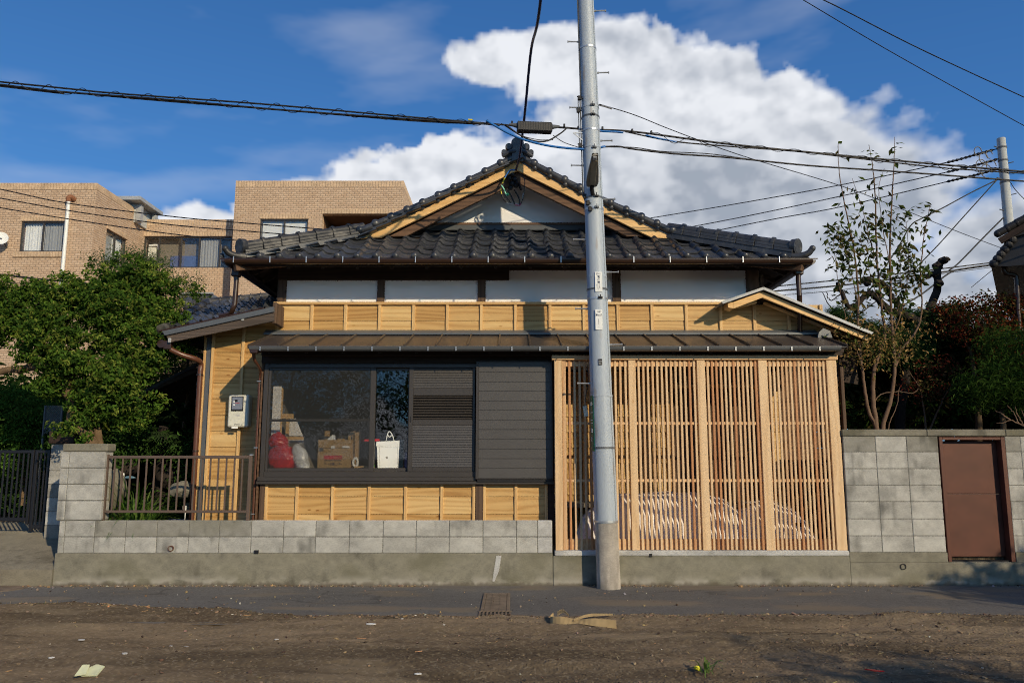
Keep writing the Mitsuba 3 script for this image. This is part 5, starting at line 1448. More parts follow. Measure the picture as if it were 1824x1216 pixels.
def tile_mesh(w, L, eave=False, taper=1.0):
    """A pantile: a roll on its left, a dished pan on its right; x across, y up the slope."""
    s = np.linspace(0, 1, 13)
    h = np.where(s < 0.34, 0.045 * np.sin(np.pi * np.clip(s / 0.34, 0, 1)) ** 0.8, -0.016 * np.sin(np.pi * np.clip((s - 0.34) / 0.66, 0, 1)) + 0.0)
    x = s * (w + 0.03) - 0.012
    th = 0.017
    lift = 0.024
    v, f = [], []
    n = len(s)
    for yy, lf in ((0.0, lift), (L, 0.0)):
        v += [[x[i], yy, h[i] + lf] for i in range(n)]
        v += [[x[i], yy, h[i] + lf - th] for i in range(n)]
    for i in range(n - 1):
        f += [[i, i + 1, 2 * n + i + 1, 2 * n + i], [i + 1, i, n + i, n + i + 1]]
    f += [[0, 2 * n, 3 * n, n], [2 * n - 1, 4 * n - 1, 3 * n - 1, n - 1]]
    m = MB().add(v, f)
    if eave:
        fr_v, fr_f = [], []
        for i in range(n):
            fr_v += [[x[i], -0.004, h[i] + lift], [x[i], -0.004, min(h[i], 0.0) + lift - 0.052]]
        for i in range(n - 1):
            fr_f += [[2 * i, 2 * i + 1, 2 * i + 3, 2 * i + 2]]
        m.add(fr_v, fr_f)
        m.add(np.array(fr_v) + [0, 0.012, 0], [q[::-1] for q in fr_f])
        m.ball([x[2] + 0.004, -0.016, lift + 0.012], 0.047, 6, (1, 0.75, 1))
    return m.get()


LT = EXPO + 0.05
T_MESH = [tile_mesh(PITCHX, LT), tile_mesh(PITCHX, LT, True)]
T_PLY = [mikit.ply(t, TILE, smooth=35) for t in T_MESH]
Rs = np.array([[1, 0, 0], [0, math.cos(AF), -math.sin(AF)], [0, math.sin(AF), math.cos(AF)]])
def tile_place(x, s, jit=True):
    c = np.array([x, YE, ZE]) + Rs @ [0, s, -0.024]
    a = rng.normal(0, 0.014, 3) if jit else np.zeros(3)
    M = np.eye(4)
    J = np.array([[1, -a[2], a[1]], [a[2], 1, -a[0]], [-a[1], a[0], 1]])
    J, _ = np.linalg.qr(J)
    J *= np.sign(np.diag(J))
    M[:3, :3] = Rs @ J
    M[:3, 3] = c + rng.normal(0, 0.0032, 3) * (1 if jit else 0)
    return M
import trimesh
hipL, hipR = (VL - CL)[:2], (VR - CR)[:2]
for r in range(7):
    for i in range(-1, 30):
        x0 = XL + i * PITCHX
        s = r * EXPO - (0.015 if r == 0 else 0)
        M = tile_place(x0, s)
        cs = np.array([[x0 - 0.012, s], [x0 + PITCHX + 0.02, s], [x0 - 0.012, s + LT], [x0 + PITCHX + 0.02, s + LT]])
        xy = np.stack([cs[:, 0], YE + cs[:, 1] * math.cos(AF)], 1)
        k = 1 if r == 0 else 0
        dl = (xy[:, 0] - CL[0]) * hipL[1] - (xy[:, 1] - CL[1]) * hipL[0]      # positive to the right of the left hip
        dr_ = -((xy[:, 0] - CR[0]) * hipR[1] - (xy[:, 1] - CR[1]) * hipR[0])
        above = xy[:, 1] > YV
        inl = np.where(above, xy[:, 0] > FL - 0.1, dl > 0)
        inr = np.where(above, xy[:, 0] < FR + 0.1, dr_ > 0)
        if not inl.any() or not inr.any() or (xy[:, 1].min() > YV and (xy[:, 0].max() < FL - 0.05 or xy[:, 0].min() > FR + 0.05)):
            continue
        if inl.all() and inr.all():
            obj('roof_tile', T_PLY[k], None, mr, place=T(M))
        else:
            v, f = T_MESH[k]
            tm = trimesh.Trimesh(v @ M[:3, :3].T + M[:3, 3], np.asarray(f), process=False)
            for o, hd, sg in ((CL, hipL, 1), (CR, hipR, -1)):
                nrm = np.array([hd[1], -hd[0], 0]) * sg
                if len(tm.faces):
                    tm = trimesh.intersections.slice_mesh_plane(tm, nrm / np.linalg.norm(nrm), o - nrm / np.linalg.norm(nrm) * 0.06)
            if len(tm.faces) > 6:
                obj('roof_tile', (np.array(tm.vertices), np.array(tm.faces)), TILE, mr, smooth=35)

# tile fields of the side slopes (seen only edge-on from the lane)
for side, lo, hi, zlo, zhi, y0 in ((-1, XL, FL, ZE, ZV, YE), (-1, FL, XC, ZV, ZA, YV), (1, XR, FR, ZE, ZV, YE), (1, FR, XC, ZV, ZA, YV)):
    a = np.array([0, 1.0, 0])
    up = np.array([hi - lo, 0, zhi - zlo])
    Ls = np.linalg.norm(up)
    up /= Ls
    nr = np.cross(a, up) if side > 0 else np.cross(up, a)
    nr *= np.sign(nr[2])
    ac = np.cross(up, nr)
    m = MB()
    base = tile_mesh(0.25, 0.285)
    rows = int(Ls / 0.235 + 0.6)
    for r in range(rows):
        t = r * 0.235
        ystart = y0 + 0.1 + ((YV - YE) * min(1, (t + 0.2) / Ls) if y0 == YE else 0.0)
        for y in np.arange(ystart, YBK - 0.1, 0.25):
            o = np.array([lo, y, zlo]) + up * t
            v = np.array(base[0])
            xx = v[:, 0] if ac[1] > 0 else -v[:, 0]
            ff = np.asarray(base[1]) if ac[1] > 0 else np.asarray(base[1])[:, ::-1]
            m.add(o + xx[:, None] * np.abs(ac) + v[:, 1:2] * up + (v[:, 2:3] - 0.03) * nr, ff)
    obj('side_tile_field', m, TILE, mr, smooth=35, kind='stuff')

# hip ridges
def ridge_run(p0, p1, seg, bsdf, name, layers=2, r=0.061, end_disc=True, disc_dir=None, w0=0.22):
    d = p1 - p0
    L = np.linalg.norm(d)
    d = d / L
    n = max(2, int(round(L / seg)))
    obj('hip_bed', MB().beam(p0 + d * 0.02 + [0, 0, -0.02], p1 + [0, 0, -0.02], w0 * 0.9, 0.07), TILE, mr)
    for k in range(layers):
        for i in range(n):
            a, b = p0 + d * (L * i / n + 0.004), p0 + d * (L * (i + 1) / n - 0.004)
            off = np.array([0, 0, 0.035 + 0.045 * k])
            o = obj('hip_slab', MB().beam(a + off, b + off, w0 - 0.05 * k + rng.uniform(-0.004, 0.004), 0.040, (0, 0, 1), 0.006), bsdf, mr)
    top = np.array([0, 0, 0.035 + 0.045 * layers])
    for i in range(n):
        a, b = p0 + d * (L * i / n) + top, p0 + d * (L * (i + 1) / n) + top
        m = MB().tube([a, a + (b - a) * 0.16, a + (b - a) * 0.17, b], [r + 0.017, r + 0.017, r, r - 0.004], 14)
        obj('hip_tile', m, bsdf, mr, smooth=40)
    if end_disc:
        dd = -d if disc_dir is None else disc_dir / np.linalg.norm(disc_dir)
        c = p0 + top * 0.9
        m = MB().tube([c + dd * -0.02, c + dd * 0.055, c + dd * 0.06, c + dd * 0.05], [0.105, 0.108, 0.086, 0.080], 22)
        m.tube([c + dd * 0.045, c + dd * 0.058], [0.03, 0.024], 12)
        obj('hip_end', m, bsdf, mr, smooth=40)


liftv = np.array([0, 0, 0.035])
ridge_run(CL + [0.05, 0.03, 0.025], VL + liftv + [0.05, 0.04, 0.02], 0.245, OLDTILE, 'hip', disc_dir=np.array([-0.75, -0.85, -0.15]))
ridge_run(CR + [-0.05, 0.03, 0.025], VR + liftv + [-0.05, 0.04, 0.02], 0.245, TILE, 'hip', disc_dir=np.array([0.75, -0.85, -0.15]))
for sgn, c in ((-1, CL), (1, CR)):
    p = spline([c + [sgn * -0.10, -0.0, 0.0], c + [sgn * 0.0, -0.05, -0.005], c + [sgn * 0.08, -0.10, 0.02], c + [sgn * 0.125, -0.13, 0.075]], 14)
    m = MB().tube(p, np.linspace(0.05, 0.036, len(p)), 10).ball(p[-1], 0.042, 6)
    obj('corner_tile', m, OLDTILE if sgn < 0 else TILE, mr, smooth=50)

# verges of the gable
for sgn, foot in ((-1, VL), (1, VR)):
    a, b = AP + [sgn * 0.02, -0.06, 0.045], foot + [sgn * -0.02, -0.06, 0.085]
    d = b - a
    L = np.linalg.norm(d)
    sagv = lambda t: np.array([0, 0, -0.045 * math.sin(math.pi * t)])
    n = 10
    for i in range(n):
        t0, t1 = i / n, (i + 1) / n
        p0, p1 = a + d * t0 + sagv(t0), a + d * t1 + sagv(t1)
        m = MB().tube([p0, p0 + (p1 - p0) * 0.5, p1], [0.046, 0.050, 0.055], 12)
        m.ball(p1 + [0, -0.012, 0.010], 0.064, 6).ball(p1 + [sgn * 0.012, -0.002, -0.056], 0.042, 5)
        m.beam(p0 + [0, 0.02, -0.045], p1 + [0, 0.02, -0.045], 0.03, 0.06)
        m.tube([p0 + [0, 0.16, 0.045], p1 + [0, 0.16, 0.05]], [0.040, 0.048], 10).ball(p1 + [sgn * -0.03, 0.11, 0.066], 0.034, 5)
        obj('verge_tile', m, TILE, mr, smooth=45)
    fin = b + [sgn * 0.09, -0.02, -0.05]
    obj('verge_end', MB().tube([b + sagv(1.0), fin], [0.045, 0.048], 12).ball(fin + [0, -0.01, 0], 0.056, 7), TILE, mr, smooth=45)
# ridge end ornament and main ridge
ap = AP + [0, -0.10, 0.10]
m = MB()
def disc(c, r, th=0.07):
    m.tube([c + np.array([0, th, 0]), c, c + np.array([0, -0.012, 0]), c + np.array([0, -0.004, 0])], [r, r, r * 0.84, r * 0.72], 18)
disc(ap + [0, 0, 0.125], 0.093)
for s in (-1, 1):
    disc(ap + [s * 0.125, 0.005, 0.075], 0.052)
    disc(ap + [s * 0.195, 0.01, -0.005], 0.040)
    m.beam(ap + [s * 0.05, 0.03, 0.02], ap + [s * 0.20, 0.03, -0.055], 0.06, 0.09, (0, 0, 1), 0.015)
    m.tube(spline([ap + [s * 0.03, 0.0, 0.0], ap + [s * 0.12, -0.01, -0.02], ap + [s * 0.22, 0, -0.08]], 8), 0.026, 8)
m.prism([(XC - 0.085, ap[2] - 0.15), (XC + 0.085, ap[2] - 0.15), (XC + 0.07, ap[2] + 0.09), (XC - 0.07, ap[2] + 0.09)], 'y', ap[1] - 0.012, ap[1] + 0.08)
obj('ridge_ornament', m, TILE, mr, smooth=40)
m = MB()
for k in range(3):
    m.box(XC - 0.13 + 0.02 * k, XC + 0.13 - 0.02 * k, YV, YBK, ZA + 0.02 + 0.045 * k, ZA + 0.06 + 0.045 * k, 0.006)
m.tube([[XC, YV, ZA + 0.19], [XC, YBK, ZA + 0.19]], 0.065, 14)
obj('main_ridge', m, TILE, mr, smooth=40)

# gable: boards, plaster, flashings
gb = thing('wooden_house__gable', None, None)
sy = math.atan2(ZA - ZV, XC - FL)
for sgn, foot in ((-1, VL), (1, VR)):
    ex_ = abs(XC - foot[0])
    def rake(x, drop):
        return ZA - drop - (ZA - ZV) * abs(x - XC) / ex_
    xf = foot[0] + sgn * 0.02
    h1 = 0.165
    xcut = XC + sgn * ex_ * (1 - (h1) / (ZA - ZV) * 1.0)
    obj('bargeboard', MB().prism([(XC + sgn * 0.001, ZA), (xf, rake(xf, 0)), (xf - sgn * 0.05, ZV - 0.02), (xcut, rake(xcut, h1)), (XC + sgn * 0.001, ZA - h1)][:: 1], 'y', YV - 0.045, YV), BARGE, gb, label='pale new bargeboard of the gable')
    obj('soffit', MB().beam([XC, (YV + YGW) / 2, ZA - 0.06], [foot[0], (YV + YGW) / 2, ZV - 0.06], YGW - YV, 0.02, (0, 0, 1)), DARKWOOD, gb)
    d1, d2 = 0.185, 0.325
    xc1 = XC + sgn * ex_ * 0.83
    xc2 = XC + sgn * ex_ * 0.64
    zfoot = front_z(YV + 0.06) - 0.0
    def xat(drop):
        return XC + sgn * ex_ * (ZA - drop - zfoot) / (ZA - ZV)
    obj('inner_bargeboard', MB().prism([(XC + sgn * 0.001, ZA - d1), (xat(d1), zfoot), (xat(d2 - 0.02), zfoot), (XC + sgn * 0.001, ZA - d2)], 'y', YV + 0.02, YV + 0.075), OLDWOOD, gb, label='weathered brown inner board of the gable')
zg0 = Z(397, YGW)
obj('gable_plaster', MB().prism([(XC - 1.95, zg0 - 0.05), (XC + 1.95, zg0 - 0.05), (XC, ZA - 0.02)], 'y', YGW, YGW + 0.05), PLASTER, gb)
obj('gable_sill', MB().box(XC - 1.75, XC + 1.75, YGW - 0.035, YGW + 0.02, Z(401.5, YGW), Z(397.5, YGW), 0.003), OLDWOOD, gb)
obj('gable_flashing', MB().prism([(YGW - 0.075, Z(412, YGW)), (YGW - 0.04, Z(402, YGW)), (YGW + 0.02, Z(402, YGW)), (YGW + 0.02, Z(412, YGW))], 'x', XC - 1.95, XC + 1.95), GREYMETAL, gb)
# eaves
ev = thing('wooden_house__eaves', None, None)
m = MB()
zi = ZE - 0.10 + SF * 0.6
solid_tri(m, [[XL + 0.05, YE + 0.02, ZE - 0.075], [XR - 0.05, YE + 0.02, ZE - 0.075], [XR - 0.75, 10.75, ZE + 0.30], [XL + 0.75, 10.75, ZE + 0.30]], 0.015)
solid_tri(m, [[XL + 0.05, YE + 0.02, ZE - 0.078], [XL + 0.75, 10.75, ZE + 0.297], [XL + 0.75, YBK, ZE + 0.297], [XL + 0.05, YBK, ZE - 0.078]], 0.015)
solid_tri(m, [[XR - 0.05, YE + 0.02, ZE - 0.078], [XR - 0.05, YBK, ZE - 0.078], [XR - 0.75, YBK, ZE + 0.297], [XR - 0.75, 10.75, ZE + 0.297]], 0.015)
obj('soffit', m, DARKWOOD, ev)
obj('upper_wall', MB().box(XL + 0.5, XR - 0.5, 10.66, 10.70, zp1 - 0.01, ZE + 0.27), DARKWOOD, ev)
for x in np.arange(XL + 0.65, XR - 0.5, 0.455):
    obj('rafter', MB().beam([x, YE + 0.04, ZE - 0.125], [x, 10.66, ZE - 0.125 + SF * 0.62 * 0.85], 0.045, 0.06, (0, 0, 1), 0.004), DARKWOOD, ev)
for sgn, c in ((-1, CL), (1, CR)):
    p0 = c + [sgn * 0.03, -0.02, -0.145]
    p1 = np.array([c[0] - sgn * 0.72, 10.72, c[2] + 0.12])
    obj('hip_rafter', MB().beam(p0, p1, 0.085, 0.11, (0, 0, 1), 0.006), OLDWOOD, ev)
    for y in np.arange(10.5, 15.5, 0.455):
        obj('rafter', MB().beam([c[0] - sgn * 0.03, y, c[2] - 0.125], [c[0] - sgn * 0.70, y, c[2] + 0.2], 0.045, 0.06, (0, 0, 1), 0.0), DARKWOOD, ev)
obj('fascia', MB().box(XL + 0.02, XR - 0.02, YE + 0.0, YE + 0.02, ZE - 0.13, ZE - 0.05, 0.003), DARKWOOD, ev)
obj('fascia', MB().box(XL + 0.0, XL + 0.02, YE + 0.022, YBK, ZE - 0.13, ZE - 0.05), DARKWOOD, ev)
obj('fascia', MB().box(XR - 0.02, XR - 0.0, YE + 0.022, YBK, ZE - 0.13, ZE - 0.05), DARKWOOD, ev)
gy, gz, grad = YE - 0.045, ZE - 0.055, 0.062
gl, gr_ = X(396, 463, gy), X(1452, 463, gy)
gut = obj('gutter', half_round(gl + 0.05, gr_ - 0.05, gy, gz, grad), GUTTER, ev)
for sgn, xg in ((-1, gl + 0.05), (1, gr_ - 0.05)):
    a = np.linspace(math.pi, 2 * math.pi, 9)
    poly = [(xg + sgn * 0.0 + grad * math.cos(t), gz + grad * math.sin(t)) for t in a]
    obj('side_gutter', MB().prism(poly, 'y', gy + 0.0, YBK), GUTTER, ev)
obj('gutter_lip', MB().box(gl - 0.01, gr_ + 0.01, gy - grad - 0.006, gy - grad + 0.006, gz - 0.008, gz + 0.006, 0.002), GUTTER, ev)
for x in np.arange(gl + 0.17, gr_ - 0.05, (gr_ - gl) / 16.4):
    z = gz
    obj('gutter_hook', MB().box(x - 0.007, x + 0.007, gy - grad - 0.012, gy - grad - 0.003, z - 0.055, z + 0.030, 0.002), STEEL, gut)
for sgn, (u0, v0, u1, v1, ulow) in ((-1, (421, 495, 418, 552, 418)), (1, (1422, 492, 1424, 535, 1424))):
    yq = 10.25
    m = MB().tube([at(u0, v0 - 6, yq), at(u0, v0 + 6, yq), at(u1, v1 - 8, yq)], 0.033, 12)
    if sgn < 0:
        m.tube(spline([at(u1, v1 - 12, yq), at(u1 - 3, v1 - 3, yq), at(410, 558, yq + 0.05), at(392, 563, yq + 0.1)], 10), 0.033, 10)
    else:
        m.tube([at(u1, v1 - 10, yq), at(1425, 600, yq + 0.35)], 0.033, 10)
    m.obox(at(u0, v0 - 10, yq), (0.055, 0.05, 0.06), None, 0.01)
    obj('downpipe', m, GUTTER, ev, smooth=40)

# ---------------- left wing roof
lr = thing('wooden_house__left_roof', None, None)
yq0, yq1 = 10.22, 10.30
def strip(p, y0, y1, bsdf, name, **kw):
    return obj(name, MB().prism([(q[0], q[2]) for q in [at(u, v, (y0 + y1) / 2) for u, v in p]], 'y', y0, y1), bsdf, lr, **kw)
strip([(297, 597), (489, 556), (489, 572), (303, 610)], yq0, yq0 + 0.04, GREYWOOD, 'bargeboard', label='grey weathered bargeboard of the low left roof')
strip([(290, 589), (489, 547), (489, 556), (296, 598)], yq0 - 0.03, yq0 + 0.05, GREYMETAL, 'flashing')
m = MB()
pA, pB = at(290, 594, yq0 + 0.1), at(489, 552, yq0 + 0.1)
solid_tri(m, [pA + [0, -0.05, 0], pB + [0, -0.05, 0], pB + [0, 3.5, 0], pA + [0, 3.5, 0]], 0.04)
obj('deck', m, DARKWOOD, lr)
obj('end_block', MB().box(X(487, 570, 10.3), X(494, 570, 10.3), 10.24, 10.6, Z(577, 10.3), Z(540, 10.3), 0.006), OLDPOST, lr)
m = MB().tube([at(283, 590, 10.2), at(470, 549, 10.2)], 0.014, 8)
m.tube([at(414, 562, 10.25), at(300, 589, 10.25), at(292, 600, 10.25)], 0.022, 8)
obj('rain_pipe', m, GUTTER, lr, smooth=50)
for u, v in ((432, 567), (302, 606)):
    c = at(u, v, yq0 - 0.005)
    obj('bolt_clip', MB().obox(c, (0.02, 0.01, 0.03), None, 0.005), PALEMETAL, lr)
obj('side_gutter', MB().tube([at(287, 612, 10.25), at(287, 612, 10.25) + [0, 3.0, 0]], 0.055, 10), GUTTER, lr)
obj('gutter_outlet', MB().obox(at(300, 615, 10.3), (0.05, 0.05, 0.06), None, 0.01), GUTTER, lr)
# tiled slope rising behind the verge
pa, pb2, pc, pd = at(288, 592, 10.35), at(492, 549, 10.35), at(492, 531, 12.1), at(372, 543, 11.9)
nu, nv = 9, 7
tl = tile_mesh(0.25, 0.29)
for j in range(nv):
    for i in range(nu):
        f0_, f1_ = i / nu, (i + 1) / nu
        g0, g1 = j / nv, (j + 1.25) / nv
        def bil(a, b):
            return (pa * (1 - a) + pb2 * a) * (1 - b) + (pd * (1 - a) + pc * a) * b
        o = bil(f0_, g0)
        ux, uy = bil(f1_, g0) - o, bil(f0_, g1) - o
        nz = np.cross(ux, uy)
        nz /= np.linalg.norm(nz)
        v = np.array(tl[0])
        obj('roof_tile', (o + (v[:, 0:1] / 0.25) * ux + (v[:, 1:2] / 0.29) * uy + v[:, 2:3] * 1.1 * nz, tl[1]), OLDTILE if (i + j) % 5 == 0 else TILE, lr, smooth=35)
n = 8
for i in range(n):
    a, b = pa + (pd - pa) * i / n + [0, -0.02, 0.03], pa + (pd - pa) * (i + 1) / n + [0, -0.02, 0.035]
    obj('verge_tile', MB().tube([a, a + (b - a) * 0.2, b], [0.075, 0.07, 0.058], 12), OLDTILE, lr, smooth=45)
ra, rb2 = at(338, 545, 12.1), at(500, 529, 12.3)
for i in range(9):
    a, b = ra + (rb2 - ra) * i / 9, ra + (rb2 - ra) * (i + 1) / 9
    m = MB().beam(a + [0, 0, -0.05], b + [0, 0, -0.05], 0.2, 0.08, (0, 0, 1), 0.008).tube([a + [0, 0, 0.03], a + (b - a) * 0.12 + [0, 0, 0.03], b + [0, 0, 0.03]], [0.078, 0.066, 0.064], 12)
    obj('ridge_tile', m, OLDTILE, lr, smooth=40)
obj('ridge_end', MB().ball(ra + [0, -0.03, 0.0], 0.13, 8, (0.7, 1, 1)), TILE, lr)

# ---------------- small gabled porch roof on the right
pg = thing('wooden_house__porch_gable', None, None)
yp0 = 10.24
def pq(u, v):
    q = at(u, v, yp0)
    return (q[0], q[2])
ap2 = pq(1358, 519)
el, er = pq(1306, 538), pq(1528, 590)
er2 = pq(1546, 597)
mw = MB().prism([ap2, el, (el[0] + 0.005, el[1] - 0.085), (ap2[0], ap2[1] - 0.082)], 'y', yp0, yp0 + 0.04)
obj('bargeboard', mw, BARGE, pg, label='short left bargeboard of the small porch gable')
obj('bargeboard', MB().prism([ap2, (ap2[0], ap2[1] - 0.082), (er2[0], er2[1] - 0.075), er2], 'y', yp0 + 0.001, yp0 + 0.041), BARGE, pg, label='long right bargeboard of the small porch gable, dappled by leaf shade')
obj('bargeboard_end', MB().prism([el, (el[0] - 0.07, el[1] + 0.02), (el[0] - 0.07, el[1] - 0.07), (el[0] + 0.005, el[1] - 0.085)], 'y', yp0 + 0.005, yp0 + 0.2), BARGE, pg)
ylk = 10.62
t1, t2, t3 = np.array([ap2[0], 0, ap2[1] + 0.012]), np.array([el[0] - 0.16, 0, el[1] - 0.035]), np.array([er2[0] + 0.04, 0, er2[1] - 0.004])
m = MB()
for a, b, y1 in ((t2, t1, ylk), (t1, t3, ylk)):
    solid_tri(m, [a + [0, yp0 - 0.05, 0.035], b + [0, yp0 - 0.05, 0.035], b + [0, y1, 0.035], a + [0, y1, 0.035]], 0.03)
xs_h = 3.5
zs_h = t1[2] + (t3[2] - t1[2]) * (xs_h - t1[0]) / (t3[0] - t1[0])
solid_tri(m, [[xs_h, ylk, zs_h + 0.035], t3 + [0, ylk, 0.035], t3 + [0, 14, 0.035], [xs_h, 14, zs_h + 0.035]], 0.03)
obj('metal_roof', m, GREYMETAL, pg)
m = MB()
for a, b in ((t2, t1), (t1, t3)):
    m.beam(a + [0, yp0 - 0.055, 0.018], b + [0, yp0 - 0.055, 0.018], 0.012, 0.036)
obj('roof_edge', m, PALEMETAL, pg)
obj('soffit', MB().beam([ap2[0], yp0 + 0.22, ap2[1] - 0.02], [er2[0], yp0 + 0.22, er2[1] - 0.02], 0.34, 0.02).beam([el[0], yp0 + 0.22, el[1] - 0.02], [ap2[0], yp0 + 0.22, ap2[1] - 0.02], 0.34, 0.02), DARKWOOD, pg)
a, b = at(1360, 539, 10.5), at(1500, 596, 10.5)
obj('purlin', MB().beam(a, b + (b - a) * 0.35, 0.05, 0.035, (0, 0, 1), 0.004), BARGE, pg)
a, b = at(1312, 547, 10.4), at(1347, 538, 10.4)
obj('purlin', MB().beam(a, b, 0.05, 0.035, (0, 0, 1), 0.004), BARGE, pg)
obj('flashing_patch', MB().prism([pq(1460, 600), pq(1462, 590), pq(1470, 583), pq(1482, 588), pq(1486, 600)], 'y', 10.3, 10.34), GREYMETAL, pg)
obj('side_wall', MB().prism([(X(1352, 560, 10.62), 2.7), (xs_h + 1.2, 2.5), (xs_h + 1.2, zs_h - 0.5), (xs_h, zs_h - 0.03), (X(1352, 540, 10.62), 3.3)], 'y', 10.625, 10.68), DARKWOOD, pg)
obj('right_post', MB().box(X(1504, 800, 10.3), X(1510, 800, 10.3), 10.28, 10.34, 0.4, 2.7, 0.004), OLDPOST, pg)
obj('right_wall', MB().box(3.5, 4.1, 10.70, 10.76, 0.3, 2.75), DARKWOOD, pg)

# ------------------------------------------------------------------ service wires at the gable
sw = thing('service_wires', 'tangle of black and coloured service wires hanging under the gable apex', 'wires')
yw = 10.82
m = MB()
for u, v, r in ((907, 318, 0.04), (912, 328, 0.045), (917, 320, 0.04), (912, 311, 0.04), (919, 331, 0.035), (909, 335, 0.035)):
    m.ball(at(u, v, yw + 0.12), r, 6)
for u, v in ((903, 312), (918, 316), (924, 326)):
    m.tube([at(u, v, yw + 0.14), at(u + 4, v + 12, yw + 0.05)], 0.018, 8)
obj('connector_cluster', m, BLACK, sw, smooth=50)
def loop(p, r, b, name='wire'):
    obj(name, MB().tube(spline([at(u, v, yw) for u, v in p], 24), r, 6), b, sw, smooth=True)
loop([(918, 303), (908, 304), (902, 312), (899, 318)], 0.010, BLUEC)
loop([(899.5, 317), (894.5, 327)], 0.011, YELLOW)
loop([(895, 328), (891.5, 334), (892, 338)], 0.008, BLACK)
loop([(892, 337), (893.5, 346)], 0.010, YELLOW)
loop([(893.5, 346), (897, 354), (902.5, 360)], 0.013, BLACK)
loop([(893, 330), (897, 336), (900, 343), (903, 349)], 0.010, plain('mint_wire', (0.25, 0.62, 0.45), 0.4))
obj('wire_cap', MB().ball(at(904, 346.5, yw), 0.024, 6, (1, 0.7, 1)), GREEN, sw)
loop([(905, 340), (911, 350), (917, 364)], 0.012, BLACK)
loop([(916, 338), (924, 352), (926, 365)], 0.012, BLACK)
loop([(925, 308), (934, 318), (934, 335), (932, 352), (928, 363)], 0.007, BLACK)
loop([(932, 344), (931, 354)], 0.006, PALEMETAL)
loop([(902, 360), (908, 363), (926, 363)], 0.006, PALEMETAL)
loop([(917, 365), (925, 366), (928, 362)], 0.006, plain('magenta_wire', (0.45, 0.03, 0.16), 0.4))
loop([(908, 306), (898, 322), (899, 345), (910, 362)], 0.006, BLACK)

# ------------------------------------------------------------------ electricity meter on the left wall
me = thing('electric_meter', 'ivory electric meter box with a grey window on the cedar wall', 'meter')
my = YW - 0.15
mx0, mx1 = X(406, 730, my), X(444, 730, my)
mz0, mz1 = Z(760, my), Z(703, my)
obj('body', MB().box(mx0, mx1 - 0.008, my, YW - 0.012, mz0, mz1, 0.014), IVORY, me)
wx0, wx1 = X(411.5, 730, my), X(433, 730, my)
wz0_, wz1_ = Z(732, my), Z(705.5, my)
obj('bezel', MB().box(wx0, wx1, my - 0.008, my + 0.004, wz0_, wz1_, 0.004), BLACK, me)
face = obj('face', MB().box(wx0 + 0.012, wx1 - 0.010, my - 0.0105, my - 0.006, wz0_ + 0.024, wz1_ - 0.012, 0.002), plain('meter_grey_face', (0.17, 0.19, 0.24), 0.25, 0.6), me)
obj('display', MB().box(wx0 + 0.048, wx0 + 0.085, my - 0.0125, my - 0.010, wz1_ - 0.075, wz1_ - 0.045, 0.001), BLACK, face)
m = MB()
for z in (-0.085, -0.125):
    m.box(wx0 + 0.03, wx0 + 0.052, my - 0.0125, my - 0.010, wz1_ + z, wz1_ + z + 0.02, 0.001)
obj('lamp_spot', m, WHITEP, face)
obj('red_line', MB().box(wx0 + 0.055, wx0 + 0.115, my - 0.0122, my - 0.010, wz1_ - 0.095, wz1_ - 0.089), REDINK, face)
obj('label_plate', MB().box((mx0 + mx1) / 2 - 0.04, (mx0 + mx1) / 2 + 0.02, my - 0.0025, my + 0.002, Z(741, my), Z(737.5, my), 0.001), GREYBAG, me)
obj('print', MB().box((mx0 + mx1) / 2 - 0.05, (mx0 + mx1) / 2 + 0.03, my - 0.0018, my + 0.002, Z(756.3, my), Z(755.2, my)), INK, me)
obj('screw', MB().lathe([(0.0001, -0.003), (0.007, -0.003), (0.007, 0.003)], (X(431, 757, my), my - 0.001, Z(756, my)), 'y', 10), BLACK, me)
obj('paper_tag', MB().box(X(413, 760, my), X(424, 760, my), my - 0.01, my - 0.007, Z(763, my), Z(759, my)), PAPER, me)

# ------------------------------------------------------------------ lattice screen
la_ = thing('lattice_screen', 'pale slatted timber lattice screen with five posts on the concrete base', 'lattice')
YLT = 9.72
zl0, zl1 = 0.418, Z(641, YLT)
pu = [(988.5, 1002), (1122.5, 1135.5), (1246.5, 1261), (1357.5, 1373.5), (1481, 1499)]
px_ = [(X(a, 800, YLT), X(b, 800, YLT)) for a, b in pu]
for i, (a, b) in enumerate(px_):
    obj('post', MB().box(a, b, YLT, YLT + 0.09, zl0 - 0.002, zl1, 0.003), HINOKI_P, la_)
obj('edge_post', MB().box(px_[0][1] + 0.004, px_[0][1] + 0.05, YLT + 0.015, YLT + 0.08, zl0, zl1 - 0.002, 0.003), HINOKI[1], la_)
obj('top_beam', MB().box(px_[0][0] - 0.03, px_[-1][1] + 0.02, YLT - 0.015, YLT + 0.10, zl1 + 0.001, Z(632.5, YLT), 0.004), HINOKI_X, la_)
counts = [12, 13, 12, 14]
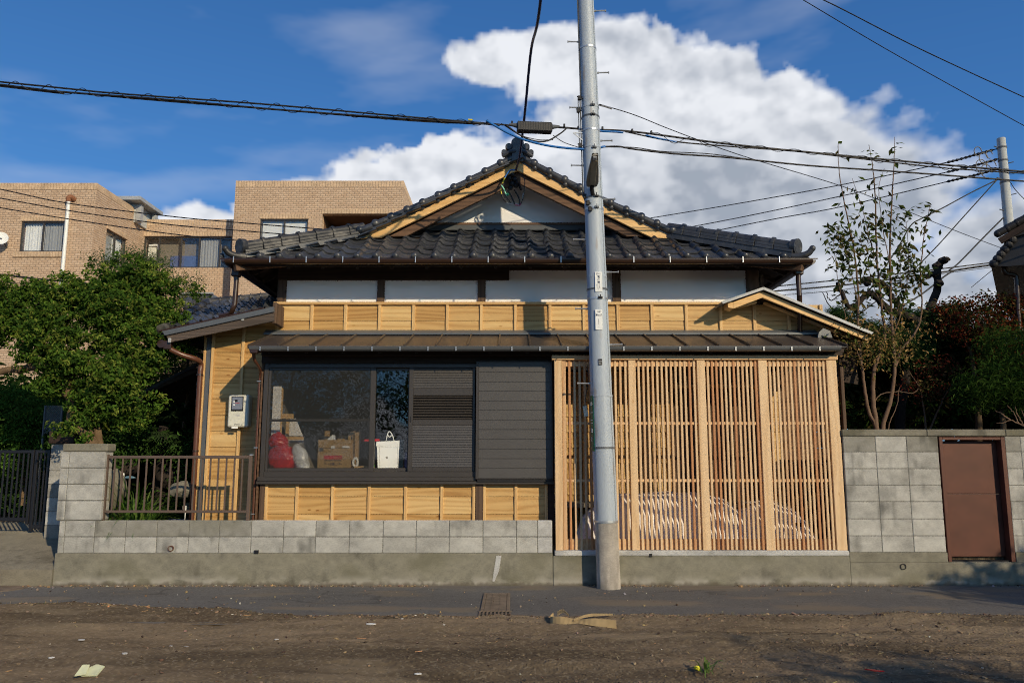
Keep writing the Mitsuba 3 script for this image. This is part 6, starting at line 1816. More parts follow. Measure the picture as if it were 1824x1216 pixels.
for k in range(4):
    a, b = px_[k][1] + (0.055 if k == 0 else 0.004), px_[k + 1][0] - 0.006
    n = counts[k]
    for i in range(n):
        x = a + (b - a) * (i + 0.62) / (n + 0.1)
        t = rng.choice(3, p=[0.60, 0.26, 0.14])
        w = 0.0136
        obj('slat', MB().box(x - w, x + w, YLT + 0.012 + rng.uniform(0, 0.003), YLT + 0.037, zl0 + 0.001, zl1 - 0.012, 0.002), HINOKI[int(t)], la_)
    for v0, v1, dy in ((652, 644, 0), (756, 751, 0), (858, 853, 0)):
        obj('rail', MB().box(a - 0.002, b + 0.004, YLT + 0.027, YLT + 0.060, Z(v0, YLT), Z(v1, YLT), 0.002), HINOKI_X, la_)
    obj('kick_board', MB().box(a - 0.002, b + 0.004, YLT + 0.0435, YLT + 0.062, zl0 + 0.001, Z(960, YLT), 0.002), HINOKI_X, la_)

# long low thing under a pale cover behind the lattice
cvx0, cvx1 = X(1022, 930, 10.2), X(1446, 930, 10.2)
n, mseg = 60, 24
prof_u = np.array([0, 0.03, 0.10, 0.2, 0.4, 0.55, 0.62, 0.68, 0.73, 0.80, 0.90, 0.97, 1.0])
prof_h = np.array([0.02, 0.34, 0.56, 0.64, 0.66, 0.64, 0.60, 0.44, 0.54, 0.58, 0.48, 0.26, 0.04])
v = []
for i in range(n + 1):
    t = i / n
    h = np.interp(t, prof_u, prof_h) * 1.0
    for j in range(mseg + 1):
        s = j / mseg * 2 - 1
        e = (1 - abs(s) ** 3.0)
        p = np.array([cvx0 + (cvx1 - cvx0) * t, 10.16 + s * 0.26, 0.43 + h * e])
        p[1] += 0.03 * (meshkit.noise(p * [9, 4, 11]) - 0.5) * 2
        p[2] += 0.05 * (meshkit.noise(p * [7, 5, 5] + 3) - 0.5) * e
        v.append(p)
q = [[i * (mseg + 1) + j, (i + 1) * (mseg + 1) + j, (i + 1) * (mseg + 1) + j + 1, i * (mseg + 1) + j + 1] for i in range(n) for j in range(mseg)]
cv = thing('covered_bundle', 'long low bundle under a pale silver cover behind the lattice', 'bundle')
obj('cover', (np.array(v), np.array(q)), SILVERCLOTH, cv, smooth=True)
m = MB()
for u0, u1, v in ((1160, 1180, 932), (1215, 1232, 931), (1266, 1288, 931), (1408, 1430, 934)):
    a, b = at(u0, v, 9.985), at(u1, v, 9.985)
    m.beam(a, b, 0.02, 0.05, (0, 0, 1), 0.006)
obj('strap', m, BLACK, cv)

# ------------------------------------------------------------------ things on the window shelf
zs2 = zs_ - 0.011
def lumpy(c, r, seed, amp=0.18, sub=3, freq=5.0, squash=(1, 1, 1)):
    s = trimesh.creation.icosphere(subdivisions=sub)
    v = np.array(s.vertices)
    d = 1 + amp * 2 * (meshkit.fbm(v * freq * 0.4 + seed, 4, seed) - 0.5)
    vv = v * d[:, None] * np.array(r)
    return vv * squash + np.asarray(c), np.array(s.faces)
yy = 10.17
rbag = thing('red_bag', 'shiny red stuffed bag behind the left window pane', 'bag')
v, f = lumpy(at(503, 818, yy), (0.175, 0.10, 0.20), 4, 0.26)
v[:, 2] = np.maximum(v[:, 2], zs2)
obj('body', (v, f), REDBAG, rbag, smooth=True)
v, f = lumpy(at(495, 785, yy + 0.02), (0.125, 0.09, 0.105), 9, 0.28)
obj('folded_top', (v, f), REDBAG, rbag, smooth=True)
gbag = thing('grey_bag', 'pale grey plastic bag leaning right of the red bag', 'bag')
v, f = lumpy(at(537, 818, yy), (0.105, 0.08, 0.20), 14, 0.22)
v[:, 0] += (Z(840, yy) - v[:, 2]) * 0.25 + 0.03
v[:, 2] = np.maximum(v[:, 2], zs2)
obj('body', (v, f), GREYBAG, gbag, smooth=True)
obj('bundle', MB().add(*lumpy(at(541, 833, yy - 0.06), (0.075, 0.05, 0.05), 21, 0.2)), WHITEP, gbag, smooth=True)
ws = thing('wooden_stand', 'raw timber frame standing behind the bags at the left of the window', 'stand')
ya = 10.33
m = MB()
for u0, u1, v0, v1 in ((495, 501, 842, 690), (509, 514, 842, 738)):
    m.box(X(u0, 760, ya), X(u1, 760, ya), ya, ya + 0.04, zs2, Z(v1, ya), 0.002)
obj('upright', m, CEDAR_V, ws)
obj('crosspiece', MB().box(X(500, 740, ya), X(522, 740, ya), ya - 0.002, ya + 0.042, Z(745, ya), Z(737, ya), 0.002), CEDAR_X, ws)
obj('crosspiece', MB().box(X(514, 780, ya) + 0.002, X(540, 780, ya), ya + 0.002, ya + 0.03, Z(783, ya), Z(776, ya), 0.002), CEDAR_X, ws)
cbx = thing('cardboard_box', 'open cardboard box with red and blue print behind the window', 'box')
yb0 = 10.08
cx0, cx1 = X(566, 810, yb0), X(624, 810, yb0)
zb_top = Z(783, yb0)
m = MB().box(cx0, cx1, yb0, yb0 + 0.005, zs2, zb_top).box(cx0, cx1, yb0 + 0.31, yb0 + 0.315, zs2, zb_top).box(cx0, cx0 + 0.005, yb0 + 0.005, yb0 + 0.31, zs2, zb_top).box(cx1 - 0.005, cx1, yb0 + 0.005, yb0 + 0.31, zs2, zb_top).box(cx0, cx1, yb0, yb0 + 0.31, zs2, zs2 + 0.005)
obj('body', m, CARD, cbx)
m = MB()
m.prism([(cx0, zb_top), (cx1, zb_top), (cx1 - 0.02, Z(797, yb0)), (cx0 + 0.01, Z(797, yb0))], 'y', yb0 - 0.012, yb0 - 0.006)
obj('front_flap', m, CARD, cbx)
obj('rear_flap', MB().prism([(cx0, zb_top), (X(587, 775, yb0 + 0.31), zb_top), (X(588, 768, yb0 + 0.31), Z(767, yb0 + 0.31)), (cx0 + 0.005, Z(767, yb0 + 0.31))], 'y', yb0 + 0.316, yb0 + 0.321), CARD, cbx)
obj('rear_flap', MB().prism([(X(597, 783, yb0 + 0.2), zb_top), (cx1, zb_top), (X(612, 775, yb0 + 0.2), Z(775, yb0 + 0.2)), (X(600, 775, yb0 + 0.2), Z(775, yb0 + 0.2))], 'y', yb0 + 0.30, yb0 + 0.305), CARD, cbx)
obj('paper', MB().prism([(X(580, 783, yb0 + 0.1), zb_top - 0.01), (X(598, 783, yb0 + 0.1), zb_top - 0.01), (X(597, 775, yb0 + 0.1), Z(775, yb0 + 0.1)), (X(592, 775, yb0 + 0.1), Z(774, yb0 + 0.1))], 'y', yb0 + 0.1, yb0 + 0.103), PAPER, cbx)
obj('tape', MB().box(X(590, 796, yb0), X(597, 796, yb0), yb0 - 0.0145, yb0 - 0.012, Z(798, yb0), Z(794, yb0)).box(X(610, 796, yb0), X(623, 796, yb0), yb0 - 0.0145, yb0 - 0.012, Z(797, yb0), Z(794, yb0)), PAPER, cbx)
obj('red_banner', MB().box(X(577, 815, yb0), X(609.5, 815, yb0), yb0 - 0.002, yb0, Z(817.5, yb0), Z(811, yb0)), REDINK, cbx)
mm = lettering('0123', 0.034, 0.001, gap=0.75)
if mm.n:
    vv, ff = mm.get()
    obj('print', (vv + [X(595, 815, yb0), yb0 - 0.0022, Z(816.6, yb0)], ff), CARD, cbx)
mm = lettering('アート引越センター', 0.0265, 0.001, gap=0.98)
if mm.n:
    vv, ff = mm.get()
    obj('print', (vv * [1, 1, 1.5] + [X(577, 825, yb0), yb0 - 0.0012, Z(828, yb0)], ff), INK, cbx)
obj('print', MB().box(X(577, 820, yb0), X(608, 820, yb0), yb0 - 0.0012, yb0, Z(820.5, yb0), Z(819, yb0)), INK, cbx)
obj('print', MB().box(X(567.5, 800, yb0), X(576, 800, yb0), yb0 - 0.0012, yb0, Z(803.5, yb0), Z(797.5, yb0)), GREYMETAL, cbx)
pk = thing('paper_roll', 'brown paper sheets standing in a bundle right of the cardboard box', 'paper')
m = MB()
for u0, u1, v0, y in ((621, 631, 767, 10.30), (629, 634, 770, 10.26), (633, 640, 767, 10.22)):
    m.prism([(X(u0, 800, y), zs2), (X(u1, 800, y), zs2), (X(u1 + 2, 770, y), Z(v0, y)), (X(u0 - 1, 770, y), Z(v0 + 4, y))], 'y', y, y + 0.01)
obj('sheet', m, CARD, pk)
tp = thing('tape_roll', 'white roll of tape standing on the window shelf', 'tape')
c = at(633, 823, 10.12)
t = np.linspace(0, 2 * math.pi, 25)
obj('roll', MB().tube(c + np.stack([0.030 * np.cos(t), 0 * t, 0.052 * np.sin(t)], 1), 0.016, 8, caps=False), WHITEP, tp, smooth=True)
obj('core', MB().tube(c + np.stack([0.018 * np.cos(t), 0 * t + 0.004, 0.036 * np.sin(t)], 1), 0.006, 6, caps=False), CARD, tp, smooth=True)
bs = thing('wooden_tray', 'small wooden tray in front of the tape roll', 'tray')
m = MB().box(X(631, 835, 10.09), X(642, 835, 10.09), 10.07, 10.16, zs2, Z(830, 10.09), 0.002)
m.box(X(642, 831, 10.09), X(654, 831, 10.09), 10.08, 10.15, Z(832, 10.09), Z(829.5, 10.09), 0.002).box(X(652, 835, 10.09), X(654, 835, 10.09), 10.08, 10.15, zs2, Z(832, 10.09), 0.001)
obj('body', m, CEDAR_X, bs)
rd = thing('red_rod', 'red plastic rod lying level behind the window frame', 'rod')
obj('rod', MB().beam(at(643, 784.5, 10.3), at(676, 783.5, 10.3), 0.03, 0.028, (0, 0, 1), 0.005), REDP, rd)
wb = thing('paper_bag', 'white paper carrier bag with looped handles in the window', 'bag')
yb1 = 10.14
qx0, qx1 = X(671, 815, yb1), X(711, 815, yb1)
zt3 = Z(784, yb1)
m = MB().prism([(qx0 + 0.02, zs2), (qx1 - 0.015, zs2), (qx1, zt3), (qx0 - 0.005, zt3 - 0.02), ], 'y', yb1, yb1 + 0.10)
obj('body', m, PAPER, wb)
obj('folded_rim', MB().prism([(qx0 - 0.012, zt3 - 0.07), (qx0 + 0.18, zt3 - 0.062), (qx1 - 0.01, zt3 - 0.002), (qx0 - 0.008, zt3 - 0.016)], 'y', yb1 - 0.004, yb1), PAPER, wb)
fm = MB()
for a, b in (((676, 839), (676, 795)), ((708, 839), (708, 795)), ((676, 795), (708, 795)), ((676, 834), (708, 834))):
    fm.beam(at(*a, yb1 - 0.003), at(*b, yb1 - 0.003), 0.002, 0.0035, (0, 1, 0))
obj('border_print', fm, LAMPM, wb)
obj('emblem_print', MB().ball(at(689, 814.5, yb1 - 0.001), 0.016, 6, (1, 0.1, 1)), LAMPM, wb)
for dy, hgt in ((-0.003, 768), (0.09, 778)):
    obj('handle', MB().tube(spline([at(688, 784, yb1 + dy), at(690, 774, yb1 + dy), at(693.5, hgt, yb1 + dy), at(699, 775, yb1 + dy), at(702, 785, yb1 + dy)], 20), 0.006, 6), PAPER, wb, smooth=True)
bk = thing('green_folder', 'dark green folder standing behind the white paper bag', 'folder')
obj('cover', MB().box(X(711, 800, 10.26), X(719, 800, 10.26), 10.24, 10.27, zs2, Z(783, 10.26), 0.003), plain('dark_green_card', (0.03, 0.09, 0.085), 0.6), bk)
bk = thing('blue_folder', 'dark blue folder leaning at the right end of the window', 'folder')
obj('cover', MB().box(X(721, 820, 10.2), X(726, 820, 10.2), 10.18, 10.22, zs2, Z(805, 10.2), 0.003), plain('dark_blue_card', (0.02, 0.03, 0.12), 0.6), bk)
gp = thing('green_pot', 'small pot with a bright green ball beside the paper bag', 'pot')
c = np.array([X(664, 838, 10.12), 10.12, zs2])
obj('pot', MB().lathe([(0.0001, 0), (0.022, 0), (0.028, 0.05), (0.024, 0.05)], c, 'z', 14), CARD, gp)
obj('ball', MB().ball(c + [0.005, 0, 0.07], 0.018, 6).ball(c + [0.035, -0.01, 0.03], 0.014, 5), plain('bright_green_plastic', (0.05, 0.45, 0.03), 0.4), gp)

# ------------------------------------------------------------------ the brick building behind, on the left
BR = thing('brick_building', 'tan brick apartment building with flat roofs behind the left tree', 'building')
Y1, Y2b, Y3 = 28.0, 31.9, 30.9


def wall_openings(a0, a1, z0, z1, depth0, depth1, openings, axis):
    """A wall along axis x (or y) with rectangular openings [(a0, a1, z0, z1)]; no two openings overlap along the axis."""
    m = MB()
    def put(p0, p1, q0, q1):
        if p1 - p0 < 1e-4 or q1 - q0 < 1e-4:
            return
        if axis == 'x':
            m.box(p0, p1, depth0, depth1, q0, q1)
        else:
            m.box(depth0, depth1, p0, p1, q0, q1)
    c = a0
    for o in sorted(openings):
        put(c, o[0], z0, z1)
        put(o[0], o[1], z0, o[2])
        put(o[0], o[1], o[3], z1)
        c = o[1]
    put(c, a1, z0, z1)
    return m


zt1 = Z(326, Y1)
cx = X(167, 400, Y1)
# front block
fw = (X(36, 420, Y1), X(113, 420, Y1), Z(448.5, Y1), Z(394, Y1))
obj('front_wall', wall_openings(cx - 14, cx, 0.3, zt1 - 0.26, Y1, Y1 + 0.3, [fw], 'x'), BRICK, BR)
sw_ = (Y1 * (912 - 167) / (912 - 191), Y1 * (912 - 167) / (912 - 228), Z(470, 29.3), Z(407, Y1 * 745 / 721))
obj('side_wall', wall_openings(Y1 + 0.3, Y2b, 0.3, zt1 - 0.26, cx - 0.3, cx, [sw_], 'y'), BRICK, BR)
def soldier(p0, p1, z0, z1, axis, face, parent, proud=0.03):
    """A course of upright bricks, each a piece."""
    n = max(2, int(round((p1 - p0) / 0.115)))
    m = MB()
    for i in range(n):
        a, b = p0 + (p1 - p0) * i / n + 0.006, p0 + (p1 - p0) * (i + 1) / n - 0.006
        if axis == 'x':
            m.box(a, b, face - proud, face + 0.02, z0, z1)
        else:
            m.box(face - 0.02, face + proud, a, b, z0, z1)
    return obj('soldier_course', m, SOLDIER, parent, kind='stuff')
soldier(cx - 14, cx, zt1 - 0.255, zt1, 'x', Y1, BR, 0.005)
soldier(Y1 + 0.02, Y2b, zt1 - 0.255, zt1, 'y', cx, BR, 0.005)
obj('roof_slab', MB().box(cx - 14, cx - 0.02, Y1 + 0.02, 40, zt1 - 0.25, zt1 - 0.01), GREYMETAL, BR)


def window(x0, x1, z0, z1, y, panes, fills, parent, axis='x', frame=0.05, glass=True, wave=0.025):
    """A sliding window in a wall that faces -y (axis x) or +x (axis y)."""
    fm = MB()
    def bx(a0, a1, d0, d1, q0, q1, m):
        if axis == 'x':
            m.box(a0, a1, y + d0, y + d1, q0, q1)
        else:
            m.box(y - d1, y - d0, a0, a1, q0, q1)
    bx(x0, x0 + frame, 0.04, 0.16, z0, z1, fm)
    bx(x1 - frame, x1, 0.04, 0.16, z0, z1, fm)
    bx(x0 + frame, x1 - frame, 0.04, 0.16, z1 - frame, z1, fm)
    bx(x0 + frame, x1 - frame, 0.02, 0.16, z0, z0 + frame, fm)
    edges = [x0 + frame + (x1 - x0 - 2 * frame) * t for t in panes]
    for e in edges[1:-1]:
        bx(e - frame * 0.5, e + frame * 0.5, 0.05, 0.12, z0 + frame, z1 - frame, fm)
    k = obj('window', fm, ALU, parent)
    for i in range(len(edges) - 1):
        if glass:
            a, b, q0, q1 = edges[i], edges[i + 1], z0 + frame, z1 - frame
            if axis == 'x':
                v = [[a, y + 0.085, q0], [b, y + 0.085, q0], [b, y + 0.085, q1], [a, y + 0.085, q1]]
            else:
                v = [[y - 0.085, a, q0], [y - 0.085, b, q0], [y - 0.085, b, q1], [y - 0.085, a, q1]]
            obj('pane', (v, [[0, 1, 2], [0, 2, 3]]), GLASS, k)
        if fills[i] is not None:
            n = 24
            s = np.linspace(edges[i] + 0.01, edges[i + 1] - 0.01, n)
            w = 0.20 + wave * np.sin(np.arange(n) * 1.9)
            v = []
            for a, d in zip(s, w):
                for q in (z0 + frame, z1 - frame):
                    v.append([a, y + d, q] if axis == 'x' else [y - d, a, q])
            f = [[2 * j, 2 * j + 2, 2 * j + 3, 2 * j + 1] for j in range(n - 1)]
            obj('curtain', (np.array(v), f), fills[i], k)
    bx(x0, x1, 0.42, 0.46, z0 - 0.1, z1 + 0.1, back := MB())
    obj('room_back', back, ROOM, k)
    return k


window(*fw, Y1, (0, 0.5, 1), (CURTAIN, GREYCUR), BR)
soldier(fw[0] - 0.02, fw[1] + 0.02, fw[3] + 0.005, fw[3] + 0.2, 'x', Y1, BR)
soldier(fw[0] - 0.18, fw[1] + 0.02, fw[2] - 0.2, fw[2] - 0.005, 'x', Y1, BR, 0.06)
window(*sw_, cx, (0, 0.5, 1), (GREYCUR, CURTAIN), BR, 'y')
soldier(sw_[0] - 0.03, sw_[1] + 0.03, sw_[3] + 0.005, sw_[3] + 0.2, 'y', cx, BR)
obj('vent_pipe', MB().tube([[X(121, 355, 27.8), 27.85, Z(356, 27.8)], [X(121, 355, 27.8), 27.85, Z(516, 27.8)]], 0.065, 12), WHITEP, BR, smooth=50)
obj('pipe_elbow', MB().tube(spline([[X(121, 355, 27.8), 27.85, Z(358, 27.8)], [X(121, 355, 27.8), 27.84, Z(352, 27.8)], [X(125, 352, 27.8), 27.88, Z(350, 27.8)], [X(125, 352, 27.8) + 0.05, 28.0, Z(353, 27.8)]], 10), 0.09, 10), plain('rusty_elbow', (0.24, 0.10, 0.05), 0.8), BR)
ds = thing('satellite_dish', 'white round satellite dish on the brick wall at the left edge', 'satellite dish')
c = at(1, 424, 27.6)
a = np.linspace(0, 1, 7)
m = MB()
v, f = MB().lathe([(max(r, 1e-3) * 0.25, -0.05 * (1 - r * r)) for r in a], (0, 0, 0), 'z', 24).get()
Rd = np.array([[1, 0, 0], [0, 0.26, -0.97], [0, 0.97, 0.26]]) @ np.array([[0.94, 0, 0.34], [0, 1, 0], [-0.34, 0, 0.94]])
obj('reflector', (v @ Rd.T + c, f), WHITEP, ds, smooth=True)
obj('arm', MB().tube([c, c + [0, 0.2, -0.1], c + [0, 0.4, -0.25]], 0.025, 8), GREYMETAL, ds)

# middle wing
zt2b = Z(391, Y2b)
mw_ = (X(255, 450, Y2b), X(412, 450, Y2b), Z(477, Y2b), Z(421, Y2b))
x_tl = X(418, 360, Y3)
obj('middle_wall', wall_openings(cx, X(436, 450, Y2b), 0.3, zt2b - 0.26, Y2b, Y2b + 0.3, [mw_], 'x'), BRICK, BR)
soldier(cx + 0.005, X(430, 450, Y2b), zt2b - 0.255, zt2b, 'x', Y2b, BR, 0.005)
wk = window(*mw_, Y2b, (0, 0.16, 0.42, 0.63, 0.87, 1.0), (None, None, None, GREYCUR, None), BR)
obj('blue_curtain', MB().box(mw_[0] + 1.0, mw_[1] - 0.9, Y2b + 0.36, Y2b + 0.38, mw_[2], mw_[2] + 0.6), plain('blue_curtain_cloth', (0.06, 0.10, 0.24), 0.9), wk)
obj('boiler_unit', MB().box(mw_[0] + 0.08, mw_[0] + 0.42, Y2b + 0.22, Y2b + 0.40, mw_[2] + 0.05, mw_[3] - 0.40, 0.03), IVORY, wk)
obj('boiler_pipe', MB().tube(spline([[mw_[0] + 0.1, Y2b + 0.3, mw_[3] - 0.32], [mw_[0] + 0.45, Y2b + 0.3, mw_[3] - 0.32], [mw_[0] + 0.5, Y2b + 0.3, mw_[3] - 0.55]], 12), 0.05, 8), WHITEP, wk)
soldier(mw_[0] - 0.02, mw_[1] + 0.02, mw_[3] + 0.005, mw_[3] + 0.2, 'x', Y2b, BR)
obj('rain_pipe', MB().tube([[X(238, 430, Y2b), Y2b - 0.06, Z(424, Y2b)], [X(237, 430, Y2b), Y2b - 0.06, 4.0]], 0.06, 10), WHITEP, BR, smooth=50)
# tower
zt3b = Z(322, Y3)
x_tr = X(719, 322, Y3)
tw = (X(462.5, 410, Y3), X(548, 410, Y3), Z(444, Y3), Z(390, Y3))
bl_ = (X(574, 390, Y3), X(706, 390, Y3), Z(440, Y3), Z(381, Y3))
obj('tower_wall', wall_openings(x_tl, x_tr, 0.3, zt3b - 0.26, Y3, Y3 + 0.3, [tw, bl_], 'x'), BRICK, BR)
obj('tower_side', MB().box(x_tl, x_tl + 0.3, Y3 + 0.3, 40, 0.3, zt3b - 0.26), BRICK, BR)
obj('tower_side', MB().box(x_tr - 0.3, x_tr, Y3 + 0.3, 36, 0.3, zt3b - 0.26), BRICK, BR)
soldier(x_tl, x_tr, zt3b - 0.255, zt3b, 'x', Y3, BR, 0.005)
soldier(Y3, 36, zt3b - 0.255, zt3b, 'y', x_tr, BR, 0.005)
obj('roof_slab', MB().box(x_tl + 0.02, x_tr - 0.02, Y3 + 0.02, 39, zt3b - 0.25, zt3b - 0.02), GREYMETAL, BR)
window(*tw, Y3, (0, 0.5, 1), (CURTAIN, CURTAIN), BR, wave=0.0)
soldier(tw[0] - 0.02, tw[1] + 0.02, tw[3] + 0.005, tw[3] + 0.2, 'x', Y3, BR)
soldier(bl_[0] - 0.02, bl_[1] + 0.02, bl_[3] + 0.005, bl_[3] + 0.2, 'x', Y3, BR)
obj('balcony_recess', MB().box(bl_[0], bl_[1], Y3 + 1.6, Y3 + 1.7, bl_[2] - 0.5, bl_[3] + 0.3).box(bl_[0] - 0.1, bl_[0], Y3 + 0.3, Y3 + 1.6, bl_[2] - 0.5, bl_[3] + 0.3).box(bl_[1], bl_[1] + 0.1, Y3 + 0.3, Y3 + 1.6, bl_[2] - 0.5, bl_[3] + 0.3).box(bl_[0], bl_[1], Y3 + 0.3, Y3 + 1.6, bl_[3] + 0.005, bl_[3] + 0.3), plain('balcony_brown_lining', (0.16, 0.09, 0.055), 0.8), BR)
# roof house with its flat canopy
yk = 30.4
kx0, kx1, kz = X(200, 349, yk), X(250, 349, yk), Z(349, yk)
obj('canopy', MB().box(kx0, kx1, yk, yk + 2.1, kz - 0.16, kz, 0.01), PALEMETAL, BR)
obj('roof_house', MB().box(kx0 + 0.1, kx1 - 0.38, yk + 0.5, yk + 3.0, zt1 - 0.6, kz - 0.17), POLE2, BR)
obj('canopy_post', MB().box(kx1 - 0.35, kx1 - 0.15, yk + 0.45, yk + 0.65, zt1 - 0.6, kz - 0.165).box(kx1 - 0.28, kx1 - 0.12, yk + 1.7, yk + 1.9, zt1 - 0.6, kz - 0.165), PALEMETAL, BR)

# a low dark roof between the garden and the brick building
ob = thing('low_roof', 'low dark flat roof behind the garden, left of the house', 'roof')
obj('slab', MB().box(X(318, 535, 14.5), X(378, 535, 14.5), 14.5, 17, Z(542, 14.5), Z(523, 14.5), 0.01), GREYMETAL, ob)
obj('edge', MB().box(X(300, 535, 14.5), X(380, 535, 14.5), 14.45, 14.50, Z(524, 14.5), Z(521.5, 14.5)), PALEMETAL, ob)
obj('body', MB().box(X(322, 535, 14.5), X(376, 535, 14.5), 14.7, 17, 0.4, Z(543, 14.5)), DARKWOOD, ob)
sr = thing('shed_roof', 'small dark sloping eave with a pale edge between tree and house', 'roof')
p0, p1 = at(249, 700, 11.6), at(352, 655, 11.6)
m = MB()
solid_tri(m, [p0, p1, p1 + [0, 2.5, 0.0], p0 + [0, 2.5, 0.0]], 0.03)
obj('sheet', m, DARKWOOD, sr)
obj('edge_board', MB().beam(p0 + [0, -0.02, -0.03], p1 + [0, -0.02, -0.03], 0.03, 0.06), GREYWOOD, sr)
obj('cover', MB().beam(p0 + [0.1, -0.01, 0.03], p1 + [0, -0.01, 0.05], 0.06, 0.04), GREYMETAL, sr)

# ------------------------------------------------------------------ the neighbour's dark house at the right edge
NB = thing('neighbor_house', 'dark tiled eaves of the neighbouring house at the right edge', 'house')
yn = 11.6
piv = at(1766, 470, yn)


def turned(m, ang=-0.58):
    """The house stands turned to the lane: its parts swing about its near corner."""
    v, f = m.get()
    c, s = math.cos(ang), math.sin(ang)
    d = v - piv
    return np.stack([d[:, 0] * c - d[:, 1] * s, d[:, 0] * s + d[:, 1] * c, d[:, 2]], 1) + piv, f


def npx(u, v):
    q = at(u, v, yn)
    return (q[0], q[2])


NBT = plain('neighbor_dark_tile', (0.022, 0.022, 0.024), 0.5, 0.4)
obj('roof', turned(MB().prism([npx(1790, 418), npx(1812, 404), npx(1950, 332), npx(1950, 400), npx(1787, 430)], 'y', yn, yn + 3.5)), NBT, NB)
for i in range(10):
    a, b = at(1777 + 14 * i, 418 - 7.2 * i, yn - 0.02), at(1792 + 14 * i, 410.5 - 7.2 * i, yn - 0.02)
    obj('verge_tile', turned(MB().tube([a, a + (b - a) * 0.8, b], [0.058, 0.052, 0.045], 10).ball(a, 0.06, 6)), NBT, NB, smooth=45)
obj('verge_board', turned(MB().beam(at(1779, 432, yn - 0.01), at(1900, 368, yn - 0.01), 0.06, 0.09)), DARKWOOD, NB)
obj('lower_roof', turned(MB().prism([npx(1765, 472), npx(1771, 455), npx(1783, 438), npx(1800, 425), npx(1960, 360), npx(1960, 482), npx(1790, 476)], 'y', yn + 0.06, yn + 3.4)), NBT, NB)
m = MB()
for i in range(6):
    m.ball(at(1767 + 5.5 * i, 470 - 7.5 * i, yn + 0.03), 0.065, 6)
obj('eave_tile', turned(m), NBT, NB, kind='stuff')
obj('wall', turned(MB().box(X(1812, 520, yn + 0.6), 12.5, yn + 0.5, yn + 4.5, 0.3, Z(468, yn))), DARKWOOD, NB)
obj('downpipe', MB().tube(spline([at(1787, 478, yn + 0.1), at(1792, 487, yn + 0.1), at(1806, 490, yn + 0.1), at(1811, 500, yn + 0.1), at(1814, 560, yn + 0.1)], 16), 0.035, 10).tube([at(1814, 558, yn + 0.1), at(1818, 650, yn + 0.1)], 0.035, 10), GUTTER, NB, smooth=50)

# ------------------------------------------------------------------ trees and plants
def clump(u, v, ru, rv, y, ry=None, w=1.0):
    s = y * 0.985 / FPX
    return (at(u, v, y), (ru * s, (ry if ry is not None else (ru + rv) * 0.5 * s), rv * s), w * ru * rv)


def limb(m, px, y, r0, r1, n=16, wob=0.0, seed=0, sides=8):
    """A tapering limb through points measured in the photograph, at depth y (a number or one per point)."""
    ys = np.broadcast_to(np.asarray(y, float), (len(px),))
    p = spline([at(u, v, d) for (u, v), d in zip(px, ys)], n)
    if wob:
        g = np.random.default_rng(seed)
        p = p + g.normal(0, wob, p.shape)
    m.tube(p, np.linspace(r0, r1, len(p)), sides)
    return p


LT_ = thing('evergreen_tree', 'broad glossy green garden tree behind the gate pillar on the left', 'tree')
m = MB()
limb(m, [(172, 830), (160, 782), (134, 745), (122, 700), (112, 670), (90, 652), (50, 655), (-20, 664)], 10.45, 0.085, 0.042, 30, 0.012, 1, 10)
limb(m, [(184, 830), (176, 782), (168, 735), (156, 690), (146, 655), (120, 630), (90, 600)], 10.55, 0.058, 0.03, 26, 0.006, 2)
limb(m, [(120, 690), (150, 640), (190, 600), (230, 560), (245, 510)], [10.45, 10.5, 10.6, 10.6, 10.6], 0.05, 0.015, 20, 0.006, 3)
limb(m, [(160, 700), (200, 660), (260, 640), (310, 610)], 10.7, 0.035, 0.012, 20, 0.005, 4)
limb(m, [(60, 655), (40, 610), (20, 560), (10, 520)], 10.5, 0.045, 0.012, 20, 0.006, 5)
limb(m, [(100, 655), (110, 600), (105, 560), (120, 530)], 10.6, 0.04, 0.012, 20, 0.006, 6)
obj('trunk', m, BARK, LT_, smooth=60)
cl = [clump(225, 500, 62, 38, 10.7), clump(285, 530, 55, 45, 10.8), clump(200, 550, 75, 45, 10.5), clump(60, 535, 75, 33, 10.6), clump(130, 530, 65, 32, 10.5), clump(20, 580, 55, 40, 10.5), clump(105, 590, 60, 42, 10.35),
      clump(250, 600, 72, 45, 10.5), clump(180, 640, 72, 40, 10.4), clump(262, 655, 55, 32, 10.5), clump(150, 690, 42, 26, 10.5), clump(215, 700, 50, 26, 10.6, w=0.6), clump(305, 590, 30, 45, 10.7), clump(-20, 530, 60, 50, 10.8), clump(45, 620, 40, 30, 10.4, w=0.6), clump(175, 750, 30, 28, 10.9, w=0.5)]
cl = [(c, tuple(0.96 * np.array(r)), w) for c, r, w in cl] + [clump(110, 655, 45, 28, 10.3), clump(195, 690, 60, 34, 10.3), clump(140, 735, 34, 30, 10.35, w=0.7), clump(235, 735, 40, 24, 10.5, w=0.5), clump(90, 690, 26, 18, 10.4, w=0.6)]
PAL_G = [(0.054, 0.112, 0.018), (0.070, 0.138, 0.021), (0.096, 0.165, 0.025), (0.038, 0.080, 0.016), (0.170, 0.215, 0.040)]
g = np.random.default_rng(17)
w_ = np.array([q[2] for q in cl])
subs = []
for i in range(230):
    q = cl[g.choice(len(cl), p=w_ / w_.sum())]
    d = g.normal(0, 1, 3)
    d /= np.linalg.norm(d)
    r = g.uniform(0.11, 0.23)
    subs.append((q[0] + d * np.array(q[1]) * g.uniform(0.55, 1.0), (r * 1.15, r * 1.1, r * 0.85), r * r))
tot = sum(q[2] for q in subs)
subs += [(q[0], tuple(np.array(q[1]) * 0.72), 0.30 * tot * q[2] / w_.sum()) for q in cl]
v, f, c = leaf_cloud(subs, 4200, 14, 0.060, PAL_G, spread=0.034, up=0.45, shell=(0.5, 1.10), aspect=0.5, droop=0.05, rough=0.8, seed=1)
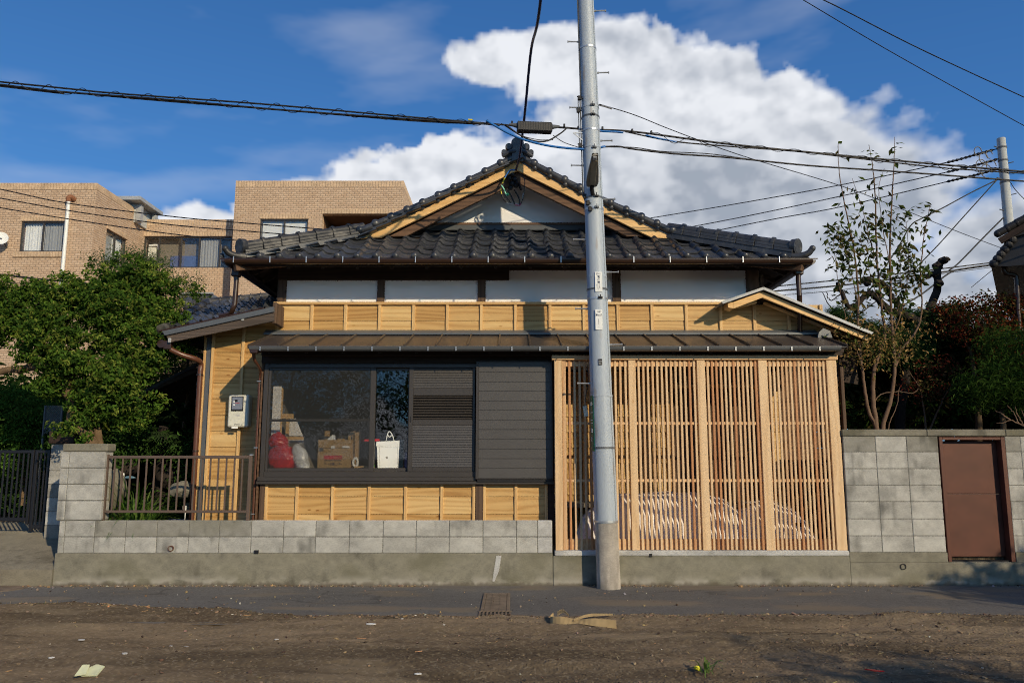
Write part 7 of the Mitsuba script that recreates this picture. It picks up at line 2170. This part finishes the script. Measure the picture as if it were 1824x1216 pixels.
obj('crown', (v, f), LEAF, LT_, color=c)
m = MB()
GL = thing('young_shrub', 'wispy pale green shrub behind the evergreen tree beside the house', 'shrub')
limb(m, [(330, 760), (335, 640), (325, 560)], 12.6, 0.03, 0.01, 14, 0.01, 8)
limb(m, [(325, 700), (300, 600), (290, 560)], 12.6, 0.02, 0.008, 14, 0.01, 9)
obj('stem', m, TWIG, GL, smooth=60)
v, f, c = leaf_cloud([clump(325, 590, 38, 55, 12.6), clump(300, 640, 45, 40, 12.6), clump(345, 545, 22, 25, 12.6), clump(290, 670, 50, 30, 12.4)], 800, 9, 0.055, [(0.10, 0.125, 0.045), (0.13, 0.15, 0.06), (0.075, 0.10, 0.03), (0.17, 0.13, 0.06)], spread=0.09, aspect=0.3, seed=2)
obj('crown', (v, f), LEAF, GL, color=c)
GW_ = thing('feathery_tree', 'feathery grey green treetop in front of the brick building windows', 'tree')
m = MB()
limb(m, [(250, 760), (245, 600), (235, 500), (215, 460)], 13.5, 0.06, 0.012, 16, 0.01, 10)
limb(m, [(244, 600), (265, 520), (275, 465)], 13.5, 0.03, 0.008, 14, 0.01, 11)
obj('trunk', m, BARK, GW_, smooth=60)
v, f, c = leaf_cloud([clump(190, 470, 30, 16, 13.5), clump(235, 462, 40, 16, 13.5), clump(275, 475, 28, 20, 13.5), clump(330, 505, 28, 14, 13.5), clump(245, 500, 60, 22, 13.5)], 620, 9, 0.052, [(0.085, 0.125, 0.055), (0.11, 0.15, 0.07), (0.06, 0.095, 0.04)], spread=0.11, aspect=0.3, seed=3)
obj('crown', (v, f), LEAF, GW_, color=c)
HD = thing('round_hedge', 'dense rounded hedge bush behind the black gate', 'bush')
m = MB()
limb(m, [(40, 900), (40, 780), (30, 720)], 13.0, 0.05, 0.02, 10)
obj('stem', m, BARK, HD)
v, f, c = leaf_cloud([clump(20, 735, 80, 60, 12.8), clump(75, 750, 35, 50, 12.7), clump(20, 800, 90, 50, 12.8), clump(-60, 730, 60, 60, 12.8), clump(-170, 740, 80, 70, 12.8, w=0.5), clump(-300, 750, 80, 70, 12.8, w=0.5)], 2100, 12, 0.06, [(0.075, 0.16, 0.025), (0.10, 0.19, 0.035), (0.05, 0.11, 0.02)], spread=0.06, up=0.4, seed=4)
obj('foliage', (v, f), LEAF, HD, color=c)
BH_ = thing('back_hedge', 'dark tall hedge at the back of the left garden', 'hedge')
m = MB()
for i in range(6):
    limb(m, [(10 + i * 70, 920), (14 + i * 70, 820), (8 + i * 70, 740)], 15.0, 0.05, 0.02, 8)
obj('stem', m, BARK, BH_)
v, f, c = leaf_cloud([clump(120 + i * 55, 745 + 12 * (i % 2), 60, 80, 15.0, 0.7) for i in range(-3, 6)] + [clump(120 + i * 60, 850, 60, 60, 15.0, 0.7) for i in range(-3, 5)], 2600, 9, 0.20, [(0.024, 0.048, 0.012), (0.018, 0.036, 0.010)], spread=0.16, shell=(0.2, 1.05), seed=5)
obj('foliage', (v, f), LEAF, BH_, color=c)
# trellis behind the gate
tr = thing('trellis', 'small diagonal trellis panel between hedge and tree trunk', 'trellis')
x0, x1, z0, z1 = X(80, 745, 12.1), X(108, 745, 12.1), Z(772, 12.1), Z(722, 12.1)
for s in (-1, 1):
    for i in range(-9, 9):
        q = []
        xa = x0 + (x1 - x0) * i / 8
        for t in np.linspace(0, 1, 40):
            x, z = xa + s * (z1 - z0) * (t if s > 0 else t - 1) * 0.9, z0 + (z1 - z0) * t
            if x0 <= x <= x1:
                q.append((x, z))
        if len(q) > 4:
            obj('strip', MB().beam([q[0][0], 12.1 + 0.004 * s, q[0][1]], [q[-1][0], 12.1 + 0.004 * s, q[-1][1]], 0.004, 0.008), GREYMETAL, tr)
obj('frame', MB().box(x0 - 0.02, x0, 12.09, 12.12, 0.45, z1).box(x1, x1 + 0.02, 12.09, 12.12, 0.45, z1), GREYMETAL, tr)
# fan palm in the shade
fpalm = thing('fan_palm', 'dark fan palm in the shade left of the house', 'palm')
m = MB()
limb(m, [(285, 930), (287, 860), (290, 800), (292, 760)], 11.7, 0.09, 0.07, 12, 0.008, 20)
obj('trunk', m, PINEBARK, fpalm, smooth=60)
g = np.random.default_rng(31)
vs, fs, cs, k = [], [], [], 0
for i in range(13):
    a, e = g.uniform(0, 2 * math.pi), g.uniform(-0.5, 0.9)
    d = np.array([math.cos(a) * math.cos(e), math.sin(a) * math.cos(e), math.sin(e)])
    hub = at(291, 765, 11.7) + d * g.uniform(0.25, 0.4)
    s = np.cross(d, [0, 0, 1.0])
    s /= np.linalg.norm(s)
    u_ = np.cross(s, d)
    for b in np.linspace(-1.35, 1.35, 19):
        dd = d * math.cos(b) + (s * math.sin(b)) * 1.0
        L = 0.42 * g.uniform(0.85, 1.1)
        w = np.cross(dd, u_) * 0.012
        tip = hub + dd * L * 0.8 + [0, 0, -0.10] + u_ * 0.02
        v = [hub - w * 0.4, hub + w * 0.4, hub + dd * L * 0.5 + w, hub + dd * L * 0.5 - w, tip]
        vs += v
        fs += [[k, k + 1, k + 2], [k, k + 2, k + 3], [k + 3, k + 2, k + 4]]
        cs += [np.array([0.028, 0.050, 0.020]) * g.uniform(0.7, 1.4)] * 5
        k += 5
obj('fronds', (np.array(vs), np.array(fs)), LEAF, fpalm, color=np.array(cs))
# low planting behind the railing
gc_ = at(245, 905, 10.25)
v, f, c = blade_patch(230, gc_[0], gc_[1], 0.46, 0.16, 0.70, 40, [(0.075, 0.16, 0.025), (0.11, 0.21, 0.04), (0.055, 0.12, 0.02), (0.15, 0.24, 0.06)], 0.011, 1.0, 6, 1.65)
sp_ = thing('grass_plant', 'arching grassy plant behind the brown railing', 'plant')
obj('leaves', (v, f), LEAF, sp_, color=c)
v, f, c = blade_patch(120, X(210, 905, 10.1), 10.1, 0.46, 0.14, 0.48, 41, [(0.075, 0.16, 0.025), (0.10, 0.19, 0.04)], 0.010, 1.1, 5, 1.6)
sp_ = thing('grass_plant', 'shorter grassy tuft beside the left railing post', 'plant')
obj('leaves', (v, f), LEAF, sp_, color=c)
for k, (u, v_, ru, rv, y, lab) in enumerate([(205, 870, 16, 34, 10.0, 'brown standing rock beside the left railing post'), (222, 832, 22, 16, 11.2, 'rounded garden rock in the shade behind the grassy plant'), (326, 872, 22, 15, 10.7, 'garden rock between the grassy plant and the house corner'), (300, 850, 20, 18, 11.6, 'dim rock at the back beside the palm trunk'), (345, 905, 18, 12, 10.9, 'low rock close to the brown downpipe')]):
    s = y / FPX
    vv, ff = lumpy(at(u, v_, y), (ru * s, 0.16, rv * s), 50 + k, 0.3, 3, 4.0)
    o = thing('rock', lab, 'rock', 'rocks in the left garden')
    obj('stone', (vv, ff), [CAPCON, PINEBARK][k % 2], o, smooth=25)
wbt = thing('plastic_bag', 'crumpled white plastic bag hanging in the plants behind the railing', 'bag')
obj('bag', lumpy(at(215, 848, 10.5), (0.045, 0.04, 0.06), 61, 0.3), WHITEP, wbt, smooth=True)
bg_ = thing('blue_glove', 'small blue and white scrap lying beside the white bag', 'scrap')
obj('scrap', lumpy(at(231, 850, 10.5), (0.07, 0.03, 0.02), 62, 0.3), plain('dull_blue_plastic', (0.10, 0.19, 0.26), 0.5), bg_, smooth=True)
bu = thing('blue_bucket', 'dark blue bucket in the shade by the foot of the railing', 'bucket')
c = np.array([X(314, 915, 10.35), 10.35, 0.45])
obj('pail', MB().lathe([(0.0001, 0.0), (0.085, 0.0), (0.11, 0.26), (0.118, 0.265), (0.118, 0.28), (0.105, 0.28), (0.08, 0.02)], c, 'z', 22), plain('navy_bucket_plastic', (0.02, 0.03, 0.08), 0.4), bu, smooth=40)
obj('handle', MB().tube(spline([c + [0.11, -0.0, 0.27], c + [0.14, -0.06, 0.34], c + [0.15, -0.08, 0.46]], 10), 0.008, 6), WHITEP, bu)
# more leafy undergrowth in the left garden
ug = thing('undergrowth', 'leafy undergrowth in the shaded left garden', 'undergrowth')
labels[ug]['kind'] = 'stuff'
v, f, c = leaf_cloud([clump(205, 800, 25, 40, 10.9), clump(250, 790, 40, 30, 11.4), clump(330, 800, 28, 30, 11.3), clump(340, 850, 20, 25, 11.3), clump(200, 900, 30, 20, 10.9), clump(300, 900, 60, 25, 11.6), clump(140, 800, 60, 40, 11.6), clump(60, 860, 90, 60, 13.5)], 700, 9, 0.07, [(0.040, 0.085, 0.020), (0.055, 0.115, 0.025), (0.03, 0.06, 0.015)], spread=0.1, seed=6)
obj('leaves', (v, f), LEAF, ug, color=c, kind='stuff')

# --- right side
YT_ = 10.35
yt_ = thing('young_tree', 'slender young tree with sparse curled leaves behind the tall block wall', 'tree')
m = MB()
tips = []
def st(px, r0, r1, n=30, y=YT_):
    tips.append(limb(m, px, y, r0 * 0.8, r1 * 0.85, n, 0.0025, len(tips) + 70, 7))
st([(1566, 800), (1560, 760), (1548, 735), (1540, 690), (1534, 640), (1528, 580), (1529, 520), (1520, 440), (1508, 380), (1495, 310), (1493, 252)], 0.036, 0.004, 60)
st([(1566, 800), (1560, 750), (1555, 710), (1557, 660), (1566, 632), (1576, 600), (1570, 540), (1562, 460), (1560, 380), (1556, 310), (1548, 258)], 0.045, 0.004, 60)
st([(1570, 800), (1575, 750), (1586, 715), (1594, 655), (1590, 600), (1587, 540), (1585, 450), (1588, 370), (1592, 300), (1594, 244)], 0.040, 0.004, 60)
st([(1595, 653), (1604, 625), (1622, 604), (1636, 580), (1642, 545), (1640, 480), (1648, 410), (1658, 362)], 0.024, 0.004, 40)
st([(1577, 800), (1584, 755), (1596, 725), (1602, 690)], 0.011, 0.005, 20)
st([(1530, 600), (1516, 585), (1505, 560), (1490, 480), (1482, 405)], 0.010, 0.003, 30)
st([(1536, 650), (1520, 610), (1512, 590)], 0.012, 0.006, 20)
st([(1529, 540), (1515, 480), (1500, 430), (1488, 400)], 0.008, 0.003, 24)
st([(1590, 600), (1604, 560), (1616, 500), (1618, 440), (1612, 380)], 0.012, 0.003, 30)
st([(1562, 470), (1548, 420), (1535, 370), (1518, 318)], 0.008, 0.003, 24)
st([(1587, 480), (1575, 420), (1568, 370), (1566, 330), (1575, 300)], 0.008, 0.003, 24)
st([(1557, 715), (1570, 702), (1600, 697), (1625, 700), (1636, 692)], 0.009, 0.004, 24)
st([(1585, 560), (1560, 520), (1545, 470), (1530, 420)], 0.008, 0.003, 24)
st([(1640, 520), (1625, 480), (1612, 450)], 0.006, 0.003, 16)
st([(1576, 600), (1590, 575), (1605, 520), (1600, 440)], 0.010, 0.003, 24)
obj('trunk', m, TWIG, yt_, smooth=60)
g = np.random.default_rng(88)
vs, fs, cs, k = [], [], [], 0
def hang_leaf(p, L, W, d, col):
    """A curled hanging leaf of six faces."""
    global k
    d = d / np.linalg.norm(d)
    s = np.cross(d, g.normal(0, 1, 3))
    s /= np.linalg.norm(s)
    n_ = np.cross(s, d)
    c0, c1, c2 = p, p + d * L * 0.5 + n_ * L * 0.08, p + d * L + n_ * L * -0.10
    v = [c0, c1 + s * W * 0.5 - n_ * W * 0.2, c1, c1 - s * W * 0.5 - n_ * W * 0.2, c2]
    vs.extend(v)
    fs.extend([[k, k + 2, k + 1], [k, k + 3, k + 2], [k + 1, k + 2, k + 4], [k + 2, k + 3, k + 4]])
    cs.extend([col * g.uniform(0.7, 1.35)] * 5)
    k += 5
DK = [np.array(q) for q in ((0.056, 0.082, 0.022), (0.080, 0.104, 0.028), (0.105, 0.086, 0.032), (0.055, 0.064, 0.022))]
BRN = [np.array(q) for q in ((0.30, 0.18, 0.065), (0.40, 0.26, 0.11), (0.18, 0.125, 0.045), (0.10, 0.11, 0.03))]
for tp_ in tips:
    for i in range(len(tp_)):
        q = tp_[i]
        vpx = 608 - FPX * math.tan(math.atan2(q[2] - EYE, q[1]) - PITCH)
        nl = 0
        if 330 < vpx < 560 and i > len(tp_) * 0.25:
            nl = g.poisson(5.2 if vpx > 375 else 1.6)
        elif vpx <= 330:
            nl = g.poisson(0.42)
        for _ in range(nl):
            p = q + g.normal(0, 0.055, 3) * [1.2, 1.0, 0.7]
            L = g.uniform(0.065, 0.13)
            hang_leaf(p, L, L * g.uniform(0.32, 0.55), np.array([g.normal(0, 0.8), g.normal(0, 0.5), -0.55 + g.normal(0, 0.3)]), DK[g.integers(0, 4)])
        if 560 < vpx < 650:
            for _ in range(g.poisson(6.5)):
                p = q + g.normal(0, 0.11, 3) * [1.6, 1.0, 0.9]
                L = g.uniform(0.03, 0.07)
                hang_leaf(p, L, L * g.uniform(0.3, 0.55), np.array([g.normal(0, 0.8), g.normal(0, 0.5), -0.5 + g.normal(0, 0.4)]), BRN[g.integers(0, 4)] if g.random() < 0.75 else DK[g.integers(0, 4)])
for u, v_ in ((1597, 256), (1601, 262), (1596, 268), (1552, 268), (1558, 274), (1545, 275), (1562, 280), (1549, 283), (1555, 290), (1538, 279), (1630, 365), (1645, 362), (1655, 366), (1622, 372), (1640, 373), (1495, 460), (1510, 462), (1485, 473), (1488, 465), (1500, 473), (1482, 474), (1503, 420), (1508, 428), (1514, 436), (1507, 445), (1520, 432)):
    for _ in range(2):
        L = g.uniform(0.06, 0.11)
        hang_leaf(at(u, v_, YT_) + g.normal(0, 0.015, 3), L, L * 0.4, np.array([g.choice([-1, 1]) * 0.9, g.normal(0, 0.4), -0.25]), DK[g.integers(0, 4)])
for _ in range(1100):
    u, v_ = g.normal(1562, 36), g.normal(612, 18)
    L = g.uniform(0.03, 0.07)
    hang_leaf(at(u, v_, YT_ + g.normal(0, 0.12)), L, L * 0.45, np.array([g.normal(0, 0.8), g.normal(0, 0.5), -0.5]), BRN[g.integers(0, 4)] if g.random() < 0.7 else DK[g.integers(0, 4)])
obj('leaves', (np.array(vs), np.array(fs)), LEAF, yt_, color=np.array(cs))

PN = thing('pine_tree', 'gnarled garden pine with dark knotted limbs at right', 'tree')
m = MB()
yp_ = 12.4
limb(m, [(1600, 800), (1606, 720), (1618, 640), (1640, 580), (1660, 540), (1672, 505), (1668, 480), (1676, 466)], yp_, 0.08, 0.05, 40, 0.012, 90, 10)
for u, v_, r in ((1664, 488, 0.06), (1670, 474, 0.065), (1680, 464, 0.06), (1652, 492, 0.045)):
    m.add(*lumpy(at(u, v_, yp_), (r * 1.2, r, r * 0.9), int(u + v_), 0.45, 3, 6.0))
limb(m, [(1640, 575), (1612, 560), (1585, 555), (1560, 528), (1545, 522), (1530, 540), (1514, 546), (1500, 522), (1490, 503)], yp_ - 0.2, 0.065, 0.03, 40, 0.012, 92, 9)
limb(m, [(1612, 560), (1590, 530), (1572, 505), (1548, 498), (1535, 500)], yp_ - 0.1, 0.052, 0.035, 30, 0.012, 93, 8)
limb(m, [(1514, 546), (1495, 560), (1478, 545), (1465, 520)], yp_ - 0.2, 0.015, 0.006, 20, 0.006, 94, 6)
limb(m, [(1500, 522), (1480, 535), (1472, 520)], yp_ - 0.2, 0.012, 0.006, 20, 0.006, 95, 6)
for u, v_, r in ((1672, 505, 0.075), (1545, 505, 0.055), (1520, 545, 0.052), (1560, 530, 0.05), (1650, 555, 0.065), (1600, 560, 0.055), (1686, 462, 0.05)):
    vv, ff = lumpy(at(u, v_, yp_ - 0.1), (r, r, r * 0.8), int(u), 0.4, 3, 5.0)
    m.add(vv, ff)
obj('trunk', m, PINEBARK, PN, smooth=50)
v, f, c = leaf_cloud([clump(1640, 590, 60, 40, yp_ + 0.1), clump(1600, 620, 60, 35, yp_), clump(1690, 570, 40, 30, yp_ + 0.2), clump(1700, 610, 50, 40, yp_ + 0.2), clump(1510, 570, 22, 16, yp_ - 0.3), clump(1545, 590, 26, 20, yp_ - 0.3), clump(1490, 560, 14, 12, yp_ - 0.3, w=1.4)], 1150, 26, 0.115, [(0.035, 0.085, 0.030), (0.028, 0.070, 0.026), (0.050, 0.10, 0.035)], spread=0.045, aspect=0.05, droop=-0.5, up=0.8, seed=7)
obj('needles', (v, f), LEAF, PN, color=c)
MP = thing('maple_tree', 'red leaved maple bush at the right behind the wall', 'tree')
m = MB()
limb(m, [(1745, 820), (1742, 740), (1735, 660), (1720, 600), (1700, 545)], 12.0, 0.06, 0.012, 24, 0.008, 96)
limb(m, [(1740, 700), (1765, 620), (1790, 560), (1800, 530)], 12.0, 0.04, 0.008, 24, 0.008, 97)
obj('trunk', m, BARK, MP, smooth=60)
v, f, c = leaf_cloud([clump(1765, 545, 50, 22, 12.0), clump(1700, 555, 35, 22, 12.0), clump(1800, 560, 45, 30, 12.0), clump(1745, 585, 65, 32, 11.9), clump(1790, 620, 55, 40, 11.8), clump(1850, 570, 50, 50, 12)], 950, 9, 0.055, [(0.15, 0.030, 0.020), (0.080, 0.045, 0.020), (0.070, 0.075, 0.024), (0.045, 0.055, 0.018), (0.19, 0.05, 0.02)], spread=0.075, aspect=0.6, seed=8)
obj('crown', (v, f), LEAF, MP, color=c)
EV = thing('evergreen_shrub', 'bright green feathery evergreen shrub above the brown door', 'shrub')
m = MB()
limb(m, [(1790, 820), (1785, 740), (1780, 660)], 11.0, 0.05, 0.02, 12, 0.006, 98)
obj('stem', m, BARK, EV, smooth=60)
v, f, c = leaf_cloud([clump(1790, 620, 45, 36, 11.0), clump(1762, 690, 50, 40, 10.9), clump(1815, 690, 45, 50, 10.9), clump(1735, 700, 28, 30, 10.9)], 620, 12, 0.095, [(0.046, 0.098, 0.018), (0.068, 0.122, 0.025), (0.030, 0.062, 0.014)], spread=0.075, aspect=0.13, droop=0.2, up=0.5, rough=0.9, seed=9)
obj('foliage', (v, f), LEAF, EV, color=c)
DS = thing('dark_shrubs', 'dark mass of shrubs filling the garden behind the tall wall', 'shrubs')
labels[DS]['kind'] = 'stuff'
v, f, c = leaf_cloud([clump(1505 + 50 * i, 700 + 8 * (i % 3), 50, 85, 13.6, 0.5) for i in range(8)] + [clump(1650, 640, 60, 40, 12.9, 0.5), clump(1560, 640, 45, 40, 13.2, 0.4), clump(1720, 640, 60, 60, 13, 0.5)], 2600, 9, 0.15, [(0.034, 0.070, 0.017), (0.048, 0.086, 0.020), (0.060, 0.055, 0.022)], spread=0.13, shell=(0.2, 1.05), seed=10)
obj('leaves', (v, f), LEAF, DS, color=c, kind='stuff')
RL = thing('red_leaf_shrub', 'thin shrub with a few red leaves in the shade above the tall wall', 'shrub')
m = MB()
limb(m, [(1650, 820), (1648, 760), (1640, 700), (1620, 660)], 11.6, 0.02, 0.006, 14, 0.006, 99)
limb(m, [(1650, 780), (1680, 710), (1700, 680)], 11.6, 0.015, 0.005, 14, 0.006, 100)
obj('stem', m, TWIG, RL, smooth=60)
v, f, c = leaf_cloud([clump(1640, 690, 35, 25, 11.6), clump(1690, 695, 35, 22, 11.6), clump(1670, 660, 40, 20, 11.6)], 170, 6, 0.055, [(0.16, 0.035, 0.022), (0.09, 0.06, 0.03), (0.05, 0.06, 0.02)], spread=0.08, seed=12)
obj('leaves', (v, f), LEAF, RL, color=c)
DT = thing('dead_branch', 'bare grey twigs sticking out above the wall over the brown door', 'branch')
m = MB()
for k_, p in enumerate([[(1845, 770), (1815, 755), (1800, 748), (1790, 752), (1775, 754)], [(1815, 755), (1805, 735), (1795, 722)], [(1825, 760), (1812, 738), (1808, 722)], [(1800, 748), (1785, 738), (1772, 730)], [(1835, 765), (1825, 742), (1818, 728)]]):
    limb(m, p, 10.6, 0.012, 0.004, 14, 0.004, 101 + k_, 6)
obj('twigs', m, TWIG, DT, smooth=60)

# ------------------------------------------------------------------ what stands on the near side of the lot, behind and beside the camera
def lot_tree(x, y, h, r, seed, label, n=420):
    o = thing('lot_tree', label, 'tree', 'trees on the near side of the lot')
    m = MB()
    p = spline([[x, y, -0.1], [x + 0.1, y, h * 0.3], [x - 0.1, y + 0.1, h * 0.6], [x, y, h * 0.85]], 14)
    m.tube(p, np.linspace(0.16, 0.03, len(p)), 8)
    g = np.random.default_rng(seed)
    cls = []
    for i in range(9):
        a = g.uniform(0, 6.28)
        q = np.array([x + math.cos(a) * r * 0.5, y + math.sin(a) * r * 0.5, h * g.uniform(0.42, 0.8)])
        cls.append((q, (r * 0.6, r * 0.6, h * 0.18), 1.0))
        m.tube(spline([[x, y, q[2] * 0.6], (np.array([x, y, q[2] * 0.8]) + q) / 2, q], 8), [0.05, 0.045, 0.04, 0.035, 0.03, 0.025, 0.02, 0.015, 0.012][:9] if False else np.linspace(0.05, 0.012, len(spline([[x, y, 0], q, q + 1], 8))), 6)
    obj('trunk', m, BARK, o, smooth=60)
    v, f, c = leaf_cloud(cls, n, 12, 0.17, PAL_G[:4], spread=0.16, seed=seed)
    obj('crown', (v, f), LEAF, o, color=c)


lot_tree(-7.5, -7.0, 5.6, 2.4, 201, 'leafy tree behind the camera on the left of the lot', 230)
lot_tree(-3.2, -8.0, 5.9, 2.6, 202, 'leafy tree behind the camera left of centre', 150)
lot_tree(0.6, -9.0, 5.6, 2.4, 203, 'leafy tree behind the camera near the centre')
lot_tree(4.6, -8.4, 5.4, 2.3, 204, 'leafy tree behind the camera right of centre')
lot_tree(8.3, -2.5, 4.05, 1.5, 205, 'small leafy tree beside the camera casting shade on the lot', 700)
lot_tree(9.75, 4.5, 3.0, 1.35, 206, 'low leafy tree right of the frame casting shade on the lane', 1700)
lot_tree(12.6, 5.2, 8.0, 2.0, 207, 'tall leafy tree right of the frame that shades the right garden', 230)
